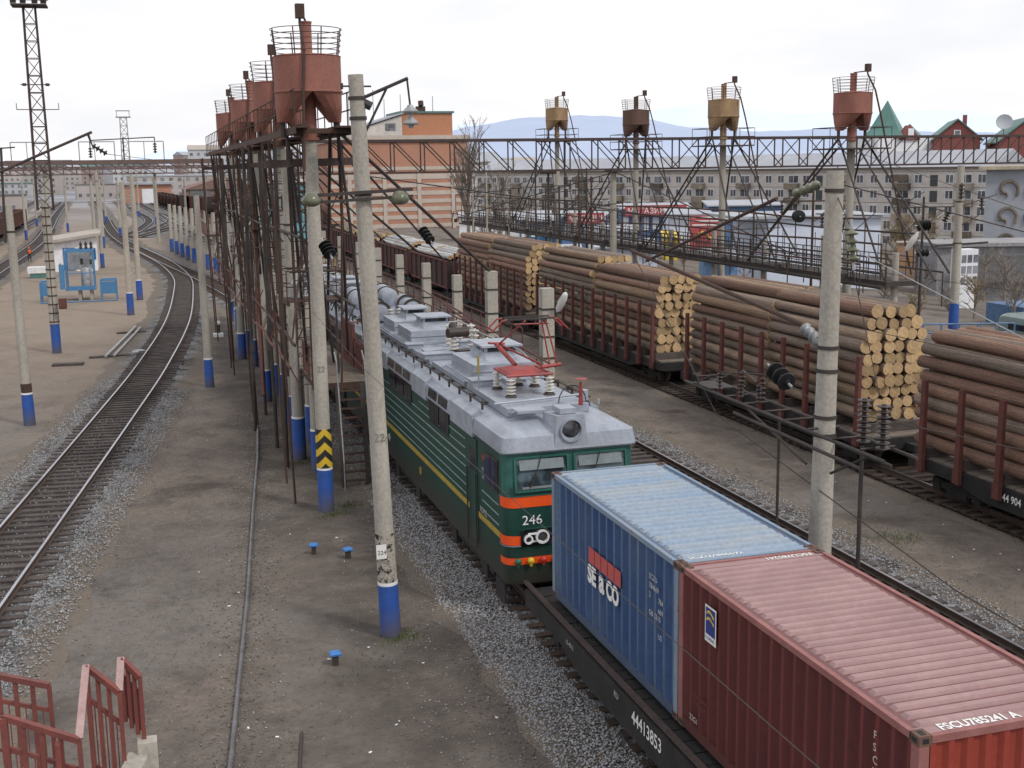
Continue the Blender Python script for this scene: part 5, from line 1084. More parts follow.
# right walkway behind the locomotive
walkway('sanding_walkway','raised walkway with pipe railings between the locomotive and the timber train',2.9,4.3,19.5,75,3.3,None,panel=False)
rp=[(14.6,6.3,.2),(21.1,6.35,.2),(26.3,5.8,.18),(32,5.9,.18),(38,5.9,.18),(44,5.9,.18),(50,5.9,.18),(57,5.9,.18),(65,5.9,.18)]
for i,(y,h,r) in enumerate(rp):
    t=thing('walkway_post',['square concrete post carrying a white lamp behind the raised pantograph','square concrete post next to the one with the lamp','third square post of the walkway behind the locomotive','fourth square post of the walkway behind the locomotive','fifth square post of the walkway behind the locomotive','sixth square post of the walkway behind the locomotive','seventh square post of the walkway behind the locomotive','eighth square post of the walkway behind the locomotive','ninth square post of the walkway behind the locomotive'][i],'post',(3.6,y,0),'square posts of the walkway behind the locomotive')
    MB().box(3.6-r,3.6+r,y-r,y+r,-.1,h).build('shaft',M['concrete'],t); b=MB()
    for z in (h-.7,h-1.6,h-2.3): b.box(3.6-r-.02,3.6+r+.02,y-r-.02,y+r+.02,z,z+.06)
    b.build('clamp_band',M['dark'],t)
b=thing('street_lamp','white cobra-head lamp on the square post behind the pantograph','lamp',(3.9,14.5,5.5))
MB().tube((3.7,14.5,5.2),(3.95,14.3,5.6),.03,6).build('arm',M['dark'],b); q=MB(); q.loft([[V((3.9+.02*k,14.35-.1*k,5.55+.13*k))+V((c*.1*w,c2*.04*w,c3*.09*w)) for c,c2,c3 in ((1,0,0),(.5,.6,.6),(-.5,.6,.6),(-1,0,0),(-.5,-.6,-.6),(.5,-.6,-.6))] for k,w in ((0,.6),(1,1.3),(3,1.5),(4.5,1),(5,.4))]); q.build('lamp_head',M['signw'],b,smooth=60)
for y,l in ((17,'red pipe handrail sloping beside the locomotive roof'),):
    b=MB(); b.tube((2.2,23,5.0),(2.3,13,4.2),.035,6).tube((2.9,30,4.9),(2.3,10,4.5),.03,6); 
    for k in range(6): b.tube((2.4,12+2.2*k,1.5),(2.4,12+2.2*k,4.45+.05*k),.03,5)
    tag(b.build('pipe_handrail',M['redbrown']),l,'handrail')
# far right walkway under the other row of hoppers
t=walkway('sanding_walkway','dark raised walkway with railings behind the timber train',23.0,24.6,24.5,100,4.85,None,rail='dark',panel=False,deck='dark',bm='dark')
for xx in (23.0,24.6):
    b=MB()
    for k in range(100): b.tube((xx,24.6+.75*k,4.8),(xx,24.6+.75*k,5.9 if k%4 else 6.8),.022,4)
    b.tube((xx,24.6,5.65),(xx,99.6,5.65),.022,4).build('baluster_row',M['dark'],t)
b=MB(); b.tube((22.8,24.5,4.6),(22.8,100,4.6),.09,6).tube((22.7,24.5,5.25),(22.7,100,5.25),.07,6); b.build('sand_main',M['dark'],t)
for i in range(13):
    y=25+6.1*i; tt=pole(23.8,y,6.6 if i%2 else 6.1,.17,.15,f'concrete post of the walkway behind the timber train, number {i+1} from its lamp end',base=0,cat='post',name='walkway_post',group='posts of the far right walkway')[0]
    b=MB(); b.path([(22.6,y+1.5,4.9),(22.5,y+1.55,5.7),(22.45,y+2.9,5.8),(22.4,y+3.0,5.2)],.04,5).box(22.3,22.6,y+2.0,y+2.2,4.7,5.05); b.build('sand_valve',M['dark'],tt)
random.seed(44)
for i in range(16):
    x=random.uniform(17.6,33); y=random.uniform(30,95); h=random.uniform(7.5,10.5); t=thing('steel_mast','thin dark steel mast with crossarm in the tangle behind the timber train','mast',(x,y,0),'steel masts behind the timber train')
    MB().tube((x,y,-.5),(x,y,h),.09,8,.06).build('shaft',M[random.choice(('dark','concrete2','rusty'))],t,smooth=40); b=MB(); a=random.uniform(1.2,2.4); z=h-random.uniform(.4,2.2); b.tube((x-a,y,z),(x+a,y,z+random.uniform(-.3,.3)),.035,5).tube((x,y,z-1.2),(x+a*.8,y,z),.025,5).tube((x,y,z+.8),(x-a*.8,y,z),.025,5); b.build('crossarm',M['dark'],t)
    b=MB(); disc_stack(b,(x-a*.8,y,z),(x-a*.8,y,z-.7),.13,4,8); b.build('insulator',M['glaze'],t)
for k,(xx,z) in enumerate(((23.0,6.4),(24.6,6.9),(21.9,5.6),(26.3,5.2),(22.3,7.6))):
    b=MB(); q=[(xx+random.uniform(-.15,.15),25+6.2*j,z+random.uniform(-.12,.12)) for j in range(13)]; b.path(q,.05,5); b_=b
    for j in range(13): b.tube(q[j],(q[j][0],q[j][1],q[j][2]-1.6),.035,4)
    tag(b.build('pipe_run',M['dark' if k%2 else 'rusty']),['rusty pipe run just above the walkway beyond the timber train','dark pipe run over the far edge of the walkway beyond the timber train','low rusty pipe run in front of the walkway beyond the timber train','dark pipe run behind the walkway beyond the timber train','highest pipe run over the walkway beyond the timber train'][k],'pipe')
lamp=thing('street_lamp','white cobra-head lamp on the end post of the walkway beyond the timber train','lamp',(23.6,24,6)); q=MB(); q.loft([[V((23.5+.04*k,23.8-.1*k,6.3+.16*k))+V((c*.13*w,0,c3*.11*w)) for c,c3 in ((1,0),(.5,.6),(-.5,.6),(-1,0),(-.5,-.6),(.5,-.6))] for k,w in ((0,.6),(1,1.3),(3,1.5),(5,.4))]); q.build('lamp_head',M['signw'],lamp,smooth=60)
MB().tube((23.8,24,5.6),(23.5,23.8,6.3),.04,6).build('arm',M['dark'],lamp)
# ------------------------------------------------------------------ gantries
def truss(label,x0,x1,y,z0,z1,n,sup,m='trussm',w=1.1,rc=.05,rd=.03,supz=0,cat='gantry'):
    t=thing('gantry',label,cat,((x0+x1)/2,y,0))
    b=MB()
    for dy in (0,w):
        b.beam((x0,y+dy,z0),(x1,y+dy,z0),rc*2,rc*2).beam((x0,y+dy,z1),(x1,y+dy,z1),rc*2.6,rc*2.6)
    b.build('chords',M[m],t); b=MB(); L=(x1-x0)/n
    for dy in (0,w):
        for i in range(n+1): b.beam((x0+i*L,y+dy,z0),(x0+i*L,y+dy,z1),rd*2,rd*2)
        for i in range(n):
            X_=x0+i*L; a,c=(z1,z0) if (X_<24 or (X_<36 and dy==0)) else (z0,z1)
            b.tube((x0+i*L,y+dy,a),(x0+(i+1)*L,y+dy,c),rd,4)
    for i in range(n+1): b.tube((x0+i*L,y,z0),(x0+i*L,y+w,z0),rd,4); b.tube((x0+i*L,y,z1),(x0+i*L,y+w,z1),rd,4)
    for i in range(n): b.tube((x0+i*L,y,z1),(x0+(i+1)*L,y+w,z1),rd*.8,4)
    b.build('lattice',M[m],t)
    for sx in sup:
        MB().tube((sx,y+w/2,supz-.3),(sx,y+w/2,z0-.1),.26,12,.19).build('leg',M['concrete'],t,smooth=40)
        MB().box(sx-.35,sx+.35,y-.1,y+w+.1,z0-.16,z0-.052).build('leg_head',M['dark'],t)
    return t
gt=truss('long steel lattice gantry spanning the tracks before the apartment blocks',-1.5,62,50.17,9.97,11.86,34,(20.3,61),supz=-1,rc=.062,rd=.036)
b=MB()
for xx in (15.9,):
    b.tube((xx,50.7,9.9),(xx,50.7,7.2),.07,8).box(xx-.45,xx+.45,50.4,51,9.75,9.9); 
b.build('hanging_post',M['dark'],gt)
b=MB(); disc_stack(b,(15.9,50.7,7.3),(15.9,50.7,6.5),.16,5); b.build('insulator',M['glaze'],gt,smooth=50)
gl=truss('brown steel gantry across the curved tracks behind the floodlight mast',-62,-.8,100,10.65,11.4,44,(-45,-1.2,-28.2,-17.2),rc=.07,rd=.04,w=1.2,m='haze_br')
MB().box(-62,-.8,99.9,99.93,11.05,11.35).build('walkway_plate',M['haze_br'],gl)
b=MB()
for xx in (-26.5,-20.0,-14,-9.5):
    b.path([(xx,100.5,11.4),(xx,100.5,13.2),(xx+3.2,100.5,13.2),(xx+3.2,100.5,11.4)],.05,5); b.tube((xx+1.4,100.5,13.2),(xx+1.4,100.5,11.4),.04,5)
b.build('insulator_frame',M['galv'],gl)
gm=truss('second brown gantry farther down the left yard, with raised insulator frames',-55,6,165,10.2,11.2,34,(-40,-6.5,-15.5,3.5),rc=.09,rd=.05,w=1.4,m='haze_br')
b=MB()
b.path([(-15.2,165,13.8),(-15.2,165,15.0),(-6.2,165,15.4),(-6.2,165,14.4)],.09,6).tube((-10.6,165,11.2),(-10.6,165,15.4),.12,6)
b.build('insulator_frame',M['trussm'],gm)
for xx,zz in ((-15.2,13.7),(-6.2,14.3)):
    b=MB(); disc_stack(b,(xx,165,zz+.3),(xx,165,zz-1.2),.32,4,10); b.build('insulator',M['glaze'],gm,smooth=50)
# pole with blue foot right, behind the gantry
P,_,_=pole(36.8,37.9,9.9,.28,.2,'concrete pole with bright blue foot and crossarm behind the timber stack',base=1.9,cat='pole',ring=False,bands=(7.8,5.4))
b=MB(); b.beam((35.2,37.9,5.3),(38.9,37.9,5.4),.12,.12).tube((36.9,37.7,7.6),(39.2,37.7,8.2),.03,5).tube((36.9,37.7,6.5),(38.4,37.7,7.2),.03,5); b.build('crossarm',M['dark'],P)
for q0,q1 in (((35.9,37.6,7.3),(35.6,37.6,6.7)),((38.2,37.7,8.1),(38.2,37.7,7.3)),((36.7,37.6,8.9),(36.7,37.6,8.0))):
    b=MB(); disc_stack(b,q0,q1,.17,4); b.build('insulator',M['glaze'],P,smooth=50)
# more thin overhead wires: cross-spans over the right yard
for i,(a,c,l) in enumerate((((3.6,50,9.9),(25.5,46,6.5),'diagonal stay under the gantry, left'),((20.3,50.4,9.8),(24,33,5.2),'diagonal stay under the gantry, middle'),((36.5,50.5,9.9),(26,31.5,5.5),'diagonal stay under the gantry, right'),((20.3,50.4,9.8),(14.6,66,6.8),'stay from the gantry leg to the timber train wires'))):
    wire([a,c],l,.035,name='stay_rod')
insul((22.2,31.0,7.6),(22.0,30.4,7.6),.3,3,'dark insulator left of the red kiosk sign')
insul((29.5,31.5,6.9),(30.2,31.5,6.9),.28,4,'dark insulator in front of the white warehouse, upper one')
insul((29.5,31.5,5.5),(30.2,31.5,5.5),.22,3,'dark insulator in front of the white warehouse, lower one')
# ground pipe and standpipes
b=MB(); b.path([(-8.7,-8,.06),(-7.9,-2.1,.06),(-6.94,6,.07),(-6.1,14,.06),(-5.37,20.5,.08),(-4.9,25.5,.12)],.05,8); tag(b.build('ground_pipe',M['pipe'],smooth=50),'thin pipe lying on the earth left of the tall pole','pipe')
b=MB(); b.path([(-6.6,-1.5,.03),(-6.9,-3.5,.03)],.03,6); tag(b.build('cable_stub',M['dark'],smooth=50),'short dark cable end on the earth at the bottom edge','cable')
t=thing('standpipe','dark and rusty vertical pipes standing beside the hopper columns','pipe',(-4.8,26,0)); MB().tube((-5.0,25.5,0),(-4.9,25.5,11),.07,8).tube((-4.95,25.5,3.2),(-4.95,25.5,3.5),.1,8).build('main_pipe',M['dark'],t,smooth=50); MB().tube((-4.7,24.5,1.6),(-4.5,27.5,5.5),.06,8).build('branch_pipe',M['stake'],t,smooth=50)
for (x,y,l) in ((-4.94,9.0,'blue marker cap on a short stub, farther of the close pair'),(-4.13,8.32,'blue marker cap on a short stub, the one of the pair beside the striped column'),(-5.53,1.42,'lone blue marker cap beyond the foot of the peeling pole')):
    t=thing('marker_stub',l,'marker',(x,y,0),'blue marker stubs'); a=random.uniform(-.3,.3)
    q=MB(); q.obox((x,y,.1),(.12,.12,.24),a); q.build('stub',M['dark'],t); q=MB(); q.loft([[V((x,y,0))+Matrix.Rotation(a,3,'Z')@V((c*sx*.72,d*sy*.85,z)) for c,d in ((-1,-1),(1,-1),(1,1),(-1,1))] for sx,sy,z in ((.16,.11,.22),(.17,.12,.26),(.12,.08,.30))]); q.build('cap',M['capblue'],t)
t=thing('point_marker','small black and white signal stub beside the curve','marker',(-4.6,55,0)); MB().tube((-4.6,55,0),(-4.6,55,.9),.09,8).build('post',M['dark'],t); MB().box(-4.95,-4.35,54.6,55.1,0,.22).build('base_box',M['signw'],t); MB().lathe([(.1,0),(.16,.1),(.1,.22)],(-4.6,55,.75),10).build('head',M['signw'],t)
t=thing('rail_offcut','two short rails lying on the sand left of the curve','rail'); b=MB(); b.beam((-11.2,48.0,.12),(-9.6,61.5,.12),.14,.12).beam((-10.75,48.3,.1),(-9.3,61.0,.1),.12,.1); b.build('rails',M['galv'],t)
b=MB(); b.obox((-11.0,48.6,.05),(2.2,.4,.1),.1).obox((-9.9,59,.05),(1.8,.4,.1),.05).obox((-13.1,46.3,.06),(1.6,.6,.12),-.1); b.build('sleeper_props',M['sleeper'],t)
# ------------------------------------------------------------------ buildings
def rbox(t,name,m,x0,x1,y0,y1,z0,z1): return MB().box(x0,x1,y0,y1,z0,z1).build(name,m,t)
# striped brick building with orange penthouse
B=thing('brick_building','large banded orange-brick building with an orange rooftop block','building',(35,190,0))
rbox(B,'wall',M['brick'],23,47.8,190,222,-1.5,14.9)
b=MB(); z=-1
k=0
for z,h in ((0,.7),(1.5,.7),(2.9,.75),(4.3,.7),(5.7,.75),(7.1,.7),(8.5,.9),(10.1,.6)): b.box(22.95,47.85,189.93,189.99,z,z+h)
b.build('wall_bands',M['band'],B)
rbox(B,'parapet',M['band'],22.7,48.1,189.7,222.3,14.9,16.1)
rbox(B,'penthouse_wall',M['pent'],36.3,45.6,192,204,16.1,20.0); rbox(B,'penthouse_roof',M['roof_g'],36.0,45.9,191.7,204.3,20.0,20.35)
b=MB(); b.loft([[V(p) for p in ((25,y,16.1),(36.2,y,16.1),(36.2,y,19.6))] for y in (191,206)]); b.build('lean_to',M['apt'],B)
b=MB(); b.loft([[V(p) for p in ((24,y,16.0),(36.6,y,19.9),(36.6,y,20.15),(24,y,16.3))] for y in (190.6,206.4)]); b.build('lean_to_roof',M['roof_l'],B)
rbox(B,'window',M['win'],33.2,35,190.9,191,17.0,18.2)
for i,(xx,h) in enumerate(((25.5,5),(28,7),(29.5,9),(31,6.5),(32.5,8),(34.5,5),(37.5,6.5),(43.5,6))): MB().tube((xx,198,16.2),(xx,198,20+h*.55),.07,4).build('antenna',M['galv'],B)
MB().box(39.6,41.2,194,195,20.35,21.3).tube((40.4,194,21.4),(40.4,194.2,22.2),.5,8).build('roof_vent',M['rusty'],B)
for i in range(4): rbox(B,'wall_pier',M['band'],26+6.2*i,26.7+6.2*i,189.8,189.92,-1.5,10)
# apartment blocks
def apartment(label,A,Bp,z0,floors=5,fh=2.8,depth=12,m='apt',seed=1,roofm='roof_l',indiv=0,group=None,lod=1):
    d=V((Bp[0]-A[0],Bp[1]-A[1],0)); L=d.length; rz=atan2(d.y,d.x)
    t=thing('apartment_block',label,'building',(A[0],A[1],z0),group,rz=rz,world=False); random.seed(seed); H=floors*fh+1.2
    MB().box(0,L,0,depth,0,H).build('wall',M[m],t)
    b=MB(); b.loft([[V(p) for p in ((x,-.5,H),(x,depth+.5,H),(x,depth/2,H+3.0))] for x in (-.5,L+.5)]); b.build('roof',M[roofm],t)
    MB().box(-.55,L+.55,-.6,-.05,H-.25,H+.05).build('eave',M['balc'],t)
    # panel joints
    b=MB()
    for f in range(1,floors+1): b.box(0,L,-.02,-.003,f*fh+.35,f*fh+.42)
    b.build('panel_joints',M['balc'],t)
    bay=3.1; n=int(L/bay); wf=MB(); wp=MB(); cnt=0; extra_f=MB(); extra_p=MB(); st=MB()
    for i in range(n):
        x=(i+.5)*L/n; k=i%8
        if k==3:
            for f in range(floors): st.box(x-.75,x+.75,-.06,-.005,f*fh+.6,f*fh+2.6)
            continue
        for f in range(floors):
            zb=f*fh+1.25; w=.7 if k not in (1,5) else 1.15
            if cnt<indiv:
                fr=MB().box(x-w-.1,x+w+.1,-.09,-.004,zb-.12,zb+1.5).build('window',M['winf'],t)
                q=MB(); q.box(x-w,x-.06,-.11,-.092,zb,zb+1.38).box(x+.06,x+w,-.11,-.092,zb,zb+1.38); q.build('pane',M['win'],fr); cnt+=1
            else: extra_f.box(x-w-.1,x+w+.1,-.09,-.004,zb-.12,zb+1.5); extra_p.box(x-w,x-.06,-.11,-.092,zb,zb+1.38).box(x+.06,x+w,-.11,-.092,zb,zb+1.38)
            if k in (1,5) and f>0:
                q=MB(); q.box(x-1.6,x+1.6,-1.15,-1.05,zb-1.1,zb-.1).box(x-1.6,x-1.5,-1.05,-.1,zb-1.1,zb-.1).box(x+1.5,x+1.6,-1.05,-.1,zb-1.1,zb-.1).box(x-1.6,x+1.6,-1.15,-.1,zb-1.25,zb-1.101)
                if random.random()<.35: q.box(x-1.55,x+1.55,-1.1,-1.04,zb+.2,zb+1.5)
                q.build('balcony',M['balc'],t)
    if extra_f.v: tag(extra_f.build('windows',M['winf'],t),kind='stuff'); tag(extra_p.build('window_panes',M['win'],t),kind='stuff')
    st.build('stairwell_louvres',M['dkstrip'],t)
    return t
apartment('long five-storey grey apartment block with balconies behind the gantry',(77,291),(131.5,155),-6,indiv=100,seed=3)
apartment('grey apartment block farther back, left of the long one',(58,330),(95,330),-3,seed=5,floors=5)
# ornate end block
t=thing('ornate_block','grey-blue building end decorated with dark swirl reliefs at the right edge','building',(85,90,-6))
A=bearing(985,200,130); ang=atan2(-(A.x-CAM.x),(A.y-CAM.y))
b=MB(); nn=V((A.x-CAM.x+6,A.y-CAM.y,0)).normalized(); dd=V((cos(-.45),sin(-.45),0)); A0=V((A.x,A.y,-6))
def q8(o,a,bb,h,z0): return [[o+V((0,0,z)),o+a+V((0,0,z)),o+a+bb+V((0,0,z)),o+bb+V((0,0,z))] for z in (z0,z0+h)]
b.loft(q8(A0,dd*14,nn*30,15.2,0)); b.build('wall',M['apt2'],t)
b=MB(); b.loft(q8(A0-dd*.8-nn*.8,dd*15.6,nn*31.6,.35,15.2)); b.build('roof',M['balc'],t)
for c in range(2):
    for r_ in range(5):
        b=MB(); c0=A0+dd*(2.2+3.2*c)-nn*.12+V((0,0,13.1-2.85*r_)); s=1 if c==0 else -1
        pts=[]
        for k in range(15):
            a=-.6+k*.36; rr=1.25-.062*k; pts.append(c0+dd*(rr*cos(a)*s)+V((0,0,rr*sin(a))))
        b.path(pts,.17,5); pts=[]
        for k in range(8): a=.6+k*.4; rr=.55-.04*k; pts.append(c0+dd*((.25+rr*cos(a))*-s)+V((0,0,-.75+rr*sin(a))))
        b.path(pts,.11,5); b.build('swirl_relief',M['balc'],t)
# concrete overpass at right
t=thing('concrete_overpass','grey concrete ramp and retaining wall at the right edge','ramp',(56,62,-1))
b=MB(); b.loft([[V(p) for p in ((54.8,64.2,z),(68,60,z),(69,66,z),(56,69,z))] for z in (-2,3.1)]); b.build('wall',M['ramp'],t)
b=MB(); b.loft([[V(p) for p in ((54.5,63.9,z),(69,59.2,z),(70,66.5,z),(55.8,69.5,z))] for z in (3.1,3.4)]); b.build('coping',M['ramp'],t)
b=MB(); b.loft([[V(p) for p in ((56,62.75,z),(66.2,59.8,z),(66.2,59.9,z),(56,62.85,z))] for z in (.2,2.4)]); b.build('dark_recess',M['asph'],t)
# white warehouse
t=thing('white_warehouse','plain bluish-white warehouse with a thin overhanging roof','building',(48,70,-1)); b=MB(); b.loft([[V(p) for p in ((42.9,71.5,z),(52.3,68.8,z),(55,80,z),(45,82,z))] for z in (-3,5.5)]); b.build('wall',M['wwall'],t)
b=MB(); b.loft([[V(p) for p in ((40,71.9,z),(52.8,68.2,z),(55.6,80.5,z),(42,82.6,z))] for z in (5.5,5.75)]); b.build('roof',M['roof_l'],t)
MB().obox((48.5,69.85,2.6),(1.2,.12,.6),-.28).obox((48.5,69.8,.6),(1.0,.12,.5),-.28).build('wall_vent',M['dark'],t)
# graffiti wall, hut with white bars, blue box, van roof
t=thing('mural_wall','low wall with peeling orange and violet paint among bare bushes','wall',(59,72,0)); b=MB(); b.loft([[V(p) for p in ((57.2,73.2,z),(61.4,71.5,z),(61.6,72,z),(57.4,73.7,z))] for z in (-1,2.9)]); b.build('wall',mat('peeling mural paint',(.42,.2,.09),(.3,.26,.2),rough=.9,scale=.8,rust=(.25,.22,.36),rustw=.56),t); MB().obox((59.3,72.6,2.95),(4.6,.8,.15),-.39).build('coping',M['band'],t)
t=thing('barred_kiosk','small white kiosk with barred windows before the ramp','kiosk',(58,62,0)); c=bearing(969,268,88)
b=MB(); b.box(c.x-.75,c.x+.75,c.y,c.y+1.1,-1.6,c.z+1.35); b.build('wall',M['winf'],t); b=MB()
for i in range(3):
    for j in range(3): b.box(c.x-.65+.5*i,c.x-.28+.5*i,c.y-.03,c.y-.005,c.z-1.2+.8*j,c.z-.65+.8*j)
b.build('window_panes',M['win'],t)
t=thing('blue_container','small bright blue steel container behind the last timber wagon','container',(42,40.5,-.5)); t.location.x+=2.2; b=MB(); b.box(40.9,43.6,39.5,43,-.6,1.15); b.build('body',M['bluek'],t); b=MB()
for k in range(9): b.box(40.98+.3*k,41.1+.3*k,39.44,39.498,-.45,1.0)
b.build('ribs',M['bluek'],t)
t=thing('grey_van','grey-green van roof seen beyond the last timber wagon','van',(36.5,33.5,0)); VAN=t; b=MB()
rg=lambda y,w,h,zb=.3: [V((36.5+a*w,y,z)) for a,z in ((-1,zb),(1,zb),(1,.95+h*.2),(.86,1.15+h*.5),(.6,1.2+h*.6),(-.6,1.2+h*.6),(-.86,1.15+h*.5),(-1,.95+h*.2))]
b=MB(); b.loft([rg(30.5,.9,.1),rg(30.8,1.0,.5),rg(31.6,1.0,1.05),rg(35.6,1.0,1.1),rg(36,.92,.9)]); b.build('body',mat('van paint',(.16,.21,.20),(.2,.26,.26),rough=.3,scale=2),t,smooth=40)
b=MB(); b.quad((35.6,30.86,1.15),(37.4,30.86,1.15),(37.2,31.45,1.66),(35.8,31.45,1.66)); b.build('windscreen',M['glass'],t)
for s in (-1,1): MB().box(36.5+s*1.005-.005,36.5+s*1.005+.005,31.9,35.0,1.0,1.35).build('side_window',M['glassd'],t)
for s in (-1,1):
    for yy in (31.6,34.9): MB().lathe([(.2,0),(.33,.03),(.33,.2),(.2,.22)],(36.5+s*.8,yy,.33),16,(s,0,0)).build('wheel',M['black'],t,smooth=40)
VAN.location=(40.2,34.6,-.55); b=thing('blue_railing','blue steel frame fence by the foot of the blue-based pole','fence',(34,36,0)); q=MB()
for i in range(7): q.tube((32.5+1.0*i,36.5-.3*i,-.2),(32.5+1.0*i,36.5-.3*i,1.0),.05,5)
q.tube((32.5,36.5,1.0),(38.5,34.7,1.0),.05,5).tube((32.5,36.5,.5),(38.5,34.7,.5),.05,5).tube((32.5,36.5,1.0),(33.5,36.2,-.2),.04,5).tube((36.5,35.3,1.0),(37.5,35.0,-.2),.04,5); q.build('frame',M['bluek'],b)
# market kiosks
random.seed(8)
ks=[(505,226,172,13,2.6,'white','long low white market hall with a pale roof'),(545,231,165,7,2.6,'cyan','turquoise market kiosk left of the blue row'),(585,228,160,6,3,'bluek','blue market hall with a red sign board'),(655,222,158,9,3.4,'bluek','second blue market stall, under the red lettering'),(690,226,146,5,2.6,'wwall','white market stall with hanging goods'),(672,242,138,1.3,.8,'lamp_y','small yellow stall box'),(745,215,150,9,2.2,'bluek','blue awning stall right of the red sign'),(612,240,150,6,2.0,'wwall','low white stall roof in front of the blue hall'),(560,262,118,4,1.6,'bluek','blue tarpaulin stall just behind the walkway'),(627,255,120,6,1.4,'wwall','pale stall with flat roof just behind the walkway'),(722,268,100,2.6,1.4,'bluek','small blue tarpaulin stall close behind the walkway')]
for u,v,d,w,h,m,l in ks:
    c=bearing(u,v,d); zb=min(terr(c.x,c.y),c.z-h*.5)-.3; t=thing('market_stall',l,'market stall',(c.x,c.y,zb),'market stalls beyond the yard')
    dx=V((cos(-.3),sin(-.3),0)); dy=V((-dx.y,dx.x,0)); o=V((c.x,c.y,0))-dx*w/2
    b=MB(); b.loft([[o+V((0,0,z)),o+dx*w+V((0,0,z)),o+dx*w+dy*4+V((0,0,z)),o+dy*4+V((0,0,z))] for z in (zb,c.z+h/2)]); b.build('body',M[m],t)
    b=MB(); o2=o-dx*.3-dy*.8; zt=c.z+h/2+.02; b.loft([[o2+V((0,0,z)),o2+dx*(w+.6)+V((0,0,z)),o2+dx*(w+.6)+dy*5.2+V((0,0,z+.5)),o2+dy*5.2+V((0,0,z+.5))] for z in (zt,zt+.15)]); b.build('roof',M['roof_l'] if m!='lamp_y' else M['lamp_y'],t)
    if m in('bluek','cyan') and w>4:
        b=MB(); oo=o-dy*.08
        for i in range(int(w/1.3)): a=oo+dx*(.3+1.3*i); b.loft([[a+V((0,0,z)),a+dx*.8+V((0,0,z)),a+dx*.8+dy*.05+V((0,0,z)),a+dy*.05+V((0,0,z))] for z in (c.z-h*.3,c.z+h*.2)])
        b.build('shop_windows',M['winf'],t)
    if 'red sign' in l and 'right' not in l or 'lettering' in l:
        b=MB(); a=o-dy*.9+dx*.5; b.loft([[a+V((0,0,z)),a+dx*(w-1)+V((0,0,z)),a+dx*(w-1)+dy*.1+V((0,0,z)),a+dy*.1+V((0,0,z))] for z in (zt-.9,zt+.5)]); sg=b.build('sign_board',M['redsign'],t)
        text('МАГАЗИН',1.0,a-dy*.02+V((0,0,zt-.55))+dx*.3,dx,(0,0,1),'sign_lettering',M['signw'],t)
# red advertising sheet
t=thing('billboard','red and white striped advertising board with a yellow swoosh among the stalls','billboard',(57,115,-2)); c=bearing(706,232,140); dx=V((cos(-.3),sin(-.3),0)); dy=V((-dx.y,dx.x,0)); b=MB(); o=c-dx*1.9
b.loft([[o+V((0,0,z)),o+dx*3.6+V((0,0,z)),o+dx*3.6+dy*.1+V((0,0,z)),o+dy*.1+V((0,0,z))] for z in (-2.2,1.9)]); b.build('board',M['redsign'],t)
b=MB()
for z in (.75,1.2,1.62): a=o-dy*.03+dx*.3; b.loft([[a+V((0,0,zz)),a+dx*3.0+V((0,0,zz)),a+dx*3.0+dy*.02+V((0,0,zz)),a+dy*.02+V((0,0,zz))] for zz in (z,z+.14)])
b.build('white_stripes',M['signw'],t); b=MB(); b.path([o-dy*.05+dx*(.8+.22*k)+V((0,0,-.5+.5*sin(k*.5))) for k in range(9)],.12,5); b.build('swoosh',M['lamp_y'],t)
MB().tube(o+dx*.5+dy*.2+V((0,0,-4)),o+dx*.5+dy*.2+V((0,0,0)),.1,6).tube(o+dx*3.1+dy*.2+V((0,0,-4)),o+dx*3.1+dy*.2+V((0,0,0)),.1,6).build('post',M['dark'],t)
# houses with gables beyond the block
def gable(label,u,v,d,w,hw,hr,wm,rm,depth=14,rz=-.5,extra=None,name='gable_house',group=None):
    c=bearing(u,v,d); z0=-6; t=thing(name,label,'house',(c.x,c.y,z0),group,rz=rz,world=False); h=c.z-z0
    MB().box(-w/2,w/2,0,depth,0,h).build('wall',M[wm],t)
    b=MB(); b.loft([[V(p) for p in ((-w/2,y,h),(w/2,y,h),(0,y,h+hr))] for y in (.0,depth)]); b.build('gable',M[wm],t)
    b=MB()
    for s in (-1,1): b.loft([[V((s*(w/2+.6),y,h-.45)),V((0,y,h+hr+.05)),V((0,y,h+hr+.4)),V((s*(w/2+.6),y,h-.1))] if s>0 else [V((0,y,h+hr+.05)),V((s*(w/2+.6),y,h-.45)),V((s*(w/2+.6),y,h-.1)),V((0,y,h+hr+.4))] for y in (-.6,depth+.6)])
    b.build('roof',M[rm],t)
    q=MB(); q.box(-.8,.8,-.12,-.01,h+.4,h+2.2); w_=q.build('window',M['winf'],t); MB().box(-.6,.6,-.14,-.122,h+.55,h+2.0).build('pane',M['win'],w_)
    if extra: MB().box(w*.2,w*.2+1,depth*.4,depth*.4+1,h+hr*.4,h+hr+1.6).build('chimney',M[wm],t)
    return t
brickr=mat('red brick gable',(.25,.085,.075),(.19,.07,.065),rough=.9,scale=.3); M['brickr']=brickr
gable('red-brick gabled house with green roof right of the green tower house',957,139,300,11,6,4.6,'brickr','roof_g',extra=1,rz=-.55,depth=26)
gable('red-brick gabled house with green roof cut by the right edge',1028,141,290,13,6,5.4,'brickr','roof_g',rz=-.55,depth=26)
t=thing('tower_house','white house with steep green pyramid roofs and a brick gable','house',(171,243,-6)); c=bearing(892,136,300)
MB().box(c.x-4,c.x+12,c.y,c.y+14,-6,c.z).build('wall',M['winf'],t)
b=MB(); b.lathe([(7.6,0),(5.0,2.2),(.1,9.4)],(c.x+2.4,c.y+6,c.z-.5),4); b.build('tower_roof',M['roof_g'],t)
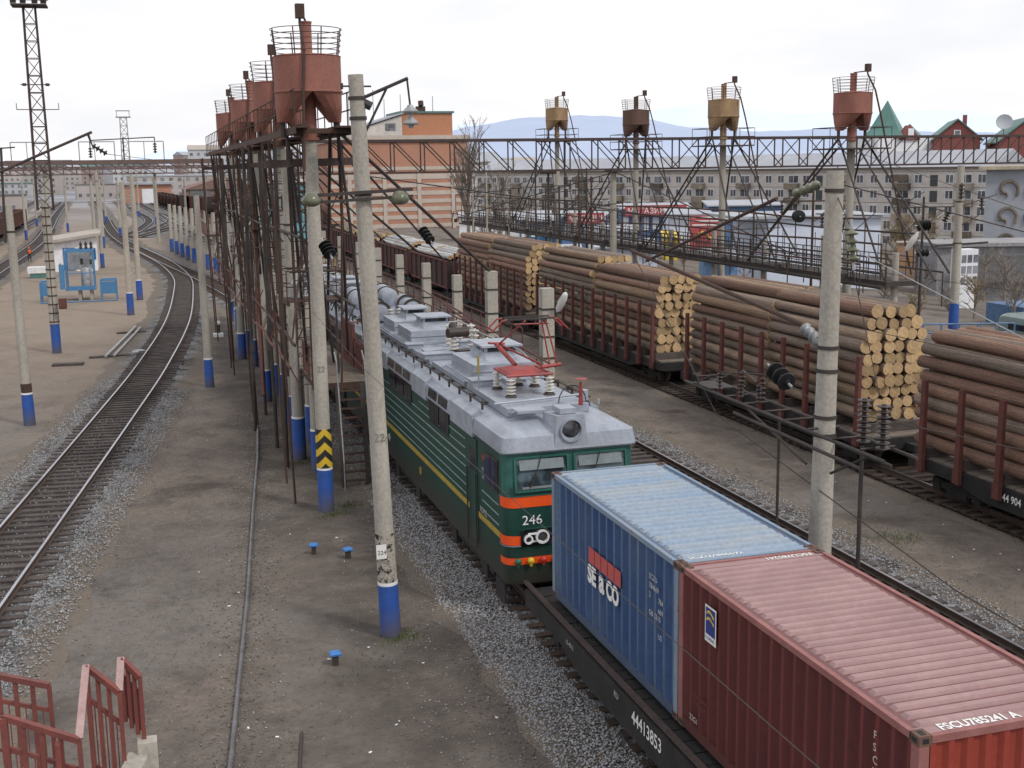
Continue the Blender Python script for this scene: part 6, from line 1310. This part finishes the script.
b=MB(); b.lathe([(4.5,0),(.1,3.6)],(c.x+8.5,c.y+5,c.z-.5),4); b.build('side_roof',M['roof_g'],t); b=MB(); b.loft([[V(p) for p in ((c.x+2,y,c.z-1),(c.x+8,y,c.z-1),(c.x+5,y,c.z+2.6))] for y in (c.y-.5,c.y+2)]); b.build('brick_gable',brickr,t); MB().box(c.x+4.2,c.x+5.8,c.y-.7,c.y-.52,c.z-.6,c.z+1.8).build('window',M['winf'],t)
t=thing('satellite_dish','pale dish on a roof at the far right','dish',(190,240,0)); c=bearing(1004,123,296); MB().lathe([(.2,0),(1.2,.2),(2.0,.8),(1.9,.85),(1.0,.4)],c,14,(-.5,-.8,.35)).build('bowl',M['roof_l'],t,smooth=50); MB().tube(c,c-V((0,0,5)),.15,6).build('mast',M['galv'],t)
# turquoise hall and low brown sheds behind the hoppers
t=thing('turquoise_hall','tall turquoise-panelled hall seen between the hopper columns','building',(13,140,0)); rbox(t,'wall',M['turq'],9.5,15.2,152,170,0,8.4); rbox(t,'roof',M['apt'],9.1,15.6,151.6,170.4,8.4,8.9); 
for i in range(3): rbox(t,'window_band',M['win'],9.9+1.8*i,11.3+1.8*i,151.9,151.99,3.0,7.0)
t=thing('brown_shed','brown brick shed with grey door beyond the curve','building',(2,330,0)); rbox(t,'wall',mat('dull brown brick',(.24,.15,.13),(.19,.125,.11),rough=.9,scale=.1),2.5,21,300,330,0,6.0); MB().loft([[V(p) for p in ((2,y,6.0),(21.5,y,6.0),(12,y,9.2))] for y in (299.5,330.5)]).build('roof',mat('rusty shed roof',(.22,.13,.11),(.16,.11,.10),rough=.9,scale=.2),t); rbox(t,'door',M['asph'],3.5,8.5,299.8,299.98,0,6.5)
t=thing('orange_shop','low orange and white shed with a curved roof far down the yard','building',(-16,420,0)); rbox(t,'wall',M['brick'],-15,2,420,440,0,6.5); rbox(t,'roof',M['roof_l'],-16,3,419,441,6.5,7.3); rbox(t,'door',M['winf'],-8,-3,419.8,419.98,0,5)
# dark and brown freight trains in the yard
for i in range(7): gondola(-2.5+1.3*i*.55,392-13.6*i,405-13.6*i,f'dark freight wagon of the second rake in the middle of the yard, number {7-i}','wagondark',4.0,'second dark freight train beyond the curve')
for i in range(6): gondola(-31.2-.2*i,150+15*i,163+15*i,f'brown open freight wagon on the far left track, number {i+1} from the camera','wagonbrown',3.6,'brown freight train on the left')
for i in range(9): gondola(2.5+2.4*i*.9,300-11*i*1.25,312-11*i*1.25,f'dark freight wagon in the middle of the yard, number {9-i} from the camera side','wagondark',4.4,'dark freight train beyond the curve').rotation_euler=(0,0,0)
# town, scattered blocks on the far plain and slopes
random.seed(77)
bm={k:mat('town wall '+k,c,rough=.9,scale=.05,fine=.05) for k,c in (('a',(.50,.50,.52)),('b',(.42,.38,.36)),('c',(.58,.60,.64)),('d',(.36,.28,.26)))}
n=0
for i in range(120):
    y=random.uniform(420,2600); x=random.uniform(-.42,.20)*y-20 if i<80 else random.uniform(.22,1.0)*y
    if -40<x-(-.06*y)<0 and y<600: continue
    if x<60 and x>20 and y<500: continue
    w=random.uniform(12,60); d=random.uniform(10,16); h=random.choice((4,6,9,15,15,15,22)); rz=random.uniform(-.5,.5); z=terr(x,y)+max(0,(y-1100)*.012)
    t=thing('town_building','small pale building of the distant town, one of many below the hills','building',(x,y,z),'distant town buildings',rz=rz,world=False)
    MB().box(-w/2,w/2,0,d,-8,h).build('wall',random.choice(list(bm.values())),t)
    b=MB()
    if random.random()<.5: b.loft([[V(p) for p in ((xx,-.5,h),(xx,d+.5,h),(xx,d/2,h+2.5))] for xx in (-w/2-.5,w/2+.5)])
    else: b.box(-w/2-.3,w/2+.3,-.3,d+.3,h,h+.5)
    b.build('roof',M[random.choice(('roof_l','roof_l','asph','slate','roof_g'))],t)
    if y<1400:
        b=MB()
        for f in range(int(h/3)):
            for k in range(int(w/3.5)): b.box(-w/2+1+k*3.5,-w/2+2.4+k*3.5,-.1,-.01,f*3+1,f*3+2.4)
        if b.v: b.build('windows',M['win'],t)
# mid-distance yard buildings left
for (x,y,w,d,h,l) in ((-62,175,16,8,3.2,'low grey yard building left of the freight train'),(-78,240,26,10,4,'long low yard building behind the brown freight train'),(-45,330,14,9,5,'two-storey pale yard building far left'),(-70,380,30,12,6,'pale warehouse far left beyond the tracks'),(-25,520,18,10,6,'signal house between the far tracks')):
    t=thing('yard_building',l,'building',(x,y,0),rz=.1,world=False); MB().box(-w/2,w/2,0,d,0,h).build('wall',bm['b'],t); MB().box(-w/2-.3,w/2+.3,-.3,d+.3,h,h+.3).build('roof',M['asph'],t); b=MB()
    for k in range(int(w/3)): b.box(-w/2+.8+3*k,-w/2+2+3*k,-.08,-.01,1,2.3)
    b.build('windows',M['win'],t)
# ------------------------------------------------------------------ hut, transformer booth, worker
t=thing('white_hut','white hut with a blue door and sloping grey roof among the tracks','hut',(-15.5,114,0))
MB().box(-18.2,-13.6,114.7,119,0,3.0).build('wall',M['white'],t)
b=MB(); b.loft([[V(p) for p in ((-18.6,y,3.0+dz),(-13.1,y,3.75+dz),(-13.1,y,4.05+dz),(-18.6,y,3.3+dz))] for y,dz in ((114.0,0),(119.8,.25))]); b.build('roof',M['slate'],t)
b=MB(); b.loft([[V(p) for p in ((-18.2,y,2.98),(-13.6,y,2.98),(-13.6,y,3.65),(-18.2,y,3.02))] for y in (114.72,118.9)]); b.build('upper_wall',M['white'],t)
MB().box(-17.0,-15.8,114.62,114.69,.1,2.5).build('door',M['door'],t); MB().box(-14.4,-13.7,114.62,114.69,1.2,2.4).build('window',M['door'],t)
t=thing('transformer_booth','light blue transformer booth on legs with white canister inside','transformer',(-13.2,82,0))
b=MB()
X0,X1,Y0,Y1=-14.95,-12.8,82,84
for xx in (X0,X1):
    for yy in (Y0,Y1): b.box(xx-.05,xx+.05,yy-.05,yy+.05,1.0,4.1)
b.box(X0,X1,Y0-.06,Y0+.06,3.95,4.15).box(X0,X1,Y1-.06,Y1+.06,3.95,4.15).box(X0-.06,X0+.06,Y0,Y1,3.95,4.15).box(X1-.06,X1+.06,Y0,Y1,3.95,4.15).box(X0,X1,Y0-.06,Y0+.04,1.0,1.2).box(X0,X1,Y0-.05,Y0+.03,2.2,2.28)
b.build('frame',M['cyan'],t); MB().box(X0-.1,X1+.1,Y0-.1,Y1+.1,.85,.99).build('floor',M['cyan'],t); MB().box(X0-.5,X0-.1,Y0-.3,Y0-.22,1.0,3.0).box(X0-.5,X0-.44,Y0-.22,Y1,1.0,3.0).build('open_door',M['cyan'],t)
MB().box(X0+.1,X1-.1,Y1-.1,Y1-.08,2.4,3.9).build('back_panel',M['galv'],t)
MB().lathe([(.4,0),(.45,.05),(.45,1.5),(.38,1.6),(.1,1.7)],(-13.4,82.8,1.0),18).build('canister',M['galv'],t,smooth=40)
MB().lathe([(.12,0),(.12,.5)],(-13.7,82.6,2.9),10).lathe([(.1,0),(.1,.4)],(-13.0,82.6,2.9),10).build('bushing',M['dark'],t)
for xx in (-13.7,-13.3,-12.9): MB().lathe([(.1,0),(.14,.1),(.08,.25),(.13,.4),(.05,.6)],(xx,83,4.15),10).build('top_insulator',M['dark'],t)
for xx in (-14.0,-13.1):
    for yy in (82.3,83.7): MB().box(xx-.12,xx+.12,yy-.12,yy+.12,-.1,.84).build('leg',M['concrete'],t)
b=MB()
for x0,x1 in ((-16.9,-16.0),(-12.3,-11.1)):
    b.path([(x0,80.8,0),(x0,80.8,1.7),(x1,80.8,1.7),(x1,80.8,0)],.06,5).path([(x0,82.2,0),(x0,82.2,1.7),(x1,82.2,1.7),(x1,82.2,0)],.06,5).box(x0,x1,81.9,82.0,.5,1.5)
b.tube((-16.9,80.8,.05),(-11.1,80.8,.05),.05,5); b.build('guard_frame',M['cyan'],t)
t=thing('utility_box','low white box with a dark green base by the left tracks','box',(-18.6,108,0)); MB().box(-20.0,-17.6,107,108.5,.5,1.1).build('lid',M['white'],t); MB().box(-19.8,-17.8,107.1,108.4,0,.5).build('base',M['roof_g'],t)
t=thing('junction_box','small rust-red box fixed near the foot of the floodlight mast','box',(-13.5,50.9,2.6)); MB().box(-13.62,-13.2,50.7,51.05,2.6,3.2).box(-13.58,-13.24,50.68,50.7,2.66,3.14).build('case',M['redbrown'],t)
for x,y,l in ((-10.4,108,'small teal stone beside the junction'),(-9.4,49.5,'flat grey-green stone left of the curved track')):
    b=MB(); b.lathe([(.5,0),(.45,.12),(.2,.2)],(x,y,0),7); tag(b.build('stone',M['galv']),l,'stone')
def person(x,y,label,rz=0):
    t=thing('person',label,'person',(x,y,0),rz=rz,world=False)
    me=bpy.data.meshes.new('body'); vs=[(0,0,.95),(0,0,1.18),(0,.0,1.40),(0,0,1.5),(0,0,1.60),(0,-.02,1.72),(.17,0,1.40),(.25,.02,1.14),(.24,-.12,.92),(-.17,0,1.40),(-.26,.0,1.13),(-.2,-.14,.95),(.1,0,.88),(.12,-.05,.48),(.13,.02,.08),(.13,-.14,.04),(-.1,0,.88),(-.13,.03,.48),(-.14,.1,.08),(-.14,-.05,.04)]
    es=[(0,1),(1,2),(2,3),(3,4),(4,5),(2,6),(6,7),(7,8),(2,9),(9,10),(10,11),(0,12),(12,13),(13,14),(14,15),(0,16),(16,17),(17,18),(18,19)]
    me.from_pydata(vs,es,[]); o=bpy.data.objects.new('body',me); COL.objects.link(o); o.parent=t
    sk=o.modifiers.new('s','SKIN'); rad=[.15,.15,.16,.06,.09,.08,.07,.055,.045,.07,.055,.045,.1,.07,.055,.05,.1,.07,.055,.05]
    for i,r in enumerate(rad): me.skin_vertices[0].data[i].radius=(r,r*.85)
    me.skin_vertices[0].data[0].use_root=True; ss=o.modifiers.new('d','SUBSURF'); ss.levels=1; ss.render_levels=1; me.materials.append(M['cloth'])
    MB().lathe([(.17,0),(.2,.15),(.19,.35),(.16,.42),(.06,.46)],(0,0,1.02),12).build('safety_vest',M['vest'],t,smooth=60)
    MB().lathe([(.085,0),(.11,.06),(.105,.14),(.06,.2)],(0,-.01,1.58),12).box(-.02,.02,-.13,-.1,1.62,1.66).build('face',M['skin'],t,smooth=60); MB().lathe([(.118,0),(.115,.07),(.06,.12)],(0,0,1.69),12).build('hard_hat',M['vest'],t,smooth=60)
    return t
person(-21.8,132,'track worker in an orange vest standing between the left tracks',.5)
# ------------------------------------------------------------------ footbridge stairs at lower left
t=thing('footbridge_stairs','red-brown painted steel stair railings and concrete footing of the footbridge','staircase',(-10,-11,0))
def panel(p,q,h,n,nm='railing_panel',midz=.45,post0=True):
    p=V(p);q=V(q); b=MB(); b.beam(p,q,.06,.06); b.beam(p-V((0,0,h*midz*.62)),q-V((0,0,h*midz*.62)),.03,.045); b.beam(p-V((0,0,h*.85)),q-V((0,0,h*.85)),.02,.03)
    for i in range(n+1):
        a=p.lerp(q,i/n); b.beam(a,a-V((0,0,h)),.045,.045)
        if i<n: c=p.lerp(q,(i+.5)/n); b.beam(c-V((0,0,h*.3)),c-V((0,0,h*.85)),.012,.012)
    return b.build(nm,M['rail_paint'],t)
Ya=-10
P1,P2,P3,P4,P5,P6=V((-10.42,-10.2,4.86)),V((-9.72,-10.45,4.62)),V((-9.66,-9.55,5.02)),V((-9.34,-9.75,4.77)),V((-9.31,-9.45,5.02)),V((-9.13,-9.55,4.82))
P0=V((-10.62,-11.4,4.7))
panel(P1,P2,1.15,4); panel(P3,P4,1.3,3); panel(P5,P6,.72,3)
F0,F1=V((-10.9,-9.2,5.02)),V((-10.05,-9.45,4.82)); panel(F0,F1,1.0,5)
b=MB()
for a,c in ((P2,P3),(P4,P5)):
    b.beam(a+V((0,0,.012)),c+V((0,0,.012)),.075,.03)
b.build('handrail_plate',M['railtop'],t)
b=MB(); b.beam(P3,P3-V((0,0,1.2)),.09,.05).beam(P1,P1-V((0,0,1.3)),.10,.06).beam(P1-V((0,.02,.6)),P1+V((-.25,-.5,-1.2)),.08,.08).beam(P2-V((.2,0,.0)),P2-V((.2,0,1.2)),.1,.05); b.build('stair_post',M['rail_paint'],t)
b=MB(); b.loft([[V((x,y,z)) for x,y in ((-9.42,-10.15),(-9.2,-10.15),(-9.08,-9.62),(-9.3,-9.58))] for z in (0,4.0)]).box(-9.2,-9.0,-9.68,-9.5,3.7,4.12); b.build('concrete_footing',M['concrete'],t)
b=MB(); b.box(-11.4,-9.75,-11.6,-9.5,3.2,3.32)
for k in range(9): b.box(-11.4,-9.8,-9.5+.3*k,-9.2+.3*k,3.0-.17*k,3.08-.17*k)
b.build('stair_tread',M['concrete'],t)
# ------------------------------------------------------------------ trees and bushes
def tree(name,label,x,y,z,h,spread,m,trunk,seed,br=9,depth=4,r0=.14,group=None,up=.55):
    random.seed(seed); t=thing(name,label,'tree' if 'tree' in name else 'bush',(x,y,z),group); tb=MB(); cb=MB()
    def grow(p,d,L,r,k):
        q=p+d*L; (tb if k==0 else cb).tube(p,q,r,5 if k<2 else 3,r*.62,cap=False)
        if k>=depth: return
        n=br if k==0 else random.randint(3,4)
        for i in range(n):
            f=random.uniform(.25,1) if k==0 else random.uniform(.4,1); a=random.uniform(0,6.28)
            nd=(d*(up+.3)+V((cos(a),sin(a),random.uniform(-.1,.5)))*spread).normalized(); grow(p.lerp(q,f),nd,L*random.uniform(.38,.62) if k else L*random.uniform(.28,.45),r*.5,k+1)
    grow(V((x,y,z)),V((0,0,1)),h*.62,r0,0)
    tb.build('trunk',M[trunk],t); cb.build('crown',M[m],t); return t
tree('poplar_tree','tall bare poplar standing right of the banded brick building',27.0,112,-.5,16.5,.42,'twig','trunkp',3,br=26,depth=4,r0=.2,up=.9)
tree('poplar_tree','bare pale-trunked poplar behind the left end of the far walkway',29.5,108,-.5,12,.45,'twig','trunkp',4,br=20,depth=4,r0=.17,up=.9)
tree('bare_tree','bare tree in front of the long apartment block, left',46,150,-1.5,11,.7,'twig','trunkp',5,br=18,r0=.2)
tree('bare_tree','round ochre bare tree in front of the ornate building',72.5,95,-4,10,.8,'twig2','twig',6,br=34,depth=4,r0=.2)
for i,(u,v,d,h) in enumerate(((900,262,112,5),(925,285,95,4.5),(950,300,85,4),(975,300,80,4),(1005,285,80,5),(885,290,95,4),(915,310,75,3.2),(985,275,90,5),(870,250,125,6),(930,235,130,7),(1015,300,75,4))):
    c=bearing(u,v,d); tree('bare_bush',['brown bare bush right of the white warehouse','bare bush below the mural wall','bare bush left of the blue-footed pole','bare bush right of the blue-footed pole','bare bush against the concrete ramp','low bare bush at the foot of the white warehouse','low scrub bush behind the timber wagon ends','bare bush in front of the barred kiosk','bare bush above the white warehouse roof line','tall bare bush before the apartment block','bare bush beside the blue container'][i],c.x,c.y,min(c.z-h*.4,0),h,1.0,'twig' if i%3 else 'twig2','twig',30+i,br=22,depth=3,r0=.08,group='bare bushes')
for i,(x,y) in enumerate(((33,128),(38,140),(45,136),(52,128),(62,122),(36,100),(66,110))):
    tree('bare_bush',f'bare shrub among the market stalls, number {i+1} from the left',x,y,terr(x,y)-.2,5,1.0,'twig','twig',60+i,br=20,depth=3,r0=.08,group='shrubs among the stalls')
random.seed(15)
for i in range(26):
    x=random.uniform(38,64); y=random.uniform(42,96)
    if 42<x<56 and 66<y<84: continue
    if 53<x<70 and 57<y<70: continue
    tree('bare_bush','brown leafless scrub bush on the slope behind the blue-footed pole',x,y,terr(x,y)-.2,random.uniform(2.2,4.4),1.0,random.choice(('twig','twig2','twig')),'twig',100+i,br=16,depth=3,r0=.06,group='scrub on the slope')
# litter
b=MB(); random.seed(9)
for _ in range(60):
    x,y=random.choice(((random.uniform(-8,-3),random.uniform(-3,12)),(random.uniform(9,12.5),random.uniform(-4,12)),(random.uniform(-13,-6),random.uniform(20,60)))); s=random.uniform(.012,.038); b.obox((x,y,.02),(s*2,s,.015),random.uniform(0,3),random.uniform(-.3,.3))
tag(b.build('litter',M['signw']),'white scraps of paper and plastic scattered on the earth','litter',kind='stuff')
# ------------------------------------------------------------------ light, sky, camera
w=bpy.data.worlds.new('World'); SC.world=w; w.use_nodes=True; N=w.node_tree.nodes; L=w.node_tree.links; bg=N['Background']
sky=N.new('ShaderNodeTexSky'); sky.sky_type='NISHITA'; sky.sun_disc=False; sky.sun_elevation=R(46); sky.sun_rotation=R(150); sky.air_density=1; sky.dust_density=2
tc=N.new('ShaderNodeTexCoord'); mp=N.new('ShaderNodeMapping'); mp.inputs['Scale'].default_value=(1.2,1.2,5); L.new(tc.outputs['Generated'],mp.inputs[0])
no=N.new('ShaderNodeTexNoise'); no.inputs['Scale'].default_value=2.2; no.inputs['Detail'].default_value=6; no.inputs['Roughness'].default_value=.55; L.new(mp.outputs[0],no.inputs['Vector'])
rp_=N.new('ShaderNodeValToRGB'); rp_.color_ramp.elements[0].position=.30; rp_.color_ramp.elements[1].position=.50; rp_.color_ramp.elements[0].color=(.86,.86,.86,1); L.new(no.outputs['Fac'],rp_.inputs[0])
no2=N.new('ShaderNodeTexNoise'); no2.inputs['Scale'].default_value=3.1; no2.inputs['Detail'].default_value=7; L.new(mp.outputs[0],no2.inputs['Vector'])
cr=N.new('ShaderNodeValToRGB'); cr.color_ramp.elements[0].position=.35; cr.color_ramp.elements[1].position=.6; cr.color_ramp.elements[0].color=(9.6,9.65,10.0,1); cr.color_ramp.elements[1].color=(10.7,10.6,10.9,1); L.new(no2.outputs['Fac'],cr.inputs[0])
mx=N.new('ShaderNodeMix'); mx.data_type='RGBA'; mx.clamp_factor=True; L.new(rp_.outputs[0],mx.inputs['Factor']); L.new(sky.outputs[0],mx.inputs['A']); L.new(cr.outputs[0],mx.inputs['B'])
L.new(mx.outputs['Result'],bg.inputs['Color']); bg.inputs['Strength'].default_value=.1
sd=bpy.data.lights.new('sun','SUN'); sd.energy=1.7; sd.angle=R(9); sd.color=(1,.95,.88); so=bpy.data.objects.new('sun',sd); COL.objects.link(so); so.rotation_euler=V((.50,-.72,.95)).to_track_quat('Z','Y').to_euler()
cd=bpy.data.cameras.new('camera'); cd.sensor_width=36; cd.sensor_fit='HORIZONTAL'; cd.lens=36*F/1024; cd.clip_start=.1; cd.clip_end=30000
co=bpy.data.objects.new('camera',cd); COL.objects.link(co); co.matrix_world=Matrix(((_r.x,_u.x,-_f.x,CAM.x),(_r.y,_u.y,-_f.y,CAM.y),(_r.z,_u.z,-_f.z,CAM.z),(0,0,0,1))); SC.camera=co
SC.view_settings.view_transform='Standard'; SC.view_settings.look='None'; SC.view_settings.exposure=0
SC.render.resolution_x=1024; SC.render.resolution_y=768
for o in list(bpy.data.objects):
    if '_w' in o.keys(): del o['_w']
